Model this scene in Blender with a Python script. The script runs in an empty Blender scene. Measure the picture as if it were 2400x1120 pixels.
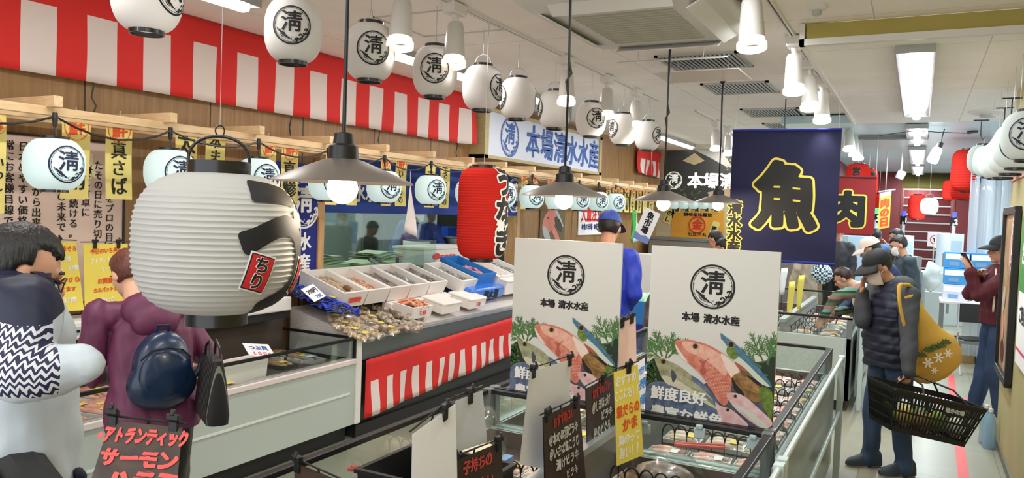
import bpy, bmesh, math, random
import numpy as np
from math import sin, cos, pi, radians, sqrt, atan2
from mathutils import Vector, Matrix, Euler, noise

sc = bpy.context.scene
C = sc.collection
random.seed(7)

# ------------------------------------------------------------------ camera
H = 1.78
FPX = 1820.0
YAW, PITCH, ROLL = radians(-27.6), radians(-2.24), radians(2.06)
FW = Vector((sin(YAW)*cos(PITCH), cos(YAW)*cos(PITCH), sin(PITCH)))
_r = Vector((cos(YAW), -sin(YAW), 0)); _u = _r.cross(FW)
RT = _r*cos(ROLL) + _u*sin(ROLL)
UP = -_r*sin(ROLL) + _u*cos(ROLL)
cam_d = bpy.data.cameras.new('camera'); cam = bpy.data.objects.new('camera', cam_d); C.objects.link(cam)
cam_d.sensor_width = 36.0; cam_d.lens = FPX/2400*36.0; cam_d.clip_start = 0.05
M = Matrix((RT, UP, -FW)).transposed().to_4x4(); M.translation = (0, 0, H)
cam.matrix_world = M
sc.camera = cam

def at(x, y, X=None, Y=None, Z=None, D=None):
    """the world point seen at photo pixel (x, y) on the plane X=, Y= or Z=, or at depth D"""
    d = RT*((x-1200)/FPX) - UP*((y-560)/FPX) + FW
    if X is not None: t = X/d.x
    elif Y is not None: t = Y/d.y
    elif Z is not None: t = (Z-H)/d.z
    else: t = D
    return Vector((0, 0, H)) + d*t

# ------------------------------------------------------------------ world, exposure
sc.view_settings.view_transform = 'Standard'; sc.view_settings.look = 'None'
sc.view_settings.exposure = 0.07; sc.view_settings.gamma = 1.0; sc.view_settings.use_curve_mapping = False
wd = bpy.data.worlds.new('daylight'); sc.world = wd; wd.use_nodes = True
wd.node_tree.nodes['Background'].inputs[0].default_value = (0.93, 0.97, 1.0, 1)
wd.node_tree.nodes['Background'].inputs[1].default_value = 1.9
sc.cycles.use_denoising = True
sc.cycles.max_bounces = 8; sc.cycles.diffuse_bounces = 4; sc.cycles.transparent_max_bounces = 12
sc.cycles.sample_clamp_indirect = 6.0

ZC, ZL = 3.0, 2.88          # main ceiling, lowered ceiling over the right aisle
XW = -4.46                  # left wall
XR = 0.65                   # right wall

def area_light(name, loc, sx, sy, power, col=(1, 1, 1), rot=(0, 0, 0)):
    l = bpy.data.lights.new(name, 'AREA'); l.shape = 'RECTANGLE'; l.size = sx; l.size_y = sy; l.energy = power; l.color = col
    o = bpy.data.objects.new(name, l); C.objects.link(o); o.location = loc; o.rotation_euler = rot
    return o
WARM, COOL, NEUT = (1.0, .90, .82), (.80, .95, 1.0), (1.0, .98, .96)
# light of the ceiling fluorescent rows (some have fixtures further down, the rest are added fill)
for k in range(6):
    area_light('fluorescent_and_fill_light', (-2.95, -0.6+2.6*k, ZC-.088), .068, 1.2, 21, NEUT)
for k in range(5):
    area_light('fluorescent_and_fill_light', (-.95, -1.2+2.2*k, ZC-.06), .068, 1.2, 16, (.95, .99, 1.0))  # row without any fixtures, added for bright even light
for k in range(5):
    area_light('fluorescent_and_fill_light', (-.07, 6.6+3.6*k, ZL-.088), .068, 2.4, (30, 62, 95, 105, 105)[k], COOL)
for k in range(3):
    area_light('fluorescent_and_fill_light', (-2.4, 11.0+3*k, ZC-.06), 1.2, .07, 34, COOL)  # crosswise row, also added without fixtures
area_light('kitchen_light', (-5.8, 6.5, 2.5), .3, 2.4, 38, (.9, 1, .97))

# ------------------------------------------------------------------ materials
def lin(c):
    return tuple(((v/255)/12.92 if v/255 <= .04045 else ((v/255+.055)/1.055)**2.4) for v in c)
MATS = {}
def mat(name, col, rough=.55, metal=0, noise_=0, nscale=8, bump=0, bscale=60, emit=None, estr=0, alpha=1, trans=0, spec=.5, sheen=0, col2=None, sss=0, coat=0, stretch=(1, 1, 1)):
    if name in MATS: return MATS[name]
    m = bpy.data.materials.new(name); m.use_nodes = True; MATS[name] = m
    nt = m.node_tree; b = nt.nodes['Principled BSDF']
    c = lin(col); b.inputs['Base Color'].default_value = (*c, 1)
    b.inputs['Roughness'].default_value = rough; b.inputs['Metallic'].default_value = metal
    b.inputs['Specular IOR Level'].default_value = spec
    if alpha < 1: b.inputs['Alpha'].default_value = alpha
    if trans: b.inputs['Transmission Weight'].default_value = trans
    if sheen: b.inputs['Sheen Weight'].default_value = sheen
    if coat: b.inputs['Coat Weight'].default_value = coat; b.inputs['Coat Roughness'].default_value = .1
    if emit: b.inputs['Emission Color'].default_value = (*lin(emit), 1); b.inputs['Emission Strength'].default_value = estr
    if sss: b.inputs['Subsurface Weight'].default_value = sss; b.inputs['Subsurface Radius'].default_value = (.02, .008, .005); b.inputs['Subsurface Scale'].default_value = .5
    if noise_ or bump or col2:
        tc = nt.nodes.new('ShaderNodeTexCoord'); mp = nt.nodes.new('ShaderNodeMapping'); mp.inputs['Scale'].default_value = stretch
        nt.links.new(tc.outputs['Object'], mp.inputs['Vector'])
        if noise_ or col2:
            n = nt.nodes.new('ShaderNodeTexNoise'); n.inputs['Scale'].default_value = nscale; n.inputs['Detail'].default_value = 4
            nt.links.new(mp.outputs[0], n.inputs['Vector'])
            r = nt.nodes.new('ShaderNodeValToRGB'); r.color_ramp.elements[0].position = .3; r.color_ramp.elements[1].position = .7
            if col2: c0, c1 = c, lin(col2)
            else: c0 = tuple(v*(1-noise_) for v in c); c1 = tuple(min(1, v*(1+noise_)) for v in c)
            r.color_ramp.elements[0].color = (*c0, 1); r.color_ramp.elements[1].color = (*c1, 1)
            nt.links.new(n.outputs['Fac'], r.inputs[0]); nt.links.new(r.outputs[0], b.inputs['Base Color'])
        if bump:
            n2 = nt.nodes.new('ShaderNodeTexNoise'); n2.inputs['Scale'].default_value = bscale; n2.inputs['Detail'].default_value = 3
            nt.links.new(mp.outputs[0], n2.inputs['Vector'])
            bp = nt.nodes.new('ShaderNodeBump'); bp.inputs['Strength'].default_value = bump; bp.inputs['Distance'].default_value = .01
            nt.links.new(n2.outputs['Fac'], bp.inputs['Height']); nt.links.new(bp.outputs[0], b.inputs['Normal'])
    return m
def nodes_of(m): return m.node_tree, m.node_tree.nodes['Principled BSDF']

def grid_mat(name, col, line, sx, sy, width, rough, axis=('X', 'Y'), noise_=.06, nscale=3, off=(0, 0), speck=0):
    """a flat colour with thin joint lines every sx, sy metres"""
    m = mat(name, col, rough, noise_=noise_, nscale=nscale); nt, b = nodes_of(m)
    src = b.inputs['Base Color'].links[0].from_socket
    tc = nt.nodes.new('ShaderNodeTexCoord'); sp = nt.nodes.new('ShaderNodeSeparateXYZ'); nt.links.new(tc.outputs['Object'], sp.inputs[0])
    def line_fac(ax, s, o):
        a = nt.nodes.new('ShaderNodeMath'); a.operation = 'ADD'; a.inputs[1].default_value = 1000*s+o; nt.links.new(sp.outputs[ax], a.inputs[0])
        md = nt.nodes.new('ShaderNodeMath'); md.operation = 'MODULO'; md.inputs[1].default_value = s; nt.links.new(a.outputs[0], md.inputs[0])
        lt = nt.nodes.new('ShaderNodeMath'); lt.operation = 'LESS_THAN'; lt.inputs[1].default_value = width; nt.links.new(md.outputs[0], lt.inputs[0])
        return lt.outputs[0]
    f = line_fac(axis[0], sx, off[0])
    if sy:
        g = line_fac(axis[1], sy, off[1]); mx = nt.nodes.new('ShaderNodeMath'); mx.operation = 'MAXIMUM'
        nt.links.new(f, mx.inputs[0]); nt.links.new(g, mx.inputs[1]); f = mx.outputs[0]
    if speck:
        v = nt.nodes.new('ShaderNodeTexNoise'); v.inputs['Scale'].default_value = speck; v.inputs['Detail'].default_value = 6; nt.links.new(tc.outputs['Object'], v.inputs['Vector'])
        gt = nt.nodes.new('ShaderNodeMath'); gt.operation = 'GREATER_THAN'; gt.inputs[1].default_value = .66; nt.links.new(v.outputs['Fac'], gt.inputs[0])
        ml = nt.nodes.new('ShaderNodeMath'); ml.operation = 'MULTIPLY'; ml.inputs[1].default_value = .35; nt.links.new(gt.outputs[0], ml.inputs[0])
        mx = nt.nodes.new('ShaderNodeMath'); mx.operation = 'MAXIMUM'; nt.links.new(f, mx.inputs[0]); nt.links.new(ml.outputs[0], mx.inputs[1]); f = mx.outputs[0]
    mix = nt.nodes.new('ShaderNodeMixRGB'); nt.links.new(f, mix.inputs[0]); nt.links.new(src, mix.inputs[1]); mix.inputs[2].default_value = (*lin(line), 1)
    nt.links.new(mix.outputs[0], b.inputs['Base Color'])
    return m

def stripe_mat(name, cols, axis, period, rough=.7, off=0, space='Object'):
    """hard colour bands along one object axis"""
    m = mat(name, cols[0][1], rough); nt, b = nodes_of(m)
    tc = nt.nodes.new('ShaderNodeTexCoord'); sp = nt.nodes.new('ShaderNodeSeparateXYZ'); nt.links.new(tc.outputs[space], sp.inputs[0])
    a = nt.nodes.new('ShaderNodeMath'); a.operation = 'ADD'; a.inputs[1].default_value = off+period*100; nt.links.new(sp.outputs[axis], a.inputs[0])
    md = nt.nodes.new('ShaderNodeMath'); md.operation = 'MODULO'; md.inputs[1].default_value = period; nt.links.new(a.outputs[0], md.inputs[0])
    dv = nt.nodes.new('ShaderNodeMath'); dv.operation = 'DIVIDE'; dv.inputs[1].default_value = period; nt.links.new(md.outputs[0], dv.inputs[0])
    r = nt.nodes.new('ShaderNodeValToRGB'); r.color_ramp.interpolation = 'CONSTANT'
    while len(r.color_ramp.elements) < len(cols): r.color_ramp.elements.new(.5)
    for e, (p, c) in zip(r.color_ramp.elements, cols): e.position = p; e.color = (*lin(c), 1)
    nt.links.new(dv.outputs[0], r.inputs[0]); nt.links.new(r.outputs[0], b.inputs['Base Color'])
    return m

def glass_mat(name, tint=(248, 252, 251), alpha=.06, fres=.35, rough=.03):
    m = bpy.data.materials.new(name); m.use_nodes = True; nt = m.node_tree; nt.nodes.clear(); MATS[name] = m
    o = nt.nodes.new('ShaderNodeOutputMaterial'); t = nt.nodes.new('ShaderNodeBsdfTransparent'); g = nt.nodes.new('ShaderNodeBsdfGlossy')
    t.inputs[0].default_value = (*lin(tint), 1); g.inputs['Roughness'].default_value = rough; g.inputs[0].default_value = (.9, .95, .95, 1)
    f = nt.nodes.new('ShaderNodeLayerWeight'); f.inputs[0].default_value = .25
    a = nt.nodes.new('ShaderNodeMath'); a.operation = 'MULTIPLY_ADD'; a.inputs[1].default_value = fres; a.inputs[2].default_value = alpha*.4
    nt.links.new(f.outputs['Fresnel'], a.inputs[0])
    mx = nt.nodes.new('ShaderNodeMixShader'); nt.links.new(a.outputs[0], mx.inputs[0]); nt.links.new(t.outputs[0], mx.inputs[1]); nt.links.new(g.outputs[0], mx.inputs[2])
    nt.links.new(mx.outputs[0], o.inputs[0])
    return m

# ------------------------------------------------------------------ mesh builder
def rotm(rx=0, ry=0, rz=0): return Euler((rx, ry, rz)).to_matrix()
class MB:
    def __init__(s): s.v = []; s.f = []; s.m = []; s.mi = 0
    def add(s, vs, fs, mi=None):
        o = len(s.v); s.v.extend([tuple(p) for p in vs])
        mi = s.mi if mi is None else mi
        for f in fs: s.f.append(tuple(i+o for i in f)); s.m.append(mi)
        return s
    def box(s, c, size, rot=None, mi=None):
        hx, hy, hz = size[0]/2, size[1]/2, size[2]/2; c = Vector(c)
        vs = [Vector((x*hx, y*hy, z*hz)) for z in (-1, 1) for y in (-1, 1) for x in (-1, 1)]
        if rot: vs = [rot @ v for v in vs]
        return s.add([c+v for v in vs], [(0, 2, 3, 1), (4, 5, 7, 6), (0, 1, 5, 4), (1, 3, 7, 5), (3, 2, 6, 7), (2, 0, 4, 6)], mi)
    def b2(s, x0, x1, y0, y1, z0, z1, mi=None):
        return s.box(((x0+x1)/2, (y0+y1)/2, (z0+z1)/2), (abs(x1-x0), abs(y1-y0), abs(z1-z0)), None, mi)
    def loft(s, rings, cap=True, mi=None, closed=True):
        n = len(rings[0]); vs = [p for r in rings for p in r]; fs = []
        for k in range(len(rings)-1):
            for i in range(n if closed else n-1):
                j = (i+1) % n; fs.append((k*n+i, k*n+j, (k+1)*n+j, (k+1)*n+i))
        if cap: fs.append(tuple(range(n-1, -1, -1))); fs.append(tuple(range((len(rings)-1)*n, len(rings)*n)))
        return s.add(vs, fs, mi)
    def tube(s, pts, r, n=8, mi=None, cap=True, closed=False):
        pts = [Vector(p) for p in pts]; rings = []; N = len(pts); up = None
        for i, p in enumerate(pts):
            if closed: t = pts[(i+1) % N]-pts[i-1]
            else: t = pts[min(i+1, N-1)]-pts[max(i-1, 0)]
            if t.length < 1e-9: t = Vector((0, 0, 1))
            t.normalize()
            if up is None: up = t.orthogonal().normalized()
            else:
                up = up - t*up.dot(t)
                up = up.normalized() if up.length > 1e-6 else t.orthogonal().normalized()
            w = t.cross(up); rr = r[i] if isinstance(r, (list, tuple)) else r
            rings.append([p+(up*cos(2*pi*k/n)+w*sin(2*pi*k/n))*rr for k in range(n)])
        if closed: rings.append(rings[0]); cap = False
        return s.loft(rings, cap, mi)
    def cyl(s, p0, p1, r0, r1=None, n=16, mi=None, cap=True):
        return s.tube([p0, p1], [r0, r0 if r1 is None else r1], n, mi, cap)
    def lathe(s, prof, n=32, c=(0, 0, 0), mi=None, cap=False, rot=None):
        c = Vector(c); rings = []
        for r, z in prof:
            ring = [Vector((r*cos(2*pi*k/n), r*sin(2*pi*k/n), z)) for k in range(n)]
            if rot: ring = [rot @ p for p in ring]
            rings.append([c+p for p in ring])
        return s.loft(rings, cap, mi)
    def ell(s, c, r, rot=None, n=16, m=10, mi=None):
        c = Vector(c); rings = []
        for k in range(m+1):
            a = -pi/2+pi*k/m; q = max(cos(a), 1e-3)
            ring = [Vector((r[0]*q*cos(2*pi*i/n), r[1]*q*sin(2*pi*i/n), r[2]*sin(a))) for i in range(n)]
            if rot: ring = [rot @ p for p in ring]
            rings.append([c+p for p in ring])
        return s.loft(rings, True, mi)
    def grid(s, fn, nu, nv, mi=None):
        vs = [fn(u/nu, v/nv) for v in range(nv+1) for u in range(nu+1)]
        fs = [(v*(nu+1)+u, v*(nu+1)+u+1, (v+1)*(nu+1)+u+1, (v+1)*(nu+1)+u) for v in range(nv) for u in range(nu)]
        return s.add(vs, fs, mi)
    def poly(s, pts, mi=None): return s.add(pts, [tuple(range(len(pts)))], mi)
    def prism(s, pts2, fr, t, mi=None):
        """polygon in frame fr(a,b,c) extruded from c=0 to c=t"""
        n = len(pts2); vs = [fr(a, b, 0) for a, b in pts2]+[fr(a, b, t) for a, b in pts2]
        fs = [tuple(range(n-1, -1, -1)), tuple(range(n, 2*n))]+[(i, (i+1) % n, n+(i+1) % n, n+i) for i in range(n)]
        return s.add(vs, fs, mi)
    def build(s, name, mats, parent=None, smooth=True, bevel=0, angle=40, loc=None, solid=0):
        me = bpy.data.meshes.new(name)
        me.from_pydata(s.v, [], s.f); 
        if not isinstance(mats, (list, tuple)): mats = [mats]
        for m in mats: me.materials.append(m)
        if len(mats) > 1: me.polygons.foreach_set('material_index', s.m)
        if smooth:
            me.polygons.foreach_set('use_smooth', [True]*len(me.polygons)); me.set_sharp_from_angle(angle=radians(angle))
        me.update()
        o = bpy.data.objects.new(name, me); C.objects.link(o)
        if parent is not None: o.parent = parent
        if loc is not None: o.location = loc
        if bevel:
            md = o.modifiers.new('bevel', 'BEVEL'); md.width = bevel; md.segments = 2; md.limit_method = 'ANGLE'; md.harden_normals = False
        if solid:
            md = o.modifiers.new('thickness', 'SOLIDIFY'); md.thickness = solid; md.offset = 0
        return o

def tag(o, label=None, cat=None, group=None, kind=None):
    if label: o['label'] = label
    if cat: o['category'] = cat
    if group: o['group'] = group
    if kind: o['kind'] = kind
    return o
def thing(name, label, cat, loc=(0, 0, 0), rotz=0, group=None, rot=None):
    o = bpy.data.objects.new(name, None); C.objects.link(o); o.empty_display_size = .1
    o.location = loc; o.rotation_euler = rot if rot else (0, 0, rotz)
    return tag(o, label, cat, group)
def dup(root, loc, rotz=None, label=None, group=None, rot=None):
    r = root.copy(); C.objects.link(r); r.location = loc
    if rotz is not None: r.rotation_euler = (0, 0, rotz)
    if rot is not None: r.rotation_euler = rot
    if label: r['label'] = label
    if group: r['group'] = group
    for ch in list(root.children):
        c = ch.copy(); C.objects.link(c); c.parent = r
        for g in list(ch.children):
            d = g.copy(); C.objects.link(d); d.parent = c
    return r
def struct(name, mb, mats, parent=None, **k):
    o = mb.build(name, mats, parent, **k)
    if parent is None: o['kind'] = 'structure'
    return o
def frame(o, ux, uy):
    o = Vector(o); ux = Vector(ux); uy = Vector(uy); n = ux.cross(uy).normalized()
    return lambda a, b, c=0: o+ux*a+uy*b+n*c

# ------------------------------------------------------------------ writing: glyph outlines to even meshes
TMP = bpy.data.scenes.new('tmp_glyphs')
_edges = {}
def glyph_edges(ch):
    if ch in _edges: return _edges[ch]
    cu = bpy.data.curves.new('g', 'FONT'); cu.body = ch; cu.size = 1; cu.resolution_u = 3
    o = bpy.data.objects.new('g', cu); TMP.collection.objects.link(o)
    vl = TMP.view_layers[0]; vl.update()
    me = bpy.data.meshes.new_from_object(o.evaluated_get(vl.depsgraph))
    cnt = {}
    for p in me.polygons:
        for k in p.edge_keys: cnt[k] = cnt.get(k, 0)+1
    co = [(v.co.x, v.co.y) for v in me.vertices]
    E = np.array([(*co[a], *co[b]) for (a, b), c in cnt.items() if c == 1]) if cnt else np.zeros((0, 4))
    w = max([c[0] for c in co], default=.3)
    bpy.data.objects.remove(o); bpy.data.curves.remove(cu); bpy.data.meshes.remove(me)
    _edges[ch] = (E, w); return _edges[ch]

def msquares(F, xs, ys, merge=True):
    """polygons where F < 0 on the grid xs, ys"""
    ny, nx = F.shape; ins = F < 0; vid = {}; V = []; faces = []
    def corner(i, j):
        k = (i, j)
        if k not in vid: vid[k] = len(V); V.append((xs[i], ys[j]))
        return vid[k]
    def edge(i, j, k, l):
        key = (i, j, k, l) if (i, j) < (k, l) else (k, l, i, j)
        if key not in vid:
            a, b = F[j, i], F[l, k]; t = a/(a-b); t = min(max(t, .02), .98)
            vid[key] = len(V); V.append((xs[i]+(xs[k]-xs[i])*t, ys[j]+(ys[l]-ys[j])*t))
        return vid[key]
    s = ins[:-1, :-1].astype(int)+ins[:-1, 1:]+ins[1:, 1:]+ins[1:, :-1]
    full = s == 4
    for j in range(ny-1):
        row = full[j]
        if not row.any(): continue
        i = 0
        while i < nx-1:
            if row[i]:
                k = i
                while merge and k+1 < nx-1 and row[k+1]: k += 1
                faces.append((corner(i, j), corner(k+1, j), corner(k+1, j+1), corner(i, j+1))); i = k+1
            else: i += 1
    for j, i in zip(*np.nonzero((s > 0) & (s < 4))):
        cs = [(i, j), (i+1, j), (i+1, j+1), (i, j+1)]; isn = [bool(ins[b, a]) for a, b in cs]
        if s[j, i] == 2 and isn[0] == isn[2]:
            for q in range(4):
                if isn[q]: faces.append((corner(*cs[q]), edge(*cs[q], *cs[(q+1) % 4]), edge(*cs[q-1], *cs[q])))
            continue
        pl = []
        for q in range(4):
            a, b = cs[q], cs[(q+1) % 4]
            if isn[q]: pl.append(corner(*a))
            if isn[q] != isn[(q+1) % 4]: pl.append(edge(*a, *b))
        faces.append(tuple(pl))
    return np.array(V).reshape(-1, 2), faces

def edge_field(E, PX, PY, wx, wy):
    """<0 inside the outline grown by an ellipse wx, wy"""
    P = np.stack([PX.ravel()/wx, PY.ravel()/wy], 1)
    A = E[:, :2]/[wx, wy]; B = E[:, 2:]/[wx, wy]; d = B-A; L = (d**2).sum(1)+1e-12
    best = np.full(len(P), 1e9); cross = np.zeros(len(P), int)
    for s0 in range(0, len(E), 64):
        a, dd, l, b = A[s0:s0+64], d[s0:s0+64], L[s0:s0+64], B[s0:s0+64]
        t = np.clip(((P[:, None]-a)*dd).sum(2)/l, 0, 1)
        q = ((P[:, None]-a-t[..., None]*dd)**2).sum(2); best = np.minimum(best, q.min(1))
        y = P[:, 1:2]; c = (a[:, 1] <= y) != (b[:, 1] <= y)
        xi = a[:, 0]+(y-a[:, 1])*dd[:, 0]/np.where(abs(dd[:, 1]) < 1e-12, 1e-12, dd[:, 1])
        cross += (c & (xi > P[:, 0:1])).sum(1)
    sd = np.sqrt(best); sd[cross % 2 == 1] *= -1
    return (sd-1).reshape(PX.shape)

_gl = {}
def glyph(ch, wx=.02, wy=.02, N=32, merge=True):
    k = (ch, wx, wy, N, merge)
    if k in _gl: return _gl[k]
    E, w = glyph_edges(ch)
    if len(E) == 0: _gl[k] = (np.zeros((0, 2)), [], .35); return _gl[k]
    m = max(wx, wy)+.02
    x0, x1 = E[:, [0, 2]].min()-m, E[:, [0, 2]].max()+m; y0, y1 = E[:, [1, 3]].min()-m, E[:, [1, 3]].max()+m
    st = 1.0/N; xs = np.arange(x0, x1+st, st); ys = np.arange(y0, y1+st, st)
    X, Y = np.meshgrid(xs, ys)
    F = edge_field(E, X, Y, wx, wy)
    V, f = msquares(F, xs, ys, merge)
    V = V-np.array([0, .37])
    _gl[k] = (V, f, w); return _gl[k]

def layout(txt, size, vertical=False, wx=.02, wy=.02, N=32, merge=True, sx=1.0, gap=0, shear=0, wob=0, rnd=0, center=True):
    """vertices (a,b) and faces of a line of writing, centred on the origin"""
    Vs, Fs = [], []; o = 0; pen = 0
    rs = random.Random(hash_s(txt))
    for ch in txt:
        V, f, w = glyph(ch, wx, wy, N, merge)
        adv = 1.0 if ord(ch) > 0x2e00 else (w+.1 if w > .05 else .35)
        if len(V):
            U = V.copy(); U[:, 0] -= (.5 if ord(ch) > 0x2e00 else w/2)
            if wob:
                U[:, 0] += wob*np.sin(U[:, 1]*7+rs.uniform(0, 6)); U[:, 1] += wob*np.sin(U[:, 0]*6+rs.uniform(0, 6))
            if rnd:
                a = rs.uniform(-rnd, rnd); q = 1+rs.uniform(-rnd, rnd)
                U = U @ np.array([[cos(a), sin(a)], [-sin(a), cos(a)]])*q
            U[:, 0] += shear*U[:, 1]
            U[:, 0] *= sx
            if vertical: U[:, 1] -= pen+.5
            else: U[:, 0] += pen+adv*sx/2
            Vs.append(U*size); Fs += [tuple(i+o for i in q) for q in f]; o += len(U)
        pen += (1.0+gap) if vertical else (adv*sx+gap)
    if not Vs: return np.zeros((0, 2)), []
    V = np.concatenate(Vs)
    if center:
        if vertical: V[:, 1] += pen*size/2
        else: V[:, 0] -= pen*size/2
    return V, Fs
def hash_s(t): return sum((i+1)*ord(c) for i, c in enumerate(t)) % 99991
def write(mb, fr, txt, size, a=0, b=0, rot=0, c=.0012, mi=None, **k):
    """put a line of writing on the surface fr(a, b, c)"""
    V, F = layout(txt, size, **k)
    if not len(V): return
    ca, sa = cos(rot), sin(rot)
    mb.add([fr(a+x*ca-y*sa, b+x*sa+y*ca, c) for x, y in V], F, mi)

# the round crest: ring, character, fish and wave curls
def capsules(X, Y, pts, r):
    F = np.full(X.shape, 9.)
    for k in range(len(pts)-1):
        (ax, ay), (bx, by) = pts[k], pts[k+1]
        r0 = r[k] if isinstance(r, (list, tuple)) else r; r1 = r[k+1] if isinstance(r, (list, tuple)) else r
        dx, dy = bx-ax, by-ay; t = np.clip(((X-ax)*dx+(Y-ay)*dy)/(dx*dx+dy*dy+1e-12), 0, 1)
        F = np.minimum(F, np.hypot(X-ax-t*dx, Y-ay-t*dy)-(r0+(r1-r0)*t))
    return F
def spiral(cx, cy, r0, r1, a0, a1, n=14):
    return [(cx+(r0+(r1-r0)*k/n)*cos(a0+(a1-a0)*k/n), cy+(r0+(r1-r0)*k/n)*sin(a0+(a1-a0)*k/n)) for k in range(n+1)]
_crest = {}
def crest(N=110, bold=.012, ch='淸'):
    if (N, bold) in _crest: return _crest[(N, bold)]
    xs = np.linspace(-.53, .53, N); X, Y = np.meshgrid(xs, xs); R = np.hypot(X, Y)
    F = np.abs(R-.48)-.021
    F = np.minimum(F, np.abs(R-.435)-.006)
    for a in (.9, 2.2, 3.05, 0.1):
        F = np.minimum(F, np.hypot(X-.425*cos(a), Y-.425*sin(a))-.016)
    E, w = glyph_edges(ch); s = .56
    E2 = (E-np.array([.5, .37, .5, .37]))*s+np.array([.0, .09, .0, .09])
    F = np.minimum(F, edge_field(E2, X, Y, bold, bold*.8)*bold)
    # fish, lower left
    F = np.minimum(F, capsules(X, Y, [(-.37, -.10), (-.30, -.17), (-.21, -.27), (-.10, -.33), (-.02, -.36)], [.012, .035, .055, .03, .006]))
    F = np.minimum(F, capsules(X, Y, [(-.02, -.36), (.05, -.30)], [.008, .003])); F = np.minimum(F, capsules(X, Y, [(-.02, -.36), (.05, -.42)], [.008, .003]))
    F = np.minimum(F, capsules(X, Y, [(-.22, -.2), (-.15, -.22)], [.02, .004]))
    F = np.maximum(F, -(capsules(X, Y, [(-.34, -.165), (-.21, -.30), (-.1, -.345)], .008)))
    F = np.maximum(F, -(np.hypot(X+.34, Y+.125)-.012))
    # waves, lower right
    for c in (spiral(.36, -.12, .10, .03, -2.2, 2.6), spiral(.22, -.27, .085, .025, -2.4, 2.8), spiral(.12, -.37, .05, .02, -1.4, 2.8)):
        F = np.minimum(F, capsules(X, Y, c, .018))
    F = np.minimum(F, np.maximum(np.abs(R-.40)-.012, np.maximum(-(X-.05), Y+.05)))
    V, f = msquares(F, xs, xs, False); _crest[(N, bold)] = (V, f); return V, f
def put_crest(mb, fr, size, a=0, b=0, c=.0012, mi=None, N=110, bold=.012):
    V, f = crest(N, bold); mb.add([fr(a+x*size, b+y*size, c) for x, y in V], f, mi)
# ================================================================== SETTING
M_ceil = grid_mat('ceiling_board', (249, 244, 238), (204, 196, 188), 1.82, 1.82, .006, .8, noise_=.03, speck=42, off=(.3, .4))
M_ceil2 = grid_mat('ceiling_board_low', (248, 245, 240), (204, 198, 192), 1.3, 1.82, .006, .7, noise_=.03, speck=42, off=(.98, .0))
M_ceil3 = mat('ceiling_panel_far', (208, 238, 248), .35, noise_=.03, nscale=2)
M_floor = grid_mat('floor_tile', (154, 151, 132), (122, 118, 104), .9, .9, .006, .36, noise_=.10, nscale=2.2, off=(.3, .1))
M_wood = grid_mat('wall_wood', (176, 138, 98), (40, 28, 20), .93, 0, .012, .5, axis=('Y', 'Z'), noise_=.01, off=(-.15+.93*.0, 0))
# wood grain running up the wall
def grain(m, c0, c1, sc_):
    nt, b = nodes_of(m); tc = nt.nodes.new('ShaderNodeTexCoord'); mp = nt.nodes.new('ShaderNodeMapping'); mp.inputs['Scale'].default_value = sc_
    n = nt.nodes.new('ShaderNodeTexNoise'); n.inputs['Scale'].default_value = 3; n.inputs['Detail'].default_value = 5; n.inputs['Distortion'].default_value = .6
    r = nt.nodes.new('ShaderNodeValToRGB'); r.color_ramp.elements[0].color = (*lin(c0), 1); r.color_ramp.elements[1].color = (*lin(c1), 1)
    r.color_ramp.elements[0].position = .32; r.color_ramp.elements[1].position = .7
    nt.links.new(tc.outputs['Object'], mp.inputs[0]); nt.links.new(mp.outputs[0], n.inputs['Vector']); nt.links.new(n.outputs['Fac'], r.inputs[0])
    return nt, b, r.outputs[0]
nt, b, col = grain(M_wood, (138, 102, 60), (164, 128, 84), (12, 12, .7))
for l in list(nt.links):
    if l.to_node.type == 'MIX_RGB' and l.to_socket == l.to_node.inputs[1]: nt.links.remove(l); nt.links.new(col, [n for n in nt.nodes if n.type == 'MIX_RGB'][0].inputs[1]); break
def wood(name, c0, c1, sc_=(3, 18, 18), rough=.55):
    m = mat(name, c0, rough); nt, b, col = grain(m, c0, c1, sc_); nt.links.new(col, b.inputs['Base Color']); return m
M_pine = wood('pine_wood', (214, 178, 132), (232, 202, 160))
M_pineY = wood('pine_wood_long', (214, 178, 132), (232, 202, 160), (18, 2, 18))
M_trimwood = wood('trim_wood', (186, 142, 92), (206, 164, 114), (18, 18, 2))
M_white = mat('white_paint', (228, 226, 222), .45); M_offw = mat('off_white', (216, 212, 204), .5)
M_black = mat('black_plastic', (22, 22, 24), .4); M_blackmat = mat('black_matt', (18, 18, 20), .7)
M_metal = mat('steel', (150, 152, 152), .32, .9); M_alu = mat('aluminium', (196, 200, 200), .35, .7)
M_olive = mat('olive_fascia', (178, 164, 86), .6, noise_=.04)
M_beige = mat('beige_wall', (176, 164, 114), .6, noise_=.05, nscale=4)
M_backw = mat('cream_wall', (206, 186, 150), .7, noise_=.03)
M_red = mat('red_cloth', (214, 38, 34), .75, bump=.12, bscale=14); M_wcloth = mat('white_cloth', (226, 214, 210), .8, bump=.1, bscale=14)
M_emit = mat('lamp_glow', (255, 255, 255), .5, emit=(250, 252, 255), estr=6)
M_emitw = mat('lamp_glow_warm', (255, 255, 255), .5, emit=(255, 238, 214), estr=7)
M_darkred = mat('dark_red_paint', (98, 16, 18), .5); M_ink = mat('black_ink', (24, 22, 22), .7); M_inkblue = mat('blue_ink', (52, 96, 176), .6)
M_navy = mat('navy_cloth', (24, 34, 128), .8, bump=.1, bscale=10); M_navy2 = mat('navy_noren', (30, 60, 142), .8)
M_glass = glass_mat('clear_glass'); M_film = glass_mat('clear_film', (250, 252, 252), .14, .22, .16); M_hatch = glass_mat('hatch_glass', (236, 246, 240), .05, .14)
M_vinyl = mat('clear_vinyl', (214, 226, 236), .15, alpha=.45)
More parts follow.
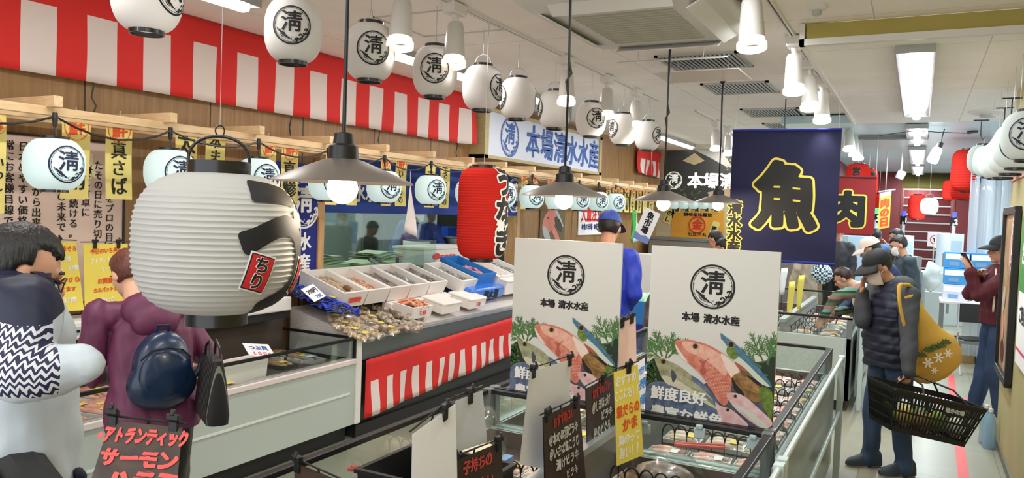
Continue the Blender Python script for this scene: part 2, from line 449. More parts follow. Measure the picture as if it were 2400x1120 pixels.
M_grey = mat('grey_paint', (120, 124, 124), .4); M_lgrey = mat('light_grey_paint', (186, 192, 190), .4)
M_yel = mat('yellow_paper', (238, 216, 92), .7); M_strip = mat('pale_yellow_paper', (236, 216, 130), .7, noise_=.04); M_orange = mat('orange_ink', (232, 84, 34), .6)
M_redink = mat('red_ink', (222, 52, 44), .6); M_whiteink = mat('white_ink', (240, 240, 236), .6); M_paper = mat('white_paper', (244, 243, 245), .7)
M_foam = mat('styrofoam', (232, 224, 218), .75, noise_=.02, bump=.08, bscale=140)

ZF = 0
struct('floor', MB().b2(-8, 5, -2.5, 22, -.12, 0), M_floor, smooth=False)
mb = MB(); mb.b2(XW-.1, -.69, -1.1, 14.6, ZC, ZC+.1); mb.b2(-.69, 1.6, -1.1, 5.19, ZC, ZC+.1)
struct('ceiling', mb, M_ceil, smooth=False)
struct('trim_4', MB().b2(-.688, -.55, 5.21, 14.6, ZL+.09, ZC+.1), M_ceil, smooth=False)
mb = MB(); mb.b2(-.69, 3.2, 5.2, 9.6, ZL, ZL+.08); struct('ceiling_low', mb, M_ceil2, smooth=False)
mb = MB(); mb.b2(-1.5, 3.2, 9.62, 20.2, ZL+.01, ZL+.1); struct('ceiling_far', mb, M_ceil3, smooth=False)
# step between the two ceilings
fa = thing('ceiling_step', 'olive fascia with white edge where the ceiling drops over the right aisle', 'trim'); fa['kind'] = 'structure'
MB().b2(-.68, 3.2, 5.17, 5.20, ZL+.02, ZC-.005).build('fascia_board', M_olive, fa, False)
MB().b2(-.71, -.688, 5.17, 9.6, ZL+.02, ZC-.005).build('side_board', M_olive, fa, False)
mb = MB(); mb.b2(-.72, 3.2, 5.15, 5.2, ZL-.02, ZL+.02); mb.b2(-.72, -.69, 5.15, 9.6, ZL-.02, ZL+.02); mb.b2(-.72, -.69, 5.15, 5.18, ZL, ZC-.005)
mb.build('white_edge', M_white, fa, False)
fa.name = 'trim_1'

# left wall with the kitchen hatch
HY0, HY1, HZ0, HZ1 = 5.0, 8.6, 1.02, 2.16
mb = MB(); mb.b2(XW-.1, XW, -1.1, HY0, 0, ZC); mb.b2(XW-.1, XW, HY1, 14.6, 0, ZC); mb.b2(XW-.1, XW, HY0, HY1, 0, HZ0); mb.b2(XW-.1, XW, HY0, HY1, HZ1, ZC)
struct('wall_left', mb, M_wood, smooth=False)
mb = MB(); mb.b2(-4.56, -1.35, 14.5, 14.6, 0, ZC+.05); struct('wall_back', mb, M_backw, smooth=False)
mb = MB(); mb.b2(XR, XR+.9, -1.1, 7.5, 0, ZC); struct('wall_right', mb, M_beige, smooth=False)
mb = MB(); mb.b2(XR-.012, XR, -1.1, 7.5, 0, .06); struct('baseboard_right', mb, mat('baseboard_vinyl', (110, 104, 92), .5), smooth=False)
M_farw = mat('far_wall_white', (206, 214, 214), .6)
mb = MB(); mb.b2(2.6, 2.7, 7.4, 20.2, 0, .9); struct('wall_right_far', mb, M_farw, smooth=False)
mb = MB(); mb.b2(-1.5, -.38, 19, 19.1, 0, ZL+.05); mb.b2(.66, 2.7, 19, 19.1, 0, ZL+.05); struct('wall_far', mb, M_darkred, smooth=False)
mb = MB(); mb.b2(-.38, .66, 21.9, 22, 0, 4.2); struct('wall_stairwell', mb, M_darkred, smooth=False)
mb = MB(); mb.b2(-1.42, -1.35, 14.6, 19.1, 0, ZL+.05); struct('wall_meat', mb, M_darkred, smooth=False)
# kitchen behind the hatch
M_kit = mat('kitchen_wall', (150, 160, 148), .5, noise_=.05)
mb = MB(); mb.b2(-7.3, -7.2, 3.4, 11, 0, 2.9); mb.b2(-7.2, -4.56, 3.4, 3.5, 0, 2.9); mb.b2(-7.2, -4.56, 10.9, 11, 0, 2.9); struct('wall_kitchen', mb, M_kit, smooth=False)
mb = MB(); mb.b2(-7.3, -4.56, 3.4, 11, 2.6, 2.7); struct('ceiling_kitchen', mb, M_white, smooth=False)
# hatch frame
wf = thing('window_1', 'kitchen hatch in the wood wall with pale wooden frame', 'window', (XW, 0, 0)); wf['kind'] = 'structure'
mb = MB()
for y in (HY0, HY1): mb.b2(-.12, .05, y-.035, y+.035, HZ0-.05, HZ1)
mb.b2(-.12, .06, HY0, HY1, HZ0-.05, HZ0); mb.build('wooden_frame', M_trimwood, wf, False)
MB().b2(-.05, -.045, HY0+.035, HY0+1.9, HZ0, HZ1).build('glass_pane', M_hatch, wf, False)

# stairs at the far end
st = thing('staircase', 'red staircase with white step edges at the far end', 'staircase', (0, 19, 0))
for k in range(16):
    o = MB().b2(-.37, .65, .02+k*.17, .19+k*.17, 0, .2*(k+1)).build('step', M_darkred, st, False)
    MB().b2(-.37, .65, .0+k*.17, .03+k*.17, .2*(k+1)-.028, .2*(k+1)+.004).build('nosing', M_lgrey, o, False)
mb = MB(); mb.b2(-.38, -.35, -.02, 2.7, 0, 2.6); mb.b2(.63, .66, -.02, 2.7, 0, 2.6); mb.build('side_board', mat('brown_board', (104, 40, 30), .5), st, False)
s2 = thing('stair_soffit', 'sloping olive soffit above the red stairs', 'soffit', (0, 19, 0)); s2['kind'] = 'structure'; s2.name = 'ceiling_stair'
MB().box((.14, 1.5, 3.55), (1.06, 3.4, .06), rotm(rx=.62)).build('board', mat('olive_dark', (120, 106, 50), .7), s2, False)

# ------------------------------------------------------------------ ceiling fittings
def fluoro(name, label, loc, L, W=.2, along='Y', group='ceiling fluorescent lamps', tubeW=.07, open_=True):
    t = thing(name, label, 'ceiling light', loc, 0 if along == 'Y' else pi/2, group)
    mb = MB()
    for s in (-1, 1):
        mb.add([(s*.04, -L/2, -.012), (s*W/2, -L/2, -.05), (s*W/2, L/2, -.05), (s*.04, L/2, -.012)], [(0, 1, 2, 3)])
        mb.b2(s*W/2-.004, s*W/2+.004, -L/2, L/2, -.05, 0)
    for s in (-1, 1): mb.b2(-W/2, W/2, s*L/2-.005, s*L/2+.005, -.05, 0)
    mb.b2(-.04, .04, -L/2, L/2, -.014, 0)
    mb.build('housing', mat('lamp_housing', (176, 180, 178), .25, .5), t)
    MB().b2(-tubeW/2, tubeW/2, -L/2+.04, L/2-.04, -.085, -.03).build('lamp_tube', M_emit, t, bevel=.015)
    return t
names = ['nearest fluorescent lamp over the right aisle, long bright tube in a grey trough', 'second fluorescent lamp over the right aisle, behind the nearest', 'third fluorescent lamp over the right aisle', 'farthest small fluorescent lamp over the right aisle above the stairs']
for (y0, y1), lb in zip(((5.42, 8.7), (9.75, 11.6), (12.6, 15.6), (16.3, 19)), names):
    fluoro('fluorescent_lamp', lb, (-.075, (y0+y1)/2, ZL), y1-y0, .22)
lab = ['white fluorescent ceiling lamp at the top edge above the striped bunting', 'fluorescent ceiling lamp behind the third hanging lantern', 'fluorescent ceiling lamp between the fourth and fifth hanging lanterns', 'fluorescent ceiling lamp behind the sixth hanging lantern', 'fluorescent ceiling lamp behind the seventh hanging lantern']
for (x, y), lb in zip(((520, -22), (948, 122), (1082, 166), (1180, 198), (1268, 224)), lab):
    p = at(x, y, Z=ZC); fluoro('fluorescent_lamp', lb, (-3.7, p.y, ZC), .46, .16)
p = at(1580, 325, Z=ZC); fluoro('fluorescent_lamp', 'slanting fluorescent tube on the ceiling behind the last hanging lantern', (-3.55, 12.4, ZC), 2.0, .12)
p = at(720, -40, Z=ZC)

# track lights
def spot_light(label, x, y, sz=1.0, group='track spot lights', z=ZC, tilt=.25, power=10):
    t = thing('spot_light', label, 'spot light', (x, y, z), 0, group); t.scale = (1.4, 1.4, 1.4)
    MB().b2(-.03, .03, -.055, .055, -.055, -.005).build('adapter', M_white, t, bevel=.006)
    MB().tube([(0, 0, -.05), (.005, .01, -.09)], .014, 10).build('stem', M_white, t)
    R = rotm(rx=-tilt*.6, ry=-tilt*.3); c = Vector((0, .012, -.085))
    h = MB().lathe([(.004, 0), (.03, -.004), (.036, -.02), (.043, -.11), (.047, -.155), (.044, -.155), (.04, -.12)], 24, c, rot=R).build('lamp_head', mat('spot_head', (204, 200, 194), .35), t)
    MB().lathe([(.0005, -.128), (.042, -.132)], 20, c, rot=R).build('lens', M_emitw, t)
    MB().lathe([(.047, -.165), (.053, -.172), (.053, -.192), (.046, -.195), (.044, -.175)], 24, c, rot=R).build('front_ring', mat('lit_ring', (250, 246, 240), .4, emit=(255, 240, 222), estr=.9), t)
    if power:
        l = bpy.data.lights.new('spot_beam', 'SPOT'); l.energy = power*1.6; l.color = (1, .93, .85); l.spot_size = radians(95); l.spot_blend = .8; l.shadow_soft_size = .05
        lo = bpy.data.objects.new('spot_beam', l); C.objects.link(lo); lo.parent = t; lo.location = c+R@Vector((0, 0, -.2)); lo.rotation_euler = (-tilt*.6, -tilt*.3, 0)
    return t
def track(label, x, y0, y1, z=ZC):
    t = thing('light_track', label, 'light track', (x, (y0+y1)/2, z), 0)
    L = y1-y0; mb = MB(); mb.b2(-.018, -.006, -L/2, L/2, -.022, 0); mb.b2(.006, .018, -L/2, L/2, -.022, 0); mb.build('rail', M_white, t, False)
    MB().b2(-.006, .006, -L/2, L/2, -.012, -.001).build('slot', M_black, t, False)
track('white ceiling track with a black slot above the striped bunting side', -2.52, 2.2, 8.1); track('white ceiling track along the olive fascia', -.80, 2.2, 7.9); track('far short ceiling track by the olive fascia', -.80, 9.7, 12.5); track('far ceiling track near the dark shop banner', -2.36, 9.0, 11.0)
SP = [(825, -40, -2.52, 'spot light cut off at the top edge above the pendant cord'), (1035, 8, -2.52, 'spot light above the third hanging lantern'), (1325, 130, -2.52, 'spot light behind the second pendant cord'), (1412, 175, -2.52, 'spot light above the seventh and eighth hanging lanterns'), (1492, 207, -2.52, 'last spot light on the left track'),
      (1722, -60, -.80, 'big spot light at the top edge beside the air conditioner'), (1858, 85, -.80, 'first of the three spot lights beside the olive fascia'), (1897, 140, -.80, 'second of the three spot lights beside the olive fascia'), (1922, 182, -.80, 'third of the three spot lights beside the olive fascia'),
      (1988, 278, -.80, 'first of three far spot lights right of the navy banner'), (2002, 295, -.80, 'second of three far spot lights right of the navy banner'), (2014, 308, -.80, 'third of three far spot lights right of the navy banner'),
      (1664, 282, -2.36, 'far spot light above the dark shop banner'), (1698, 297, -2.36, 'far spot light beside the navy banner top corner')]
for i, (x, y, X, lb) in enumerate(SP):
    p = at(x, y, Z=ZC); spot_light(lb, X, p.y, power=9)
    if i == 0: pass

# ceiling-cassette air conditioner
ac = thing('air_conditioner', 'large white ceiling air conditioner with rounded panel and open louvres', 'air conditioner', (-1.55, 4.55, ZC))
def rrect(hx, hy, r, n=6):
    pts = []
    for cx, cy, a0 in ((hx-r, hy-r, 0), (-hx+r, hy-r, pi/2), (-hx+r, -hy+r, pi), (hx-r, -hy+r, 1.5*pi)):
        pts += [(cx+r*cos(a0+k/n*pi/2), cy+r*sin(a0+k/n*pi/2)) for k in range(n+1)]
    return pts
rings = [[(x*s, y*s, z) for x, y in rrect(.58, .72, .16)] for s, z in ((1.0, 0), (1.0, -.02), (.97, -.045), (.9, -.075), (.62, -.095))]
MB().loft(rings).build('panel', mat('ac_white', (214, 214, 206), .4), ac)
mb = MB()
for k in range(14): mb.b2(-.3, .3, -.36+k*.055, -.345+k*.055, -.103, -.094)
mb.build('intake_grille', mat('ac_grille', (178, 178, 160), .5), ac, False)
for s in (-1, 1):
    MB().box((0, s*.56, -.1), (.7, .1, .008), rotm(rx=s*.5)).build('louvre', M_white, ac, bevel=.003); MB().box((s*.44, 0, -.1), (.1, .9, .008), rotm(ry=-s*.5)).build('louvre', M_white, ac, bevel=.003)
MB().lathe([(.62, 0), (.63, -.012), (.60, -.014), (.6, 0)], 40).build('ceiling_ring', mat('ac_gap', (96, 92, 84), .7), ac)
# acrylic draught deflectors hung under the vents
def deflector(label, x0, y0, w, L, z, tilt):
    t = thing('draught_deflector', label, 'deflector', (x0, y0, z), 0)
    MB().box((0, 0, 0), (L, w, .008), rotm(rx=tilt)).build('plate', mat('deflector_white', (226, 220, 212), .25), t, bevel=.003)
    for s in (-1, 1): MB().tube([(s*L*.3, 0, .004), (s*L*.3, .02, .12), (s*L*.3+.02, .02, ZC-z)], .003, 6).build('hanging_wire', M_white, t)
p = at(1570, 140, Z=2.86); deflector('long narrow white deflector hanging below the air conditioner', p.x, p.y, .16, .78, 2.86, .25)
p = at(1645, 178, Z=2.86); deflector('wide pale deflector plate hanging under the slotted vent', p.x, p.y, .5, .66, 2.86, .0)
MB_v = MB()
def vent(label, x0, x1, y0, y1):
    t = thing('ceiling_vent', label, 'vent', ((x0+x1)/2, (y0+y1)/2, ZC), 0, 'slotted ceiling vents')
    w, l = (x1-x0)/2, (y1-y0)/2
    mb = MB(); mb.b2(-w, w, -l, -l+.03, -.015, 0); mb.b2(-w, w, l-.03, l, -.015, 0); mb.b2(-w, -w+.03, -l, l, -.015, 0); mb.b2(w-.03, w, -l, l, -.015, 0); mb.build('frame', M_lgrey, t, False)
    MB().b2(-w+.03, w-.03, -l+.03, l-.03, -.004, -.001).build('opening', mat('vent_dark', (46, 50, 54), .8), t, False)
    mb = MB(); n = int((2*w-.06)/.034)
    for k in range(n): mb.box((-w+.045+k*.034, 0, -.009), (.014, 2*l-.06, .012), rotm(ry=.5))
    mb.build('slats', M_lgrey, t, False)
vent('slotted ceiling vent behind the deflectors', -1.88, -1.24, 5.85, 6.45); vent('slotted ceiling vent below the wide deflector', -1.86, -1.25, 7.2, 7.85); vent('third slotted ceiling vent above the navy banner', -1.86, -1.23, 9.0, 9.7); vent('farthest slotted ceiling vent just above the navy banner', -1.86, -1.24, 10.4, 11.0)
def detector(label, p, r):
    t = thing('smoke_detector', label, 'smoke detector', p)
    MB().lathe([(r, 0), (r, -.012), (r*.8, -.022), (r*.45, -.026)], 24).build('base', M_white, t); MB().lathe([(r*.45, -.024), (r*.42, -.05), (r*.2, -.058), (.001, -.058)], 20).build('sensor', M_lgrey, t)
detector('white smoke detector on the ceiling at the top right', at(1915, 14, Z=ZC), .06)
p = at(2315, 262, Z=ZL); detector('broad beige detector dome on the low ceiling above the right lanterns', p, .16)
# access hatch edge on the ceiling
hp = thing('ceiling_hatch', 'flush square access hatch in the ceiling beside the first spot light', 'hatch', (-2.9, 4.4, ZC)); hp['kind'] = 'structure'; hp.name = 'trim_2'
mb = MB(); mb.b2(-.33, .33, -.3, -.285, -.006, 0); mb.b2(-.33, .33, .285, .3, -.006, 0); mb.b2(-.33, -.315, -.3, .3, -.006, 0); mb.b2(.315, .33, -.3, .3, -.006, 0); mb.build('edge', M_alu, hp, False)

# ------------------------------------------------------------------ pendant lamps
def pendant():
    t = thing('pendant_lamp', '', 'pendant lamp', (0, 0, 0), 0, 'pendant lamps over the island freezers')
    MB().lathe([(.045, .07), (.06, .066), (.13, .038), (.205, .006), (.212, 0), (.208, .001), (.13, .032), (.06, .06), (.045, .062)], 48).build('lamp_shade', mat('shade_steel', (120, 110, 102), .38, .5), t)
    MB().lathe([(.012, .15), (.028, .145), (.032, .115), (.043, .108), (.047, .065), (.042, .06)], 24).build('lamp_neck', M_black, t)
    s = MB().lathe([(.02, .07), (.02, .02), (.001, .02)], 16).build('socket', M_white, t)
    MB().ell((0, 0, -.018), (.046, .046, .046), n=24, m=14).build('bulb', mat('bulb_glow', (255, 250, 240), .5, emit=(255, 232, 196), estr=14), t)
    pts = [(0, 0, .19)]; 
    return t
pl = pendant()
PB = [(803, 425, -1.54, 1.82, 'nearest pendant lamp, large metal shade right of the big white lantern'), (1322, 445, -1.54, 3.5, 'second pendant lamp, above the left fish poster'), (1555, 480, -1.54, 5.15, 'third pendant lamp, in front of the dark shop banner'), (1683, 480, -1.54, 6.75, 'farthest pendant lamp, touching the left edge of the navy banner')]
for i, (x, y, X, Y, lb) in enumerate(PB):
    q = at(x, 0, Y=Y); rim = at(x, {803: 428, 1322: 460, 1555: 472, 1683: 476}[x], Y=Y)
    o = pl if i == 0 else dup(pl, (0, 0, 0))
    o.location = rim; o['label'] = lb
    top = ZC-rim.z; kx = random.uniform(-.01, .01)
    pts = [(0, 0, .14), (0, 0, .45), (.0, 0, .5)]
    if i in (1, 2): pts += [(-.012, 0, .56), (.012, .004, .60), (.0, 0, .66)]
    pts += [(kx, 0, top*.8), (kx, 0, top)]
    MB().tube(pts, .006, 8).build('cord', M_black, o)
    if i in (2, 3): MB().lathe([(.03, top), (.032, top-.05), (.018, top-.085), (.002, top-.09)], 20, (kx, 0, 0)).build('ceiling_cup', M_black, o)
    l = bpy.data.lights.new('bulb_light', 'POINT'); l.energy = 9; l.color = (1, .84, .64); l.shadow_soft_size = .05
    lo = bpy.data.objects.new('bulb_light', l); C.objects.link(lo); lo.parent = o; lo.location = (0, 0, -.075)
# ================================================================== LANTERNS, BANNERS, SIGNS
def paper_mat(name, col, trans=.35, emit=0, ecol=None):
    m = bpy.data.materials.new(name); m.use_nodes = True; nt = m.node_tree; nt.nodes.clear(); MATS[name] = m
    o = nt.nodes.new('ShaderNodeOutputMaterial'); d = nt.nodes.new('ShaderNodeBsdfDiffuse'); t = nt.nodes.new('ShaderNodeBsdfTranslucent')
    d.inputs[0].default_value = (*lin(col), 1); t.inputs[0].default_value = (*lin(col), 1)
    mx = nt.nodes.new('ShaderNodeMixShader'); mx.inputs[0].default_value = trans
    nt.links.new(d.outputs[0], mx.inputs[1]); nt.links.new(t.outputs[0], mx.inputs[2]); out = mx.outputs[0]
    if emit:
        e = nt.nodes.new('ShaderNodeEmission'); e.inputs[0].default_value = (*lin(ecol or col), 1); e.inputs[1].default_value = emit
        ad = nt.nodes.new('ShaderNodeAddShader'); nt.links.new(out, ad.inputs[0]); nt.links.new(e.outputs[0], ad.inputs[1]); out = ad.outputs[0]
    nt.links.new(out, o.inputs[0]); return m
M_lan = paper_mat('lantern_paper', (226, 223, 219)); M_lanlit = paper_mat('lantern_paper_lit', (216, 230, 230), .3, .28, (222, 244, 243)); M_lanlit2 = paper_mat('lantern_paper_dim', (216, 222, 220), .3, .12, (230, 240, 236))
M_lanred = paper_mat('lantern_paper_red', (216, 56, 48), .3); M_lanblack = mat('lantern_black', (20, 20, 22), .3, coat=.3)

def lan_prof(R, hh, rr, p=2.6, q=.6, ribs=26, depth=.012):
    pr = []
    m = 4 if depth > .02 else 2
    for k in range(ribs*m+1):
        z = -hh+2*hh*k/(ribs*m); u = abs(z/hh)
        r = rr+(R-rr)*max(0, 1-u**p)**q
        r *= 1-depth*(.5+.5*cos(2*pi*k/m))**.7
        pr.append((r, z))
    return pr
def prof_r(R, hh, rr, p, q, z): return rr+(R-rr)*max(0, 1-abs(z/hh)**p)**q
def on_lantern(R, hh, rr, p, q, az, off=.0015, zc=0):
    """frame that wraps (a, b) round the lantern body at azimuth az"""
    def f(a, b, c=0):
        z = zc+b; r = prof_r(R, hh, rr, p, q, max(-hh, min(hh, z)))+off+c; th = az-(-a)/max(R, .01)
        return Vector((r*cos(th), r*sin(th), z))
    return f
def lantern(name, label, loc, R, hh, rr, ringh, p=2.6, q=.6, ribs=26, paper=None, group=None, crests=True, n=48, bail=.1, hook=None, ink=None, bold=.012, csz=None, depth=.014):
    t = thing(name, label, 'lantern', loc, 0, group)
    b = MB().lathe(lan_prof(R, hh, rr, p, q, ribs, depth), n).build('lantern_body', paper or M_lan, t, angle=60)
    if crests:
        s = csz or R*1.32
        for az in (0, pi): mb = MB(); put_crest(mb, on_lantern(R, hh, rr, p, q, az), s, N=96, bold=bold); mb.build('crest_logo', ink or M_ink, b, False)
    for nm, s in (('top_ring', 1), ('bottom_ring', -1)):
        z0 = s*(hh-.004); z1 = s*(hh+ringh)
        q_ = MB().lathe([(rr*.93, z0), (rr*1.03, z0), (rr*1.03, z1), (rr*.93, z1), (rr*.93, z0)], 32)
        if s > 0: q_.b2(-rr*.96, rr*.96, -.006, .006, z1-.005, z1)
        q_.build(nm, M_lanblack, t, angle=30)
    if bail:
        MB().tube([(rr*cos(a)*.98, 0, hh+ringh*.6+bail*sin(a)) for a in [pi*k/10 for k in range(11)]], .0022, 6).build('bail_wire', M_alu, t)
    if hook: MB().tube([(0, 0, hh+ringh*.6+bail), (0, 0, hook)], .0018, 6).build('hanging_wire', M_alu, t)
    return t
def aim(o, px_off):
    """turn a lantern so that its crest sits px_off degrees to the right of the line of sight"""
    v = Vector((0, 0, H))-o.location; o.rotation_euler = (0, 0, atan2(v.y, v.x)+radians(px_off))

# upper row of white lanterns under the ceiling
UPR = [(345, -14, 50, 'large white paper lantern cut off by the top edge, above the bunting'), (688, 72, -4, 'white crest lantern hanging in front of the bunting edge, second from the top left'), (867, 122, 8, 'white crest lantern right of the nearest pendant cord'), (1020, 168, -2, 'white crest lantern below the spot light, fourth of the upper row'),
       (1130, 206, 60, 'white lantern fifth in the upper row, crest turned to the right'), (1213, 231, -74, 'white lantern sixth in the upper row, above the left end of the long shop sign'), (1300, 257, -82, 'white lantern left of the second pendant cord, seventh in the upper row'), (1385, 280, 22, 'white crest lantern right of the second pendant cord, eighth in the upper row'), (1460, 303, -58, 'white lantern ninth in the upper row, right of the long shop sign'), (1518, 318, 58, 'smallest and last white lantern of the upper row')]
l0 = None
for x, y, az, lb in UPR:
    p = at(x, y, Z=2.60); 
    if l0 is None: l0 = o = lantern('paper_lantern', lb, p, .137, .148, .066, .016, group='white lanterns hanging under the ceiling', bail=.07, hook=ZC-2.60)
    else: o = dup(l0, p, label=lb)
    aim(o, az)

# big lantern in front
p = at(510, 569, D=2.2); BR, Bh, Br = .226, .196, .083
t = lantern('paper_lantern', 'very large white ribbed lantern in front with bold black brush writing and red label', p, BR, Bh, Br, .034, p=3.0, q=.55, ribs=26, depth=.022, paper=paper_mat('lantern_paper_big', (208, 206, 202), .3), crests=False, n=96, bail=0)
bz = [c for c in t.children if c.name.startswith('lantern_body')][0]
aim(t, 0)
fr = on_lantern(BR, Bh, Br, 3.0, .55, radians(50), .002)
mb = MB(); write(mb, fr, 'う', .43, 0, -.012, c=0, mi=0, wx=.046, wy=.028, N=100, merge=False, sx=.84, shear=-.10, wob=.02)
fr2 = on_lantern(BR, Bh, Br, 3.0, .55, radians(97), .002); write(mb, fr2, 'ち', .3, 0, .0, c=0, mi=0, wx=.06, wy=.04, N=70, merge=False)
def patch(mb, fr, cx, cy, w, h, rot, c, mi, n=8):
    ca, sa = cos(rot), sin(rot)
    mb.grid(lambda u, v: fr(cx+(u-.5)*w*ca-(v-.5)*h*sa, cy+(u-.5)*w*sa+(v-.5)*h*ca, c), n, n, mi)
for az, cy in ((27, -.068), (76, -.09)):
    f3 = on_lantern(BR, Bh, Br, 3.0, .55, radians(az), .002)
    patch(mb, f3, 0, cy, .078, .105, -.28, .0015, 3); patch(mb, f3, 0, cy, .070, .097, -.28, .003, 0); patch(mb, f3, 0, cy, .064, .091, -.28, .0045, 1)
    write(mb, f3, 'ちり', .045, 0, cy, rot=-.28, c=.006, mi=2, vertical=True, wx=.075, wy=.06, N=40, merge=False); write(mb, f3, 'ちり', .045, 0, cy, rot=-.28, c=.0075, mi=0, vertical=True, wx=.03, wy=.025, N=40, merge=False)
mb.build('brush_writing', [M_ink, mat('label_red', (200, 36, 40), .7), M_whiteink, M_whiteink], bz, False)
MB().tube([(0, .082*cos(a), Bh+.02+.085*max(0, sin(a))**.7) for a in [pi*k/14 for k in range(15)]], .0045, 8).build('carrying_handle', M_black, t)
MB().tube([(0, .012*cos(a), Bh+.12+.015*sin(a)) for a in [2*pi*k/14 for k in range(14)]], .0022, 6, closed=True).build('hanging_ring', M_black, t)
MB().tube([(0, 0, Bh+.135), (0, 0, ZC-p.z)], .0008, 5).build('nylon_line', M_lgrey, t)

# long red lantern
p = at(1131, 500, D=5.1); RR, Rh, Rr = .166, .297, .078
t = lantern('paper_lantern', 'long red barrel lantern with white-edged black writing, beyond the nearest pendant lamp', p, RR, Rh, Rr, .02, p=7, q=.5, ribs=34, paper=M_lanred, crests=False, n=64, bail=.06, depth=.024, hook=ZC-p.z)
aim(t, 0); bz = [c for c in t.children if c.name.startswith('lantern_body')][0]
mb = MB(); f = on_lantern(RR, Rh, Rr, 7, .5, radians(58), .002)
write(mb, f, 'うなぎ', .2, 0, .02, c=0, mi=0, vertical=True, wx=.12, wy=.1, N=50, merge=False, sx=.85, gap=-.03); write(mb, f, 'うなぎ', .2, 0, .02, c=.0015, mi=1, vertical=True, wx=.055, wy=.045, N=50, merge=False, sx=.85, gap=-.03)
f = on_lantern(RR, Rh, Rr, 7, .5, radians(45), .002); write(mb, f, '炭', .075, 0, -.075, c=.003, mi=0, wx=.06, wy=.05, N=40, merge=False)
mb.build('brush_writing', [M_whiteink, M_ink], bz, False)

# ------------------------------------------------------------------ wooden frame along the left wall, string of lit lanterns
JX, JZ = -3.85, 2.235
pg = thing('wooden_trellis', 'pale wooden trellis of joists and rails projecting from the left wall above the counters', 'trellis', (XW, 0, JZ))
JY = [1.725+.682*k for k in range(19)]
for y in JY: MB().b2(0, JX-XW, y-.022, y+.022, -.028, .028).build('joist', M_pine, pg, bevel=.003)
for x, z in ((.14, -.05), (.33, -.05), (.52, -.045)): MB().b2(x-.02, x+.02, 1.4, 14.45, z-.022, z+.022).build('rail', M_pineY, pg, bevel=.003)
for k, y in enumerate((2.97, 4.62, 5.75, 7.1)):
    MB().tube([(.05, y, .03), (.055, y+.012*(-1)**k, .07), (.04, y-.008, .12), (.05, y, .20), (.03, y, 2.5-JZ)], .005, 6).build('suspension_wire', M_black, pg)
cab = thing('string_light_cable', 'black string light cable drooping between the joist ends with lit lanterns', 'cable', (JX-.03, 0, JZ-.075))
pts = []
js = JY[:14]
for i, y in enumerate(js):
    pts.append((0, y, 0))
    if i < len(js)-1:
        d = js[i+1]-y; sg = (.07, .085, .06, .075)[i % 4]
        for q in (.15, .3, .5, .7, .85): pts.append((0.01*sin(i), y+d*q, -sg*4*q*(1-q)))
pts += [(0, js[-1]+.25, -.02), (.02, js[-1]+.5, -.15), (.02, js[-1]+.6, -.35)]
MB().tube(pts, .006, 8).build('wire', M_black, cab)
lab = ['nearest lit lantern of the string, in front of the wall notice', 'lit lantern of the string left of the big lantern handle', 'lit lantern of the string right of the big lantern handle', 'lit lantern of the string half behind the nearest pendant shade', 'lit lantern of the string under the right end of the nearest pendant shade', 'lit lantern of the string left of the long red lantern', 'lit lantern of the string hidden behind the long red lantern', 'lit lantern of the string right of the long red lantern', 'lit lantern of the string at the left end of the second pendant shade', 'lit lantern of the string behind the second pendant shade', 'lit lantern of the string at the right end of the second pendant shade', 'tenth lit lantern of the string, near the yellow paper strips', 'second to last lit lantern of the string', 'last lit lantern of the string near the third pendant lamp']
l0 = None
for i, y in enumerate(js):
    s = MB(); s.cyl((0, y, -.012), (0, y, .02), .016, .012, 10); s.cyl((0, y, -.05), (0, y, -.01), .01, .014, 10); s.tube([(0, y, -.05), (.006, y+.004, -.10)], .006, 6); s.build('socket', M_black, cab)
    if i == 0: continue
    p = Vector((JX-.03, y, JZ-.075-.10-.140))
    if l0 is None: l0 = o = lantern('paper_lantern', lab[0], p, .142, .128, .064, .013, p=2.4, q=.6, paper=M_lanlit, group='lit lanterns on the string along the left wall', bail=0, ribs=22, ink=mat('lantern_ink_blue', (30, 34, 66), .7))
    else: o = dup(l0, p, label=lab[i-1])
    aim(o, 27)

# paper strips with brush writing
def strip(x0, x1, y0, y1, txt, label, red=True, X=-4.12, col=None, ink=None, group='paper strips hung from the trellis', tsz=None, cat='paper strip', redtop=.0):
    a = at(x0, (y0+y1)/2, X=X); b = at(x1, (y0+y1)/2, X=X); xm = (x0+x1)/2
    zt = at(xm, y0, X=X).z; zb = at(xm, y1, X=X).z; yc = (a.y+b.y)/2; w = b.y-a.y; h = zt-zb
    t = thing('paper_strip', label, cat, (X, yc, zt), 0, group)
    ph = random.uniform(0, 6)
    f = lambda u, v, c=0: Vector((.006*sin(v*9+ph)+c, u, v))
    mb = MB(); mb.grid(lambda u, v: f((u-.5)*w, (v-1)*h), 2, 10, 0)
    n = max(len(txt), 1); top = .30*h if red else .04*h
    sz = tsz or min(w*.8, (h-top-.05*h)/n)
    det = w > .1
    if red:
        write(mb, f, '鮮', w*.62, 0, -.16*h, c=.002, mi=2, wx=.03, wy=.02, N=30 if det else 20, wob=.02, rot=.12)
        ring = [(w*.42*cos(q), -.16*h+w*.46*sin(q)) for q in [2*pi*k/20 for k in range(3, 22)]]
        mb.tube([f(a_, b_, .002) for a_, b_ in ring], w*.014, 4, 2)
    k_ = dict(vertical=True, wx=.027, wy=.014, N=44 if det else 24, wob=.02, rnd=.06)
    write(mb, f, txt, sz, 0, -top-(h-top-.05*h)/2, c=.002, mi=1, **k_)
    mb.build('paper', [col or M_strip, ink or M_ink, M_orange], t, False)
    MB().tube([(0, 0, 0), (0, 0, .03)], .003, 5).build('string', M_lgrey, t)
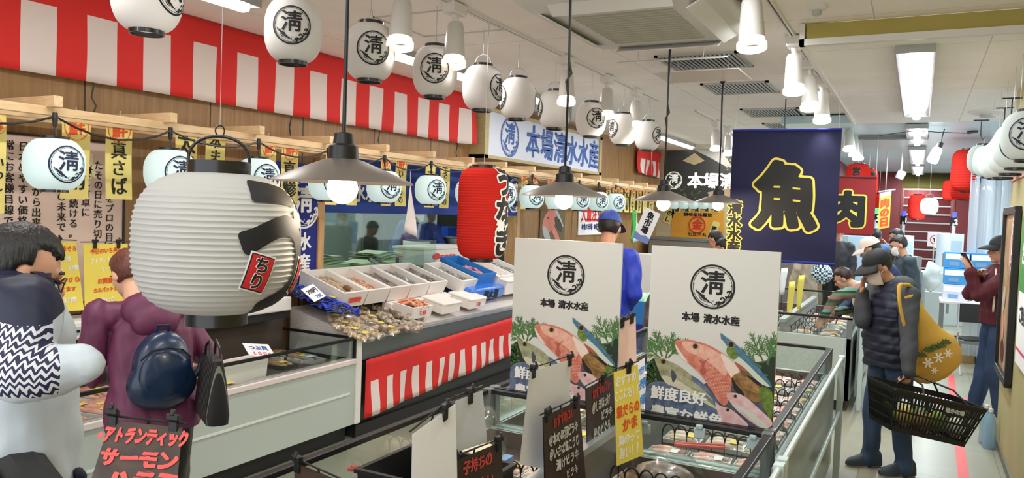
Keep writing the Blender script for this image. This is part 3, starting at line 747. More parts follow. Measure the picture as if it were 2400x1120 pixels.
ST = [(-25, 13, 258, 500, 'いわし', 1, 'yellow paper strip cut off at the left edge'), (143, 210, 264, 466, ' 鯖', 1, 'yellow paper strip behind the nearest lit lantern'), (248, 310, 272, 467, '真さば', 1, 'yellow paper strip right of the nearest lit lantern, one large kanji over two kana'), (409, 460, 303, 466, '太刀魚', 0, 'yellow paper strip behind the lit lantern left of the big lantern'), (482, 528, 305, 470, '本まぐろ', 0, 'yellow paper strip seen through the handle of the big lantern'), (610, 645, 322, 472, '石鯛', 1, 'yellow paper strip behind the lit lantern right of the big lantern handle'), (660, 699, 326, 476, '真鯵', 1, 'yellow paper strip at the left tip of the nearest pendant shade'),
      (763, 790, 345, 480, 'かつお', 1, 'yellow paper strip left of the nearest glowing bulb'), (815, 839, 350, 481, 'ひらめ', 1, 'yellow paper strip right of the nearest glowing bulb'), (893, 916, 360, 482, 'たらの', 1, 'yellow paper strip behind the lantern under the nearest pendant shade'), (927, 953, 362, 483, 'いかもの', 1, 'yellow paper strip left of the white pennant'), (996, 1019, 372, 486, 'きす', 0, 'yellow paper strip behind the lantern left of the long red lantern'), (1031, 1053, 374, 488, '本さわらの', 0, 'yellow paper strip just left of the long red lantern'), (1082, 1100, 380, 490, 'ほや', 0, 'yellow paper strip mostly hidden by the long red lantern'),
      (1221, 1236, 402, 490, 'いかめ', 1, 'yellow paper strip right of the small round crest curtain'), (1245, 1259, 404, 491, 'たこさ', 1, 'yellow paper strip left end under the second pendant shade'), (1284, 1297, 408, 490, 'はまち', 1, 'yellow paper strip beside the fish photo poster'), (1340, 1352, 412, 492, 'さけな', 1, 'yellow paper strip right of the second glowing bulb')]
for x0, x1, y0, y1, tx, rd, lb in ST: strip(x0, x1, y0, y1, tx, lb, bool(rd))
for k in range(8):
    x = 1421+k*14.4; ordn = ['first', 'second', 'third', 'fourth', 'fifth', 'sixth', 'seventh', 'eighth'][k]
    strip(x, x+10.5, 424+k*1.5, 496+k*.5, ['あじさ', 'さんま', 'いなだつ', '金目鯛', 'うにか', 'ほっけ', 'たらこの', 'えび'][k], ordn+' from the left of the far close-set yellow paper strips', True, X=-4.3)

# framed notice with columns of writing
nb = thing('wall_notice', 'large pinkish framed notice with columns of black brush writing at the left', 'notice board', (XW+.005, 2.3, 1.2))
y1 = 3.2; y0 = 1.7; z0, z1 = 1.12, 2.10
MB().b2(0, .02, y0-2.3, y1-2.3, z0-1.2, z1-1.2).build('board', mat('notice_pink', (224, 200, 188), .4), nb, False)
mb = MB()
for a, b, c, d in ((y0, y1, z1-.012, z1), (y0, y1, z0, z0+.012), (y1-.012, y1, z0, z1), (y0, y0+.012, z0, z1)): mb.b2(0, .03, a-2.3, b-2.3, c-1.2, d-1.2)
mb.build('black_frame', M_black, nb, False)
mb = MB(); fN = lambda a, b, c=0: Vector((.0215+c, a, b))
COL = [(20, 465, '常にお客様目線で！'), (53, 480, '日本めやすい価格でお'), (84, 560, 'から出来る'), (114, 430, 'ため、'), (143, 545, '食文化の未来で'), (171, 560, 'が並び続ける。'), (200, 510, '様に食卓に'), (228, 560, 'たその日に売り切'), (255, 590, '魚をプロの目で')]
for x, yb, tx in COL:
    pb = at(x, yb, X=XW+.025); sz = .057; n = len(tx)
    zt = pb.z+n*sz*1.05
    write(mb, fN, tx, sz, pb.y-2.3, min(zt, 2.06)-n*sz*.525-1.2, vertical=True, wx=.024, wy=.014, N=24, gap=.04, wob=.015)
mb.build('lettering', M_ink, nb, False)
fl = MB()
for a, l in ((.3, .09), (1.5, .1), (2.6, .07), (4.6, .11), (5.5, .08)):
    fc = at(208, 395, X=XW+.02); e = [(l*.5*cos(q), l*.2*sin(q)) for q in [2*pi*k/12 for k in range(12)]]
    fl.poly([fN(fc.y-2.3+cos(a)*l*.5+u*cos(a)-v*sin(a), fc.z-1.2+sin(a)*l*.5+u*sin(a)+v*cos(a), -.0006) for u, v in e])
fl.build('flower_print', mat('cream_print', (244, 232, 196), .5), nb, False)

# striped bunting
def striped(name, label, X, ya, yb, z0f, z1f, ph, pw, topf, nw=0, cat='bunting', amp=.0, bot=None, endfold=False, ofs=0):
    """red cloth with white bars hanging from a red band; z0f, z1f bottom and top heights"""
    t = thing(name, label, cat, (X, ya, z1f(ya)))
    ys = []; y = ya+ofs; k = 0; cols = []
    segs = []; yy = ya
    while yy < yb-1e-6:
        for l, m in ((ph-pw, 0), (pw, 1)):
            l0 = l
            if yy == ya: l0 = max(.02, l-ofs)
            e = min(yb, yy+l0); n = max(1, int((e-yy)/.05))
            for i in range(n): segs.append((yy+(e-yy)*i/n, yy+(e-yy)*(i+1)/n, m))
            yy = e
            if yy >= yb-1e-6: break
    mb = MB(); nz = 10; nt_ = max(1, int(round(nz*topf)))
    def P(y, v):
        a, b = z1f(y), z0f(y); z = a+(b-a)*v
        d = amp*(sin(y*9+v*2)+.6*sin(y*23+v*5)+.5*sin(y*4-v*6))*(.3+v)
        e = 0
        if endfold and y > yb-.22: e = (y-(yb-.22))**1.0*.55*(v*.8+.2)
        return Vector((X+d+e-X, y-ya-(e*.35*v if endfold else 0), z-z1f(ya)))
    for a, b, m in segs:
        for r in range(nz):
            v0, v1 = r/nz, (r+1)/nz
            mb.add([P(a, v0), P(b, v0), P(b, v1), P(a, v1)], [(0, 1, 2, 3)], m if r >= nt_ else 0)
    # merge coincident vertices for a continuous cloth
    o = mb.build('cloth', [M_red, M_wcloth], t, True, solid=.002)
    bm = bmesh.new(); bm.from_mesh(o.data); bmesh.ops.remove_doubles(bm, verts=bm.verts, dist=.0004); bm.to_mesh(o.data); bm.free()
    return t
ws = [(47, 127), (203, 272), (336, 395), (452, 505), (550, 602), (643, 687), (724, 765), (797, 832), (860, 895), (923, 952), (977, 1004), (1027, 1050)]
wy = [(at(a, 200+.12*a, X=-4.40).y, at(b, 200+.12*b, X=-4.40).y) for a, b in ws]
per = (wy[-1][0]-wy[0][0])/(len(wy)-1); wd_ = sum(b-a for a, b in wy)/len(wy)
start = wy[0][0]-per*2-(per-wd_)
striped('bunting', 'long red and white striped bunting along the top of the left wall', -4.40, start, 7.35, lambda y: 2.43+.004*y, lambda y: ZC-.004, per, wd_, .33, amp=.004, endfold=True)
y_a, y_b = 13.0, 14.35
striped('bunting', 'short red and white bunting end at the far corner by the dark shop banner', -4.38, y_a, y_b, lambda y: at(1515, 408, X=-4.38).z-.02*(y-13), lambda y: at(1515, 350, X=-4.38).z, .33, .16, .35, amp=.02)

# long shop sign
sg = thing('shop_sign', 'long white shop sign with blue crest and blue brush writing, framed in wood', 'sign', (-4.28, 7.7, 2.66))
p0 = at(1135, 262, X=-4.28); p1 = at(1410, 313, X=-4.28); q0 = at(1135, 372, X=-4.28); q1 = at(1404, 408, X=-4.28)
zt, zb = (p0.z+p1.z)/2, (q0.z+q1.z)/2; yA, yB = p0.y, p1.y; sg.location = (-4.28, yA, (zt+zb)/2); hgt = zt-zb; L = yB-yA
MB().b2(-.18, -.01, .02, L-.02, -hgt/2+.02, hgt/2-.02).build('sign_box', M_trimwood, sg, False)
mb = MB(); e = .06
for a in ((-.18, .02, 0, L, hgt/2-e*.6, hgt/2), (-.18, .02, 0, L, -hgt/2, -hgt/2+e*.6), (-.18, .02, 0, e*1.5, -hgt/2, hgt/2), (-.18, .02, L-e*1.5, L, -hgt/2, hgt/2)): mb.b2(*a)
mb.build('wooden_frame', wood('sign_frame_wood', (178, 160, 112), (198, 180, 134)), sg, False)
MB().b2(-.012, .0, e, L-e, -hgt/2+.03, hgt/2-.03).build('sign_face', mat('sign_white', (214, 220, 236), .4), sg, False)
mb = MB(); f = lambda a, b, c=0: Vector((c, a, b)); put_crest(mb, f, hgt*.82, .62, 0, .003, bold=.016)
for ch, u in zip('本場清水水産', [1.30+.425*k for k in range(6)]): write(mb, f, ch, .41, u*L/3.72, .0, c=.003, wx=.042, wy=.026, N=56, wob=.02, sx=.95)
mb.build('brush_writing', M_inkblue, sg, False)

# curtains of the hatch
def cloth_panel(name, label, cat, X, ya, yb, z0, z1, m, amp=.012, n=24, write_=None, mats=None, group=None):
    t = thing(name, label, cat, (X, (ya+yb)/2, z1), 0, group); w = yb-ya; h = z1-z0
    f = lambda a, b, c=0: Vector((amp*sin(a*14)*(.2+abs(b)/h)+amp*.5*sin(a*31+b*6)+c, a, b))
    mb = MB(); mb.grid(lambda u, v: f((u-.5)*w, (v-1)*h), n, 10, 0)
    if write_: write_(mb, f, w, h)
    mb.build('cloth', [m]+(mats or []), t); return t
def w1(mb, f, w, h):
    a = at(855, 452, X=-4.42).y-6.8; write(mb, f, '清水水産', .17, a, -.62*h, c=.004, mi=1, wx=.04, wy=.03, N=30, merge=False)
    a = at(1206, 457, X=-4.42).y-6.8; put_crest(mb, f, .42, a, -.47*h, .004, 1, bold=.016)
cloth_panel('noren_curtain', 'blue half curtain with white writing across the kitchen hatch', 'curtain', -4.42, HY0+.04, HY1-.04, 1.69, 2.17, M_navy2, .006, 40, w1, [M_whiteink])
def w2(mb, f, w, h):
    write(mb, f, '水産', .15, w*.22, -.74*h, c=.004, mi=1, vertical=True, wx=.045, wy=.03, N=30, merge=False, gap=.15); put_crest(mb, f, .4, w*.18, -.33*h, .004, 1, bold=.016)
cloth_panel('wall_banner', 'navy wall banner with white crest and writing, right behind the big lantern', 'banner', -4.42, 4.42, 4.96, 1.10, 2.08, M_navy, .004, 12, w2, [M_whiteink])

# posters on the wall past the hatch
M_pink = mat('print_pink', (214, 130, 116), .5); M_dk = mat('print_dark', (64, 58, 52), .5); M_silver = mat('print_silver', (176, 180, 184), .5)
def poster(name, label, cat, x0, x1, y0, y1, X, col, draw, mats, cat2=None):
    a = at(x0, (y0+y1)/2, X=X); b = at(x1, (y0+y1)/2, X=X); zt = at((x0+x1)/2, y0, X=X).z; zb = at((x0+x1)/2, y1, X=X).z
    t = thing(name, label, cat, (X, (a.y+b.y)/2, (zt+zb)/2)); w, h = b.y-a.y, zt-zb
    MB().b2(-.012, 0, -w/2, w/2, -h/2, h/2).build('sheet', col, t, False)
    mb = MB(); draw(mb, lambda a_, b_, c=0: Vector((c, a_, b_)), w, h); mb.build('print', mats, t, False); return t
def ellp(mb, f, cx, cy, rx, ry, rot, c, mi, n=20, top=1):
    ca, sa = cos(rot), sin(rot)
    mb.poly([f(cx+rx*cos(q)*ca-ry*sin(q)*sa, cy+rx*cos(q)*sa+ry*sin(q)*ca, c) for q in [2*pi*k/n for k in range(n)]], mi)
def fishposter(mb, f, w, h):
    ellp(mb, f, -.15*w, .15*h, .3*w, .34*h, .5, .002, 0); ellp(mb, f, .1*w, -.25*h, .36*w, .12*h, -.7, .003, 0); ellp(mb, f, .22*w, .05*h, .2*w, .15*h, -.6, .003, 1); ellp(mb, f, -.25*w, -.28*h, .2*w, .16*h, -.7, .0025, 2); ellp(mb, f, .2*w, .32*h, .3*w, .07*h, -.7, .003, 2); ellp(mb, f, -.22*w, .25*h, .03*w, .03*h, 0, .004, 1)
poster('fish_poster', 'unframed fish photo poster on the wall right of the kitchen hatch', 'poster', 1266, 1324, 492, 566, XW+.02, mat('print_olive', (106, 92, 62), .6), fishposter, [M_pink, M_dk, M_silver])
def noticep(mb, f, w, h):
    write(mb, f, '業務用のご注文', .17, 0, .33*h, c=.002, mi=0, wx=.045, wy=.03, N=22, sx=1.0*w/1.3); write(mb, f, '大量注文', .27, -.02, .02*h, c=.002, mi=1, wx=.04, wy=.03, N=26, sx=.9*w/1.2); mb.b2(.001, .002, -w*.42, w*.4, -.13*h, -.115*h, 1); write(mb, f, '●魚の市場 ●配達可', .1, 0, -.3*h, c=.002, mi=2, wx=.05, wy=.04, N=20, sx=.9); mb.b2(.001, .002, -w*.5, w*.5, .46*h, .5*h, 2)
poster('notice_poster', 'white notice poster with red and navy writing behind the man in the blue cap', 'poster', 1357, 1417, 455, 550, XW+.02, M_paper, noticep, [M_ink, M_redink, mat('navy_ink', (44, 48, 110), .6)])

# pennants and bags near the hatch
t = thing('white_pennant', 'limp white pennant hanging in front of the hatch beside the fishmonger', 'flag', at(962, 400, X=-3.9))
o_ = t.location; P_ = [at(962, 430, X=-3.9)-o_, at(945, 538, X=-3.9)-o_, at(976, 557, X=-3.9)-o_]
mb = MB(); mb.grid(lambda u, v: P_[0].lerp(P_[1].lerp(P_[2], u), v)+Vector((.02*sin(u*6+v*3)*v, 0, 0)), 6, 8); mb.build('cloth', M_wcloth, t, solid=.002)
MB().tube([(0, 0, 0), P_[0]], .003, 6).build('cord', M_lgrey, t)
M_green = mat('green_plastic', (66, 170, 72), .4); M_clearw = mat('white_plastic_bag', (214, 222, 222), .35)
def hang_flag(label, cx, y0, y1, w, X):
    c = at(cx, y0, X=X); b = at(cx, y1, X=X); t = thing('plastic_pennant', label, 'flag', c); hh = c.z-b.z
    mb = MB()
    for s, mi in ((-1, 0), (1, 1)):
        mb.grid(lambda u, v: Vector((.03*sin(u*5+v*4), s*u*w*(.1+v)*.6+.02*v, -v*hh*(1-.15*u))), 6, 8, mi)
    mb.build('cloth', [M_green, M_clearw], t, solid=.002); MB().tube([(0, 0, 0), (0, 0, JZ-.03-c.z)], .003, 5).build('cord', M_lgrey, t)
hang_flag('green and white pennant above the man in the blue cap', 1434, 458, 520, .26, -4.0); hang_flag('green and white pennant right of the man in the blue cap', 1488, 492, 572, .34, -4.0)

# slanted market paper, orange cloth, small strips on the back wall
YB = 14.4955
def backcloth(name, label, cat, x0, x1, y0, y1, Y, m, draw, mats, tilt=0, thick=.004):
    a = at(x0, (y0+y1)/2, Y=Y); b = at(x1, (y0+y1)/2, Y=Y); zt = at((x0+x1)/2, y0, Y=Y).z; zb = at((x0+x1)/2, y1, Y=Y).z
    t = thing(name, label, cat, ((a.x+b.x)/2, Y, (zt+zb)/2)); t.rotation_euler = (0, tilt, 0); w, h = b.x-a.x, zt-zb
    MB().b2(-w/2, w/2, 0, thick, -h/2, h/2).build('sheet', m, t, False)
    f = lambda a_, b_, c=0: Vector((a_, -c, b_)); mb = MB(); draw(mb, f, w, h); mb.build('print', mats, t, False); return t
M_tan = mat('gold_cloth', (232, 160, 52), .7); M_wave = mat('print_blue', (120, 140, 200), .6)
def d1(mb, f, w, h):
    write(mb, f, '魚市場', h*.23, 0, .1*h, c=.003, mi=0, vertical=True, wx=.05, wy=.035, N=30); mb.poly([f(-w/2, -h/2, .002), f(w/2, -h/2, .002), f(w/2, -.32*h, .002), f(.2*w, -.28*h, .002), f(-.1*w, -.33*h, .002), f(-w/2, -.27*h, .002)], 1)
backcloth('market_paper', 'slanted white market paper with black brush writing and blue wave edge', 'paper sign', 1496, 1534, 490, 568, 9.5, M_paper, d1, [M_ink, M_wave], tilt=radians(22))
_mp = bpy.data.objects['market_paper']; MB().tube([(0, 0, .2), rotm(ry=-radians(22))@Vector((0, 0, ZC-_mp.location.z))], .002, 5).build('string', M_lgrey, _mp)
def d2(mb, f, w, h):
    write(mb, f, '讃岐金比羅宮', h*.13, 0, .34*h, c=.003, mi=0, wx=.04, wy=.03, N=22, sx=1.25); write(mb, f, '七五三丸', h*.12, 0, -.33*h, c=.003, mi=0, wx=.04, wy=.03, N=22, sx=1.4)
    write(mb, f, '金', h*.36, 0, .0, c=.003, mi=1, wx=.05, wy=.035, N=40)
    ring = [(h*.27*cos(q), h*.27*sin(q)) for q in [2*pi*k/36 for k in range(36)]]; mb.tube([f(a, b, .004) for a, b in ring], h*.022, 6, 1, closed=True)
backcloth('shrine_cloth', 'orange shrine cloth with a red ringed character on the back wall', 'cloth', 1574, 1697, 492, 561, YB, M_tan, d2, [M_ink, M_redink])
def d3(txt):
    return lambda mb, f, w, h: write(mb, f, txt, min(w*.75, h*.9/len(txt)), 0, 0, c=.003, mi=0, vertical=True, wx=.04, wy=.03, N=20)
backcloth('paper_strip', 'tilted yellow strip left of the orange shrine cloth', 'paper strip', 1558, 1577, 488, 524, YB, M_strip, d3('のし'), [M_ink], tilt=.35)
backcloth('paper_strip', 'tilted yellow strip at the right edge of the orange shrine cloth', 'paper strip', 1663, 1680, 518, 566, YB-.005, M_strip, d3('寿司'), [M_ink], tilt=.32)
for k in range(5):
    backcloth('paper_strip', ['first', 'second', 'third', 'fourth', 'last'][k]+' short yellow strip in the row above the orange shrine cloth', 'paper strip', 1580+k*23, 1594+k*23, 484, 498, YB-.005, M_strip, d3('魚'), [M_ink])
sh = None
for k in range(5):
    lb = ['first', 'second', 'third', 'fourth', 'last'][k]+' tiny lit lantern in the row above the orange shrine cloth'
    p = at(1580+k*23, 480, Y=14.0)
    if sh is None: sh = lantern('paper_lantern', lb, p, .085, .075, .04, .01, paper=M_lanlit, group='tiny lanterns over the back counter', crests=False, n=20, bail=.06, hook=ZC-p.z, ribs=10)
    else: dup(sh, p, label=lb)
def d4(mb, f, w, h):
    put_crest(mb, f, .30, -w*.40, -.08*h, .003, 0, bold=.018)
    for k, ch in enumerate('本場清水水産'): write(mb, f, ch, .27, -w*.40+.38+k*.27, -.08*h, c=.003, mi=0, wx=.045, wy=.03, N=44, wob=.015)
    mb.poly([f(-.1*w, -.5*h, .002), f(.5*w, -.5*h, .002), f(.5*w, -.12*h, .002), f(.15*w, -.18*h, .002)], 1)
    mb.poly([f(-.06*w, -.3*h, .0025), f(.14*w, -.2*h, .0025), f(.2*w, -.42*h, .0025), f(.0*w, -.5*h, .0025)], 2)
    for k in range(9): mb.poly([f(.06*w+k*.03*w, -.5*h, .003), f(.075*w+k*.03*w, -.5*h, .003), f(.10*w+k*.03*w, -.3*h, .003)], 3)
    mb.poly([f(-.2*w, .5*h, .002), f(.05*w, .5*h, .002), f(.18*w, .16*h, .002), f(.1*w, .2*h, .002), f(-.05*w, .36*h, .002)], 4)
    mb.poly([f(-.32*w, .3*h, .002), f(-.2*w, .45*h, .002), f(-.1*w, .3*h, .002), f(-.2*w, .22*h, .002)], 2)
    rs = random.Random(4)
    for k in range(60): x_, y_ = rs.uniform(.1, .48)*w, rs.uniform(.12, .48)*h; ellp(mb, f, x_, y_, .02, .008, rs.uniform(0, 3), .0025, 5, 5)
    for k in range(25): x_, y_ = rs.uniform(-.45, -.1)*w, rs.uniform(-.5, -.2)*h; ellp(mb, f, x_, y_, .03, .012, rs.uniform(0, 3), .0025, 6, 5)
bw = backcloth('shop_banner', 'dark photo banner with white crest and writing high on the back wall', 'banner', 1556, 1800, 352, 476, 13.2, mat('banner_black', (30, 30, 28), .5), d4, [M_whiteink, mat('print_flesh', (176, 72, 78), .5), mat('print_tan', (150, 130, 96), .5), mat('print_fleshlight', (220, 160, 156), .5), mat('print_fish', (150, 148, 140), .5), mat('print_leaf', (150, 140, 40), .5), mat('print_moss', (70, 84, 42), .5)])

# navy fish banner
YN = 7.2
a = at(1718, 308, Y=YN); b = at(1973, 308, Y=YN); zb = at(1835, 612, Y=YN).z
t = thing('fish_banner', 'big navy banner with a black yellow-edged fish character hanging over the island', 'banner', ((a.x+b.x)/2, YN, a.z)); w = b.x-a.x; h = a.z-zb
f = lambda u, v, c=0: Vector((u, -c+.010*sin(u*5+v*2)*(.3-v/h*.5)+.006*sin(v*16+u*3)*(abs(v)/h), v))
mb = MB(); mb.grid(lambda u, v: f((u-.5)*w, (v-1)*h), 14, 24, 0); 
write(mb, f, '魚', .60, .03*w, -.50*h, c=.004, mi=1, wx=.092, wy=.078, N=64, merge=False, sx=.9, wob=.015); write(mb, f, '魚', .60, .03*w, -.50*h, c=.007, mi=2, wx=.056, wy=.044, N=64, merge=False, sx=.9, wob=.015)
for k, ch in enumerate('清水水産'):
    write(mb, f, ch, .13, -.445*w, -.60*h-k*.105*h, c=.004, mi=1, wx=.11, wy=.1, N=36, merge=False); write(mb, f, ch, .13, -.445*w, -.60*h-k*.105*h, c=.007, mi=2, wx=.045, wy=.035, N=36, merge=False)
mb.build('cloth', [mat('banner_navy', (9, 11, 58), .75, bump=.1, bscale=9), mat('yellow_ink', (226, 206, 84), .6), M_ink], t)
MB().cyl((-w/2, 0, .006), (w/2, 0, .006), .012, n=10).build('top_rod', M_navy, t); MB().cyl((-w/2, 0, -h), (w/2, 0, -h), .012, n=10).build('bottom_rod', M_navy, t)
for s in (-1, 1): MB().tube([(s*w*.48, 0, .01), (s*w*.46, 0, ZC-a.z)], .0015, 5).build('hanging_wire', M_lgrey, t)
q = dup(pl, at(1832, 452, Y=8.35), label='pendant lamp hidden behind the navy fish banner, only its ceiling cup in sight')
q.children[-1].name
# red meat banner
YM = 10.6
a = at(1930, 415, Y=YM); b = at(2055, 415, Y=YM); zb = at(2010, 548, Y=YM).z
t = thing('meat_banner', 'dark red banner with a black yellow-edged meat character right of the navy banner', 'banner', ((a.x+b.x)/2, YM, a.z)); w = b.x-a.x; h = a.z-zb; ox = at(1988, 490, Y=YM)
f = lambda u, v, c=0: Vector((u, -c+.008*sin(u*8), v))
mb = MB(); mb.grid(lambda u, v: f((u-.5)*w, (v-1)*h), 10, 10, 0)
u0, v0 = ox.x-t.location.x-.02, ox.z-a.z
write(mb, f, '肉', .46, u0, v0, c=.004, mi=1, wx=.10, wy=.088, N=50, merge=False); write(mb, f, '肉', .46, u0, v0, c=.007, mi=2, wx=.058, wy=.045, N=50, merge=False)
mb.build('cloth', [mat('banner_red', (140, 22, 26), .7), MATS['yellow_ink'], M_ink], t)
MB().cyl((-w/2, 0, .005), (w/2, 0, .005), .012, n=10).build('top_rod', M_darkred, t); MB().tube([(.3, 0, .01), (.3, 0, ZL-a.z)], .002, 5).build('hanging_wire', M_lgrey, t)
# ================================================================== FREEZERS, COUNTERS AND GOODS
M_panel = mat('freezer_panel', (184, 194, 188), .4); M_rim = mat('freezer_rim', (226, 214, 212), .35); M_inner = mat('freezer_inside', (84, 74, 66), .4)
M_steel2 = mat('brushed_steel', (128, 134, 134), .38, .75); M_kick = mat('kick_plate', (26, 27, 29), .5); M_darkp = mat('dark_panel', (52, 56, 58), .4)
rnd = random.Random(11)
def open_box(mb, l, w, h, t=.02, mi=None, R=None, c=(0, 0, 0), lip=0):
    """open-topped box, base at z=0"""
    c = Vector(c); R = R or Matrix.Identity(3)
    def r(x, y, z): return [c+R@Vector(p) for p in ((-x, -y, z), (x, -y, z), (x, y, z), (-x, y, z))]
    L, W = l/2, w/2
    rings = [r(L*.94, W*.94, 0), r(L, W, h), r(L-t, W-t, h), r(L*.94-t, W*.94-t, t)]
    if lip: rings = [r(L*.94, W*.94, 0), r(L, W, h-lip), r(L+lip*.6, W+lip*.6, h-lip), r(L+lip*.6, W+lip*.6, h), r(L-t, W-t, h), r(L*.94-t, W*.94-t, t)]
    mb.loft(rings, True, mi)

# ---- left flat freezer
fz = thing('chest_freezer', 'long white chest freezer with black-edged glass front along the left wall', 'freezer', (-4.0, 2.7, 0))
def L(x0, x1, y0, y1, z0, z1, m, name, par, bev=0): return MB().b2(x0+4, x1+4, y0-2.7, y1-2.7, z0, z1).build(name, m, par, False, bev)
L(-4.4, -3.74, .7, 4.56, 0, .13, M_kick, 'kick_plate', fz)
pn = L(-3.72, -3.66, .7, 4.56, .13, .585, M_panel, 'front_panel', fz, .004); L(-3.659, -3.655, .7, 4.5, .365, .38, mat('panel_line', (224, 228, 226), .4), 'trim_line', pn)
L(-4.42, -3.72, .7, 4.56, .13, .59, M_inner, 'deck', fz); L(-4.44, -4.38, .7, 4.56, .13, 1.06, M_inner, 'back_wall', fz)
L(-3.74, -3.65, .7, 4.56, .585, .625, M_rim, 'rim', fz, .006)
L(-3.672, -3.664, .7, 4.54, .625, .77, M_glass, 'front_glass', fz)
mb = MB(); mb.b2(.325, .345, -2, 1.87, .765, .785); mb.b2(-.4, .345, 1.85, 1.87, .765, .785); mb.b2(.325, .345, 1.84, 1.87, .6, .785); mb.build('black_rail', M_black, fz, False)
L(-4.4, -3.67, 4.545, 4.553, .5, .765, M_glass, 'side_glass', fz)
L(-3.72, -3.645, 4.56, 4.62, .13, .80, M_white, 'end_post', fz, .006)
hd = L(-4.42, -4.15, .7, 4.40, .955, 1.06, M_white, 'rear_hood', fz, .012)
mb = MB(); mb.b2(-.4, -.17, -2, 1.7, .90, .955); mb.build('air_grille', M_blackmat, fz, False)
th = MB(); th.b2(-.152, -.146, -.05, .14, .985, 1.03); th.build('thermometer_plate', M_lgrey, hd, False); MB().b2(-.147, -.143, -.04, .03, .998, 1.012).build('display', M_black, hd, False)

# ---- sloping fish counter with striped cloth
ct = thing('fish_counter', 'steel fish counter with sloping ice bed, cloth-fronted, under the kitchen hatch', 'counter', (-4.0, 6.6, 0))
def K(x0, x1, y0, y1, z0, z1, m, name, par=ct, bev=0): return MB().b2(x0+4, x1+4, y0-6.6, y1-6.6, z0, z1).build(name, m, par, False, bev)
K(-4.4, -3.72, 4.64, 8.7, .0, .60, M_darkp, 'body'); K(-3.70, -3.66, 4.64, 8.7, .60, .745, M_steel2, 'steel_band'); K(-3.72, -3.655, 4.64, 8.7, .745, .765, M_alu, 'edge_strip')
mb = MB(); mb.prism([(0, .60), (.66, .60), (.66, .77), (0, .935)], lambda a, b, c: Vector((-.40+a, -1.95+c, b)), 3.95)
mb.build('ice_bed', mat('crushed_ice', (220, 212, 208), .3, noise_=.05, nscale=40, bump=.6, bscale=60), ct, False)
K(-3.72, -3.69, 4.62, 8.7, 0, .1, M_kick, 'kick_plate'); K(-4.40, -4.10, 4.85, 8.0, .80, 1.0, M_darkp, 'crate_shelf')
def gs(x, y, off=0):
    """point seen at photo pixel on the sloping bed raised by off"""
    d = RT*((x-1200)/FPX)-UP*((y-560)/FPX)+FW; k = .25
    t = (.77+off-H+k*-3.74)/(d.z+k*d.x); return Vector((0, 0, H))+d*t
cl_a, cl_b = 4.66, 8.3
striped('bunting', 'red and white striped cloth pinned along the front of the fish counter', -3.635, cl_a, cl_b, lambda y: .155+.055*(y-4.66), lambda y: .60+.028*(y-4.66), .185, .085, .36, amp=.010, ofs=.03)
tl = radians(18)
Rt = rotm(ry=tl); Rb0 = rotm(ry=radians(14))      # lean of the crates; slope of the bed: wall side up
def crate(label, y, x=-4.185, l=.48, w=.295, h=.13, m=None, fill=None, fillm=None, R=None, z=None, name='styrofoam_crate', group='foam crates leaning on the counter', n=26, txt=None, kind='stuff'):
    zz = z if z is not None else 1.025+.4*(-4.185-x)
    t = thing(name, label, 'crate', (x, y, zz), 0, group); R = R or Rt
    b = MB(); open_box(b, l, w, h, .022, R=R); b.build('shell', m or M_foam, t, angle=30)
    if txt:
        f = lambda a, b_, c=0: R@Vector((l/2+.002+c, a, h*.5+b_)); q = MB(); write(q, f, txt, .05, 0, 0, wx=.05, wy=.04, N=20); q.build('lettering', M_redink, t, False)
    if fill: 
        q = MB(); fill(q, l, w, h, R); o = q.build(fill.__name__.strip('_').replace('fill_', ''), fillm, t); o['kind'] = 'stuff'
    return t
def fill_shrimp(q, l, w, h, R):
    for k in range(80):
        x, y = rnd.uniform(-l*.25, l*.34), rnd.uniform(-w*.38, w*.38); a = rnd.uniform(0, 6); c = Vector((x, y, .07+rnd.uniform(0, .02)))
        q.tube([R@(c+Vector((.03*cos(a+s)*1, .03*sin(a+s), .006*sin(3*s)))) for s in (0, .5, 1, 1.5, 2)], [.003, .007, .007, .005, .002], 5)
def fill_crab_legs(q, l, w, h, R):
    for k in range(34):
        x, y = rnd.uniform(-l*.3, l*.34), rnd.uniform(-w*.35, w*.35); a = rnd.uniform(-.8, .8); c = Vector((x, y, .085+rnd.uniform(0, .03)))
        q.tube([R@(c+Vector((-.07*cos(a), -.07*sin(a), -.01))), R@(c+Vector((0, 0, .02))), R@(c+Vector((.06*cos(a+.5), .06*sin(a+.5), 0)))], [.008, .007, .003], 5)
def fill_small_fish(q, l, w, h, R):
    for k in range(110):
        x, y = rnd.uniform(-l*.30, l*.30), rnd.uniform(-w*.36, w*.36); a = rnd.gauss(0, .4); c = Vector((x, y, .07+rnd.uniform(0, .025)))
        q.tube([R@(c+Vector((s*cos(a), s*sin(a), 0))) for s in (-.06, -.03, .02, .05, .065)], [.004, .010, .009, .003, .009], 5)
M_shr = mat('cooked_shrimp', (206, 140, 104), .4, col2=(226, 180, 150), nscale=30); M_brownfish = mat('dark_fish', (110, 92, 84), .35, col2=(160, 146, 138), nscale=25); M_silv = mat('silver_fish', (176, 172, 168), .3, .2, col2=(120, 116, 116), nscale=25); M_clam = mat('clam_shell', (150, 118, 84), .5, col2=(222, 200, 168), nscale=40)
crate('first leaning foam crate from the big lantern, with one brown sea squirt', 4.875, fill=fill_small_fish, fillm=M_clam, txt='活貝物'); crate('second leaning foam crate, orange shrimp with upright feelers', 5.175, fill=fill_shrimp, fillm=M_shr); crate('third leaning foam crate, dark slender fish', 5.475, fill=fill_small_fish, fillm=M_brownfish); crate('fourth leaning foam crate, small grey fish and a price card', 5.775, fill=fill_small_fish, fillm=M_silv); crate('fifth leaning foam crate, brown-grey fish', 6.075, fill=fill_small_fish, fillm=M_brownfish)
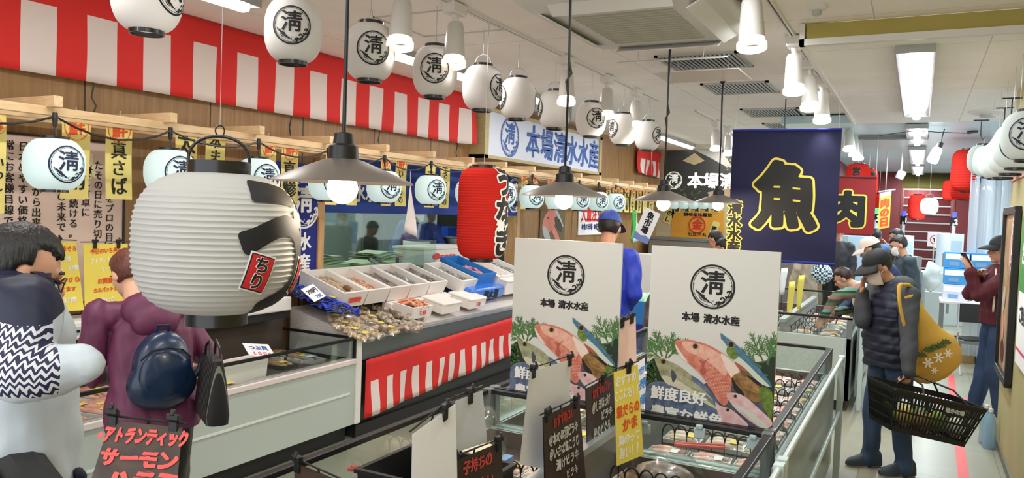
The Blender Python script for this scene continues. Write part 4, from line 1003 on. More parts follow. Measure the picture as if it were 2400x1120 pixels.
crate('foam crate left of the blue crate, squat and half empty', 6.58, x=-4.15, l=.48, w=.30, fill=fill_small_fish, fillm=M_silv)
crate('bright blue plastic crate tilted below the long red lantern', 6.93, x=-4.17, l=.5, w=.36, h=.17, m=mat('blue_plastic', (40, 120, 196), .4), fill=fill_crab_legs, fillm=mat('red_white_pack', (220, 150, 156), .4), name='plastic_crate', group=None)
crate('foam crate right of the blue crate, under the long red lantern', 7.32, x=-4.15, w=.34, fill=fill_shrimp, fillm=M_shr); crate('foam crate at the right end, half behind the left fish poster', 7.7, x=-4.15, w=.36, fill=fill_small_fish, fillm=M_silv)
# upright feelers in the shrimp crate
sq = thing('sea_squirt', 'single brown sea squirt lying in the first leaning crate', 'sea squirt', (-4.06, 4.92, 1.09)); MB().ell((0, 0, 0), (.035, .03, .028), n=10, m=7).build('body', mat('sea_squirt_brown', (120, 84, 50), .6, bump=.5, bscale=60), sq)
fe = thing('crab_claw', 'thin red crab legs sticking up from the shrimp crate', 'crab', gs(735, 655, .04)); mb = MB()
for a, b in ((-.03, .10), (.0, .15), (.04, .12)): mb.tube([(0, 0, 0), (.0, a, b*.5), (0, a*.6+.02, b)], [.005, .004, .002], 6)
mb.build('legs', mat('crab_red', (206, 70, 40), .4), fe)
# closed foam boxes on the front edge
def foambox(label, y, x=-3.85, l=.26, w=.26, h=.085, lid=True, txt='', z=None, group='closed foam boxes on the front edge of the counter', R=None):
    zz = z if z is not None else .775+.25*(-3.74-x)+.035
    t = thing('styrofoam_box', label, 'box', (x, y, zz), 0, group); R = R or rotm(ry=radians(12))
    mb = MB(); mb.box(R@Vector((0, 0, h/2)), (l, w, h), R); mb.build('box', M_foam, t, bevel=.008)
    if lid: mb = MB(); mb.box(R@Vector((0, 0, h+.006)), (l+.008, w+.008, .022), R); mb.build('lid', M_foam, t, bevel=.008)
    if txt:
        f = lambda a, b, c=0: R@Vector((l/2+.0015+c, a, h*.5+b)); q = MB(); write(q, f, txt, .045, 0, 0, wx=.04, wy=.03, N=20, wob=.02); q.build('lettering', M_redink, t, False)
    return t
ys = [at(x, 735, X=-3.70).y for x in (1005, 1062, 1120)]
foambox('closed white foam box, middle one on the counter edge', ys[1], txt='', w=.30); foambox('closed white foam box left of the left fish poster', ys[2]+.02, txt='三陸', w=.30)
t = crate('white foam box with red marks heaped with orange crab legs, right of the oysters', ys[0]-.06, x=-3.84, l=.22, w=.3, h=.10, fill=fill_crab_legs, fillm=mat('crab_orange', (224, 126, 84), .4, col2=(240, 190, 160), nscale=20), R=rotm(ry=radians(10)), group=None, z=.835, txt='7.45')
for k in range(3): foambox(['left', 'middle', 'right'][k]+' white foam box in the row behind the crab legs, red marks', 5.5+.33*k, x=-3.985, h=.09, l=.10, w=.32, lid=False, txt=['32', '47 60', '白魚'][k], group='foam boxes at the foot of the leaning crates', z=.86)
bw_ = thing('wrapped_box', 'blue plastic-wrapped box with black writing at the counter edge', 'box', (-4.02, 6.86, .875)); R_ = rotm(ry=radians(14))
mb = MB(); mb.box(R_@Vector((0, 0, .075)), (.34, .66, .13), R_); mb.build('wrap', mat('blue_film', (54, 120, 216), .18, bump=.5, bscale=16, coat=.5), bw_, bevel=.02)
q = MB(); f = lambda a, b, c=0: R_@Vector((.173+c, a, .07+b)); write(q, f, '清水港', .10, .06, -.005, wx=.05, wy=.04, N=24); q.build('lettering', M_ink, bw_, False)
foambox('white foam box behind the blue wrapped box', 7.42, x=-4.0, l=.34, w=.42, h=.14, group=None, z=.90)
foambox('pink-lit foam box beside the left fish poster', 7.85, x=-3.9, l=.4, w=.4, h=.14, lid=True, group=None, z=.87)
# mussel nets, clam packs, oysters
def blob_pile(name, label, cat, pts, rad, m, group, kids=None, squash=.75, seed=1):
    r_ = random.Random(seed); proto = []
    for v in range(3):
        mb = MB(); mb.ell((0, 0, 0), (rad, rad*.72, rad*squash), n=12, m=8)
        vs = [Vector(p) for p in mb.v]; mb.v = [tuple(p*(1+.34*noise.noise(p*(2.0/rad)+Vector((v*7, 0, 0))))) for p in vs]
        proto.append(mb)
    base = []
    for i, p in enumerate(pts):
        if i < 3: o = proto[i].build(name, m, None); base.append(o); 
        else: o = base[i % 3].copy(); C.objects.link(o)
        o.location = p; o.rotation_euler = (r_.uniform(-.6, .6), r_.uniform(-.6, .6), r_.uniform(0, 6)); s = r_.uniform(.8, 1.2); o.scale = (s, s, s); tag(o, label, cat, group)
pts = []
for k in range(64):
    x, y = rnd.uniform(900, 985), rnd.uniform(700, 772); 
    if (x-890)*.35+700 > y+12 and False: continue
    pts.append(gs(x, y, .03+rnd.uniform(0, .06)))
blob_pile('oyster', 'rough brown oyster in the pile right of the clam packs', 'oyster', pts, .048, mat('oyster_shell', (84, 66, 52), .6, col2=(214, 198, 180), nscale=26, bump=.8, bscale=40), 'oysters heaped at the counter edge', squash=.5)
def pack(name, label, cat, loc, l, w, h, fillm, n, R=None, rad=.014, group=None, film=True, tray=None, label_=False, rz=0, seed=0, kind='clam'):
    t = thing(name, label, cat, loc, 0, group); R = (R or Rb0) @ rotm(rz=rz); r_ = random.Random(seed)
    if tray: q = MB(); open_box(q, l, w, h*.6, .004, R=R); q.build('tray', tray, t, angle=30)
    q = MB()
    for k in range(n):
        c = Vector((r_.uniform(-l*.4, l*.4), r_.uniform(-w*.4, w*.4), h*.45+r_.uniform(0, h*.3)))
        q.ell(R@c, (rad, rad*.8, rad*.6), R@rotm(r_.uniform(-.6, .6), r_.uniform(-.6, .6), r_.uniform(0, 6)), 7, 5)
    o = q.build(kind, fillm, t); o['kind'] = 'stuff'
    if film:
        q = MB(); q.grid(lambda u, v: R@Vector(((u-.5)*l, (v-.5)*w, h*(.35+1.1*(sin(pi*u)*sin(pi*v))**.5)+.004*sin(u*25+v*17))), 10, 8); q.build('clear_film', M_film, t)
    if label_: q = MB(); q.box(R@Vector((l*.1, w*.1, h*1.35)), (.05, .04, .001), R); q.build('price_sticker', M_yel, t, False)
    return t
k = 0
for x, y in ((778, 752), (812, 745), (845, 735), (880, 724), (800, 770), (832, 764), (865, 755), (898, 744), (826, 786), (858, 780), (890, 772), (922, 764), (852, 797), (884, 790), (915, 782)):
    pack('clam_pack', 'clear film pack of brown clams beside the black glass edge', 'clam pack', gs(x, y, .015), .17, .14, .04, M_clam, 20, rad=.024, group='clam packs on the ice', label_=(k % 2 == 0), rz=.5+.1*k, seed=k); k += 1
M_mus = mat('mussel_shell', (22, 24, 36), .2, col2=(70, 72, 90), nscale=30); M_net = mat('blue_net', (44, 78, 220), .5)
for k, (x, y) in enumerate(((700, 695), (735, 708), (765, 722), (795, 735), (745, 690), (785, 706))):
    o = pack('mussel_bag', ['mussel net bag at the far left of the counter by the white hood', 'mussel net bag under the white price card', 'mussel net bag nearest the black glass edge', 'mussel net bag beside the clam packs', 'mussel net bag touching the first foam crate', 'mussel net bag with a yellow sticker'][k], 'mussel bag', gs(x, y, .11), .24, .19, .07, M_mus, 34, rad=.026, group='blue net bags of mussels', film=False, rz=.3*k, seed=40+k, kind='mussels', label_=(k in (2, 5)))
    q = MB(); R2 = Rb0@rotm(rz=.3*k)
    for s in range(7): q.tube([R2@Vector((-.12+.24*u/6, -.085+.17*s/6+.01*sin(u*2+s), .02+.075*sin(pi*(u+.5)/7)*sin(pi*(s+.7)/7.5))) for u in range(7)], .0036, 4)
    for s in range(2): q.tube([R2@Vector((.1-.2*s, 0, .03)), R2@Vector((.14-.28*s, .02, .06)), R2@Vector((.15-.3*s, .03, .02))], [.014, .008, .016], 6)
    q.build('net', M_net, o)
def card(label, loc, w, h, R, lines, group='handwritten price cards', m=None):
    t = thing('price_card', label, 'price card', loc, 0, group); q = MB(); q.box((0, 0, 0), (h, w, .002), R); q.build('card', m or M_paper, t, False)
    q = MB(); f = lambda a, b, c=0: R@Vector((-b, a, .0015+c))
    for txt, sz, a, b, mi in lines: write(q, f, txt, sz, a, b, mi=mi, c=.001, wx=.05, wy=.04, N=20, wob=.03)
    q.build('lettering', [M_inkblue, mat('pink_ink', (224, 70, 110), .6), M_ink], t, False); return t
Rc = rotm(ry=radians(40))@rotm(rz=.25)
card('price card on the mussel nets', gs(735, 686, .25), .17, .14, Rc, [('350円', .05, 0, .02, 2), ('円内', .035, .02, -.04, 0)]); card('price card standing over the oysters', gs(925, 690, .10), .22, .13, rotm(ry=radians(48))@rotm(rz=-.1), [('殻付き', .05, 0, .02, 0), ('生食用', .04, .02, -.035, 1)]); card('price card at the foot of the fourth leaning crate', gs(970, 672, .12), .15, .11, Rc, [('小あじ', .045, 0, .015, 2), ('１盛', .035, .01, -.03, 1)])
card('price card on the tilted blue crate', gs(1100, 628, .16), .14, .09, Rc, [('たこ', .05, 0, .0, 2)])

# ---- goods in the left freezer (deck at z=.46)
def on(x, y, z): return at(x, y, Z=z)
M_salmon = mat('salmon_pink', (222, 140, 120), .35, col2=(236, 184, 168), nscale=14); M_eel = mat('eel_brown', (178, 106, 52), .3, col2=(206, 146, 86), nscale=12); M_tray = mat('white_tray', (236, 232, 228), .4); M_blkt = mat('black_tray', (28, 27, 27), .4)
M_white_f = mat('white_fillet', (226, 208, 190), .35, col2=(206, 170, 150), nscale=16); M_mack = mat('mackerel_skin', (96, 108, 116), .3, .2, col2=(190, 196, 196), nscale=10); M_brn = mat('dried_fish', (150, 112, 80), .5, col2=(196, 160, 120), nscale=16); M_pinkf = mat('pink_fillet', (226, 162, 150), .35, col2=(240, 206, 196), nscale=16); M_roe = mat('red_roe', (206, 84, 56), .3, col2=(226, 130, 96), nscale=30)
def tray_pack(label, loc, l, w, fm, group, tray=None, rz=0, n=2, lift=.022, film=True, sticker=True, proto=None, seed=0, name='fish_pack', cat='fish pack'):
    if proto is not None: return dup(proto, loc, rz, label, group)
    t = thing(name, label, cat, loc, rz, group); q = MB(); open_box(q, l, w, .025, .005); q.build('tray', tray or M_tray, t, angle=30); r_ = random.Random(seed)
    q = MB()
    for k in range(n):
        y = (k-(n-1)/2)*w*.8/n; pts = [Vector((s*l*.42, y+.004*r_.uniform(-1, 1), .026)) for s in (-1, -.6, 0, .6, 1)]
        rings = []
        for i, p in enumerate(pts):
            hw = w*.38/n*(.55, .95, 1, .9, .4)[i]; hh = lift*(.5, .9, 1, .8, .4)[i]
            rings.append([p+Vector((0, hw*cos(a), hh*max(-.3, sin(a)))) for a in [2*pi*j/10 for j in range(10)]])
        q.loft(rings)
    q.build('fillets', fm, t)
    if film: q = MB(); q.grid(lambda u, v: Vector(((u-.5)*l*.98, (v-.5)*w*.98, .026+lift*.75*(sin(pi*u)*sin(pi*v))**.4+.001*sin(u*31+v*23))), 8, 6); q.build('clear_film', M_film, t)
    if sticker: q = MB(); q.b2(l*.12, l*.32, -w*.3, w*.1, .026+lift*.9, .027+lift*.9); q.build('price_sticker', M_yel if seed % 2 else M_paper, t, False)
    return t
g = 'packs in the left freezer'
DK = .59
def box_pack(label, x, y, l, w, h, m, z=DK, rz=0, group=g):
    t = thing('eel_pack', label, 'fish pack', on(x, y, z+h/2)-Vector((0, 0, h/2)), rz, group); q = MB(); q.box((0, 0, h*.35), (l, w, h*.7)); q.build('box', mat('cedar_box', (206, 166, 110), .5), t, bevel=.004)
    q = MB(); q.grid(lambda u, v: Vector(((u-.5)*l*.94, (v-.5)*w*.9, h*.72+.012*sin(pi*v)+.003*sin(u*40))), 16, 6); q.build('glazed_eel', M_eel, t); q = MB(); q.b2(l*.3, l*.52, -w*.4, w*.4, h*.78, h*.8); q.build('label_band', M_paper, t, False); return t
box_pack('glazed brown eel pack at the back, left of the woman in purple', 200, 825, .42, .13, .06, M_eel, rz=.4); box_pack('glazed brown eel pack in front, touching the purple sleeve', 250, 868, .30, .12, .08, M_eel, rz=-.5)
pr = None
for k, (x, y) in enumerate(((175, 905), (215, 925), (255, 905), (180, 950), (225, 948), (262, 938), (170, 985), (215, 875), (150, 930), (235, 960))):
    p = on(x, y, DK+.03); p.z = DK; 
    if p.x < -4.3 or p.x > -3.78: p.x = max(-4.28, min(-3.80, p.x))
    o = tray_pack('tray of pale pink salmon under film, in the freezer between the two shoppers', p, .2, .14, M_salmon, 'salmon trays in the left freezer', rz=.2, n=3, proto=pr, seed=1); pr = pr or o
# black basket of shellfish, cards, sheets
bk = thing('shellfish_basket', 'black slotted basket of brown shellfish in the left freezer', 'basket', (-3.98, 3.35, DK), .1); q = MB(); open_box(q, .42, .34, .11, .008, lip=.012); q.build('basket', M_black, bk, angle=30)
q = MB()
for k in range(12):
    q.b2(-.19+k*.032, -.178+k*.032, -.1745, -.1715, .03, .085)
q.build('slots', mat('slot_grey', (120, 112, 106), .6), bk, False)
pts = [Vector((-3.98+rnd.uniform(-.15, .15), 3.35+rnd.uniform(-.12, .12), DK+.06+rnd.uniform(0, .06))) for _ in range(26)]
blob_pile('sea_snail', 'brown sea snail in the black slotted basket', 'sea snail', pts, .036, mat('snail_shell', (112, 80, 60), .5, col2=(186, 150, 120), nscale=20, bump=.5, bscale=30), 'sea snails in the basket', squash=.8, seed=5)
card('pink and blue price card lying over the shellfish basket', on(607, 820, .74), .2, .14, rotm(ry=radians(30))@rotm(rz=-.3), [('つぶ貝', .05, 0, .02, 0), ('１００g', .04, 0, -.04, 1)])
for k in range(5):
    p = on(545+k*12, 772+k*3, DK+.05)
    t = thing('vegetable_pack', 'pale green long pack in the bundle behind the shellfish basket', 'vegetable pack', (-4.2, 3.2+k*.09, DK), .06*k, 'pale green packs in the left freezer'); q = MB(); q.ell((0, 0, .03), (.15, .04, .03), n=12, m=8); q.build('pack', mat('pale_green_pack', (202, 204, 170), .3, col2=(150, 168, 120), nscale=20), t)
for k, (x, y, m_, lb) in enumerate(((735, 770, M_blkt, 'dark pack at the back right of the left freezer'), (700, 800, M_brn, 'brown dried fish pack in the middle of the left freezer'), (770, 800, M_brn, 'brown dried fish pack near the glass end of the left freezer'), (650, 850, M_brn, 'flat brown pack behind the front glass'), (720, 836, M_mack, 'long silver pack behind the front glass'), (790, 815, M_brn, 'brown slab pack at the right end behind the front glass'), (575, 880, M_white_f, 'pale squid pack behind the front glass'), (560, 905, M_white_f, 'pale white pack at the lower left of the front glass'))):
    p = on(x, y, DK+.03); p.z = DK; p.x = max(-4.25, min(-3.80, p.x)); p.y = min(p.y, 4.4); tray_pack(lb, p, .26, .15, m_, g, M_blkt if k % 3 == 0 else M_tray, rz=rnd.uniform(-.3, .3), seed=k)
tb = thing('white_tray_box', 'white foam tray behind the front glass of the left freezer', 'tray', (-3.84, 3.58, DK)); q = MB(); open_box(q, .16, .40, .15, .02); q.build('tray', M_foam, tb)
tt = thing('tongs', 'red and white tongs resting on the left freezer goods', 'tongs', on(735, 778, .70)); q = MB(); q.tube([(-.1, 0, 0), (.0, .04, .005), (.12, .02, 0)], .008, 8); q.tube([(-.1, .03, 0), (.0, .05, .005), (.12, .03, 0)], .008, 8); q.build('arms', mat('tongs_red', (206, 80, 70), .4), tt)

# ---- island freezers
def island(label, x0, x1, y0, y1, zr=.87, deck=.60, mid=True, panel=M_panel):
    cx, cy = (x0+x1)/2, (y0+y1)/2; t = thing('island_freezer', label, 'freezer', (cx, cy, 0), 0); w, l = (x1-x0)/2, (y1-y0)/2
    q = MB(); q.b2(-w+.05, w-.05, -l+.04, l-.04, 0, .10); q.build('kick_plate', M_kick, t, False)
    for s, nm in ((-1, 'left_wall'), (1, 'right_wall')): q = MB(); q.b2(s*w, s*(w-.05), -l, l, .10, zr-.19); q.build(nm, panel, t, False, .004); 
    for s in (-1, 1): q = MB(); q.b2(-w+.05, w-.05, s*l, s*(l-.05), .10, zr-.19); q.build('end_wall', panel, t, False, .004)
    q = MB(); q.b2(-w+.05, w-.05, -l+.05, l-.05, .10, deck); q.build('deck', mat('freezer_deck', (74, 66, 60), .5), t, False)
    for s in (-1, 1): q = MB(); q.b2(s*(w-.012), s*(w-.02), -l+.02, l-.02, zr-.19, zr-.02); q.build('side_glass', M_glass, t, False)
    for s in (-1, 1): q = MB(); q.b2(-w+.02, w-.02, s*(l-.012), s*(l-.02), zr-.19, zr-.02); q.build('end_glass', M_glass, t, False)
    q = MB()
    for s in (-1, 1): q.b2(s*w, s*(w-.034), -l, l, zr-.022, zr); q.b2(-w, w, s*l, s*(l-.034), zr-.022, zr); q.b2(-w+.03, w-.03, s*(l-.03), s*(l-.045), zr-.21, zr-.19); q.b2(s*(w-.03), s*(w-.045), -l+.03, l-.03, zr-.21, zr-.19)
    q.build('black_rim', M_black, t, False, .003)
    for sx in (-1, 1):
        for sy in (-1, 1): q = MB(); q.b2(sx*w, sx*(w-.045), sy*l, sy*(l-.045), .10, zr+.004); q.build('corner_post', M_grey, t, False, .004)
    q = MB()
    for sd in (-1, 1): q.b2(sd*(w-.05), sd*(w-.056), -l+.05, l-.05, deck, zr-.19); q.b2(-w+.05, w-.05, sd*(l-.05), sd*(l-.056), deck, zr-.19)
    q.build('inner_liner', mat('liner_dark', (92, 82, 74), .4), t, False)
    if mid:
        q = MB(); q.b2(-.02, .02, -l+.05, l-.05, deck, zr-.10); q.build('middle_wall', mat('middle_wall_grey', (150, 146, 142), .4), t, False); q = MB(); q.b2(-.03, .03, -l+.05, l-.05, zr-.10, zr-.07); q.build('middle_rail', M_alu, t, False)
    return t
IX0, IX1 = -1.90, -.50
island('near island freezer with black rim, in the foreground under the sale signs', IX0, IX1, .75, 3.42); island('second island freezer behind the two fish posters, rows of packs divided by black wire', IX0, IX1, 3.44, 5.97); island('far island freezer with white end panel, shoppers reaching into it', -1.75, IX1, 7.8, 10.6, zr=.88)
# guard rails along the right aisle
def guard(label, y0, y1, x=-.42):
    t = thing('guard_rail', label, 'rail', (x, y0, 0)); q = MB()
    Lr = y1-y0
    for z in (.84, .47): q.tube([(0, .0, z), (0, Lr, z)], .013, 10)
    q.build('rail_bars', mat('rail_white', (206, 220, 220), .35), t)
    for y in (0, Lr): q = MB(); q.b2(-.02, .02, y-.025, y+.025, 0, .86); q.build('post', MATS['rail_white'], t, False, .005)
    q = MB(); q.b2(-.045, -.035, .03, Lr-.03, .12, .80); q.build('grey_panel', mat('guard_grey', (150, 160, 158), .25), t, False); return t
guard('white guard rail along the second island freezer beside the aisle', 3.12, 5.72); guard('white guard rail starting at the bottom edge beside the near freezer', .9, 3.04); guard('short white guard rail on the far island freezer', 7.95, 10.3)
# wire dividers and packs in the islands
def divider(proto, loc, rz=0, label='black wire divider between pack rows', group='black wire dividers', L=.56, h=.12, n=9):
    if proto is not None: return dup(proto, loc, rz, label, group)
    t = thing('wire_divider', label, 'divider', loc, rz, group); q = MB(); pts = []
    for k in range(n):
        x0 = -L/2+k*L/n
        for s in range(9): a = pi*s/8; pts.append((x0+(1-cos(a))*L/n/2, 0, h*.62+h*.38*sin(a)))
    q.tube(pts, .004, 5); q.tube([(-L/2, 0, .02), (L/2, 0, .02)], .004, 5)
    q.build('wire_loops', M_black, t)
    q = MB()
    for k in range(n+1): q.tube([(-L/2+k*L/n, 0, 0), (-L/2+k*L/n, 0, h*.62)], .003, 5)
    q.build('wire_stems', M_black, t); return t
ZD = .60
kinds = [(M_pinkf, 'pale pink fillet tray'), (M_white_f, 'cream fillet tray'), (M_salmon, 'salmon fillet tray'), (M_mack, 'silver fish tray'), (M_brn, 'brown dried fish tray'), (M_roe, 'red roe tray')]
protos = {}; dv = None
ORD = ['first', 'second', 'third', 'fourth', 'fifth', 'sixth', 'seventh', 'eighth']
def fill_island(xs, ys_, pick, where, glab):
    """rows of packs from the near end backwards, a wire divider behind each row"""
    global dv
    cols = {3: ('left', 'middle', 'right'), 4: ('left', 'second', 'third', 'right')}[len(xs)]
    for j, y in enumerate(ys_):
        k = pick[j % len(pick)]; m_, nm = kinds[k]
        for i, x in enumerate(xs):
            lb = nm+', '+ORD[j]+' row back, '+cols[i]+' column, '+where; gp = nm+'s'+glab
            p = Vector((x+rnd.uniform(-.01, .01), y+rnd.uniform(-.012, .012), ZD)); key = k
            if key in protos: dup(protos[key], p, rnd.uniform(-.12, .12), lb, gp)
            else: protos[key] = tray_pack(lb, p, .19, .17, m_, gp, seed=k, n=2 if k != 5 else 4)
        if j < len(ys_)-1:
            yd = (y+ys_[j+1])/2; p = Vector(((xs[0]+xs[-1])/2, yd, ZD)); o = divider(dv, p, 0, 'black looped wire divider behind the '+ORD[j]+' row, '+where, 'wire dividers'+glab); dv = dv or o
fill_island((-1.02, -.82, -.62), [3.68+.3*k for k in range(8)], (0, 1, 0, 2, 0, 1, 3), 'right half of second island freezer', ', second island')
fill_island((-1.70, -1.50, -1.30), [3.68+.42*k for k in range(5)], (1, 4, 0), 'left half of second island freezer', ', second island left')
fill_island((-1.02, -.82, -.62), [1.55+.34*k for k in range(6)], (4, 4, 1, 3, 4, 4), 'right half of near island freezer', ', near island')
fill_island((-1.78, -1.58, -1.38), [1.35+.34*k for k in range(6)], (5, 2, 0, 5, 4, 1), 'left half of near island freezer', ', near island left')
fill_island((-1.5, -1.25, -1.0, -.75), [8.1+.32*k for k in range(7)], (0, 1, 4, 3, 1), 'far island freezer', ', far island')
# ================================================================== FISH POSTERS AND SALE SIGNS ON THE ISLAND
YP = 3.465
p0 = at(1808, 1003, Y=YP); p1 = at(1833, 592, Y=YP); p2 = at(1528, 574, Y=YP)
PX0, PX1, PZ1 = p2.x, (p0.x+p1.x)/2, (p1.z+p2.z)/2; PZ0 = .84; pw, ph = PX1-PX0, PZ1-PZ0; pcx, pcz = (PX0+PX1)/2, (PZ0+PZ1)/2
ps = thing('fish_poster', 'right fish poster board standing on the island rim, nearest the aisle', 'poster', (pcx, YP, pcz), 0, 'fish poster boards')
MB().b2(-pw/2, pw/2, 0, .012, -ph/2, ph/2).build('board', mat('poster_white', (216, 214, 208), .45), ps, False)
fP = lambda a, b, c=0: Vector((a, -c, b))
def pp(x, y): q = at(x, y, Y=YP); return (max(-pw/2, min(pw/2, q.x-pcx)), max(-ph/2, min(ph/2, q.z-pcz)))
q = MB(); rs = random.Random(3)
PM = [M_ink, mat('bream_red', (196, 100, 80), .5, col2=(222, 146, 122), nscale=34), mat('bream_belly', (236, 214, 200), .5), mat('mackerel_back', (52, 92, 128), .45, col2=(80, 130, 150), nscale=40), mat('mackerel_belly', (206, 214, 200), .45), mat('bass_green', (128, 130, 96), .5, col2=(176, 172, 136), nscale=36), mat('bass_belly', (206, 200, 176), .5), mat('leaf_green', (52, 96, 40), .6, col2=(86, 128, 60), nscale=60), mat('dark_leaf', (26, 44, 22), .6), mat('abalone', (96, 70, 34), .45, col2=(160, 116, 56), nscale=30), mat('blue_fish_skin', (62, 78, 110), .45, col2=(120, 134, 160), nscale=24), mat('pink_fish', (214, 160, 160), .45, col2=(232, 206, 208), nscale=26), M_whiteink, mat('moss_green', (120, 146, 50), .6, col2=(70, 96, 30), nscale=50), mat('scale_line', (176, 88, 70), .5), mat('print_shade', (58, 62, 76), .5, col2=(92, 92, 104), nscale=18), mat('fish_eye', (150, 122, 78), .4), mat('bream_light', (236, 190, 170), .5, col2=(220, 150, 128), nscale=34), mat('bass_light', (186, 184, 150), .5, col2=(150, 150, 114), nscale=40), mat('abalone_light', (186, 140, 74), .45, col2=(120, 84, 40), nscale=44)]
def pg(pts, mi, c): q.poly([fP(*pp(x, y), c) for x, y in pts], mi)
def smooth(pts, n=5):
    out = []; N = len(pts)
    for i in range(N):
        p0_, p1_, p2_, p3_ = [Vector(pts[(i+k) % N]) for k in (-1, 0, 1, 2)]
        for s in range(n):
            t_ = s/n; out.append(tuple(.5*((2*p1_)+(p2_-p0_)*t_+(2*p0_-5*p1_+4*p2_-p3_)*t_*t_+(3*p1_-p0_-3*p2_+p3_)*t_**3)))
    return out
def sm(pts, mi, c): pg(smooth(pts), mi, c)
def sprig(x, y, ang, ln, depth, c, mi):
    x1, y1 = x+ln*cos(ang), y+ln*sin(ang); w = 1.1+depth*.5; nx, ny = -sin(ang)*w, cos(ang)*w
    pg([(x+nx, y+ny), (x-nx, y-ny), (x1-nx*.6, y1-ny*.6), (x1+nx*.6, y1+ny*.6)], mi, c)
    if depth:
        for k in range(3): 
            f_ = .35+.28*k
            for s in (-1, 1): sprig(x+ln*cos(ang)*f_, y+ln*sin(ang)*f_, ang+s*rs.uniform(.5, .9), ln*rs.uniform(.4, .55), depth-1, c, mi)
        sprig(x1, y1, ang+rs.uniform(-.2, .2), ln*.5, depth-1, c, mi)
# dark leaves and blue skins behind
pg([(1515, 850), (1532, 842), (1590, 880), (1650, 900), (1700, 870), (1760, 850), (1815, 842), (1807, 1004), (1505, 975)], 15, .0009)
sm([(1518, 880), (1520, 850), (1545, 838), (1580, 870), (1590, 905), (1560, 925), (1520, 925)], 8, .0012); sm([(1516, 905), (1560, 895), (1620, 920), (1680, 955), (1720, 1000), (1600, 992), (1512, 978)], 10, .0014); sm([(1752, 850), (1790, 850), (1818, 830), (1816, 990), (1800, 985), (1780, 900)], 8, .0013)
for a, x, y in ((-1.9, 1552, 835), (-1.3, 1560, 840), (-2.4, 1548, 840), (-.8, 1566, 838)): sprig(x, y, a, 38, 2, .0016, 7)
for a, x, y in ((-2.0, 1790, 850), (-1.4, 1800, 855), (-2.6, 1785, 860), (-1.0, 1796, 850), (-2.9, 1800, 880)): sprig(x, y, a, 46, 2, .0016, 7)
for a, x, y in ((-2.2, 1538, 880), (-2.9, 1540, 890)): sprig(x, y, a, 24, 2, .0017, 7)
# sea bass
sm([(1531, 828), (1545, 838), (1578, 850), (1612, 872), (1650, 908), (1682, 950), (1688, 962), (1668, 950), (1628, 925), (1588, 902), (1556, 890), (1544, 868)], 5, .0020); sm([(1553, 880), (1588, 890), (1640, 925), (1684, 960), (1640, 938), (1590, 910), (1562, 898)], 6, .0022); sm([(1620, 880), (1650, 900), (1684, 945), (1690, 962), (1672, 945), (1640, 915)], 10, .0023); sm([(1570, 866), (1600, 882), (1640, 905), (1672, 938), (1640, 916), (1600, 896), (1576, 884)], 18, .00235); sm([(1574, 866), (1582, 872), (1586, 884), (1578, 896), (1574, 884)], 15, .0024)
# bream
sm([(1582, 802), (1594, 796), (1622, 797), (1660, 808), (1698, 830), (1722, 852), (1736, 872), (1716, 892), (1712, 925), (1702, 948), (1688, 944), (1668, 915), (1648, 884), (1622, 858), (1598, 838), (1586, 820)], 1, .0028); sm([(1690, 828), (1718, 848), (1734, 872), (1716, 884), (1700, 858)], 2, .0030); sm([(1583, 806), (1594, 822), (1612, 848), (1598, 838), (1586, 820)], 2, .0030); sm([(1640, 866), (1652, 862), (1656, 872), (1648, 880)], 14, .0031)
sm([(1600, 800), (1640, 806), (1680, 824), (1706, 850), (1700, 880), (1676, 860), (1640, 836), (1610, 822)], 17, .00295)
for k in range(13):
    for j in range(9):
        x0, y0 = 1662+k*4.4-j*1.2, 850+k*4.6+j*6-(k*j)*.18
        if x0 < 1712 and y0 < 938: pg([(x0-1.7, y0), (x0, y0-1.5), (x0+1.7, y0), (x0, y0+1.1)], 14 if (k+j) % 2 else 17, .00305)
sm([(1636, 842), (1650, 846), (1664, 838), (1652, 852), (1650, 872), (1644, 868), (1645, 852)], 14, .0032); sm([(1722, 836), (1750, 850), (1772, 868), (1748, 872), (1726, 856)], 14, .0025)
# mackerel
sm([(1689, 782), (1700, 788), (1722, 804), (1752, 832), (1784, 868), (1806, 896), (1808, 908), (1790, 895), (1758, 862), (1722, 838), (1698, 820)], 3, .0034); sm([(1691, 794), (1712, 820), (1745, 846), (1780, 880), (1805, 906), (1780, 896), (1745, 862), (1716, 842), (1698, 824)], 4, .0036); sm([(1706, 812), (1722, 818), (1730, 836), (1718, 842), (1704, 828)], 13, .0037)
# abalone, moss
sm([(1716, 884), (1736, 872), (1764, 878), (1786, 896), (1790, 925), (1776, 942), (1740, 928), (1718, 908)], 9, .0034); sm([(1732, 882), (1756, 886), (1776, 902), (1778, 922), (1752, 912), (1736, 898)], 19, .0035); sm([(1716, 884), (1726, 900), (1744, 922), (1738, 928), (1720, 910)], 0, .0036); sm([(1750, 878), (1776, 892), (1788, 906), (1770, 898)], 0, .0036); sm([(1778, 914), (1800, 908), (1812, 930), (1808, 985), (1796, 965), (1784, 940)], 13, .0038)
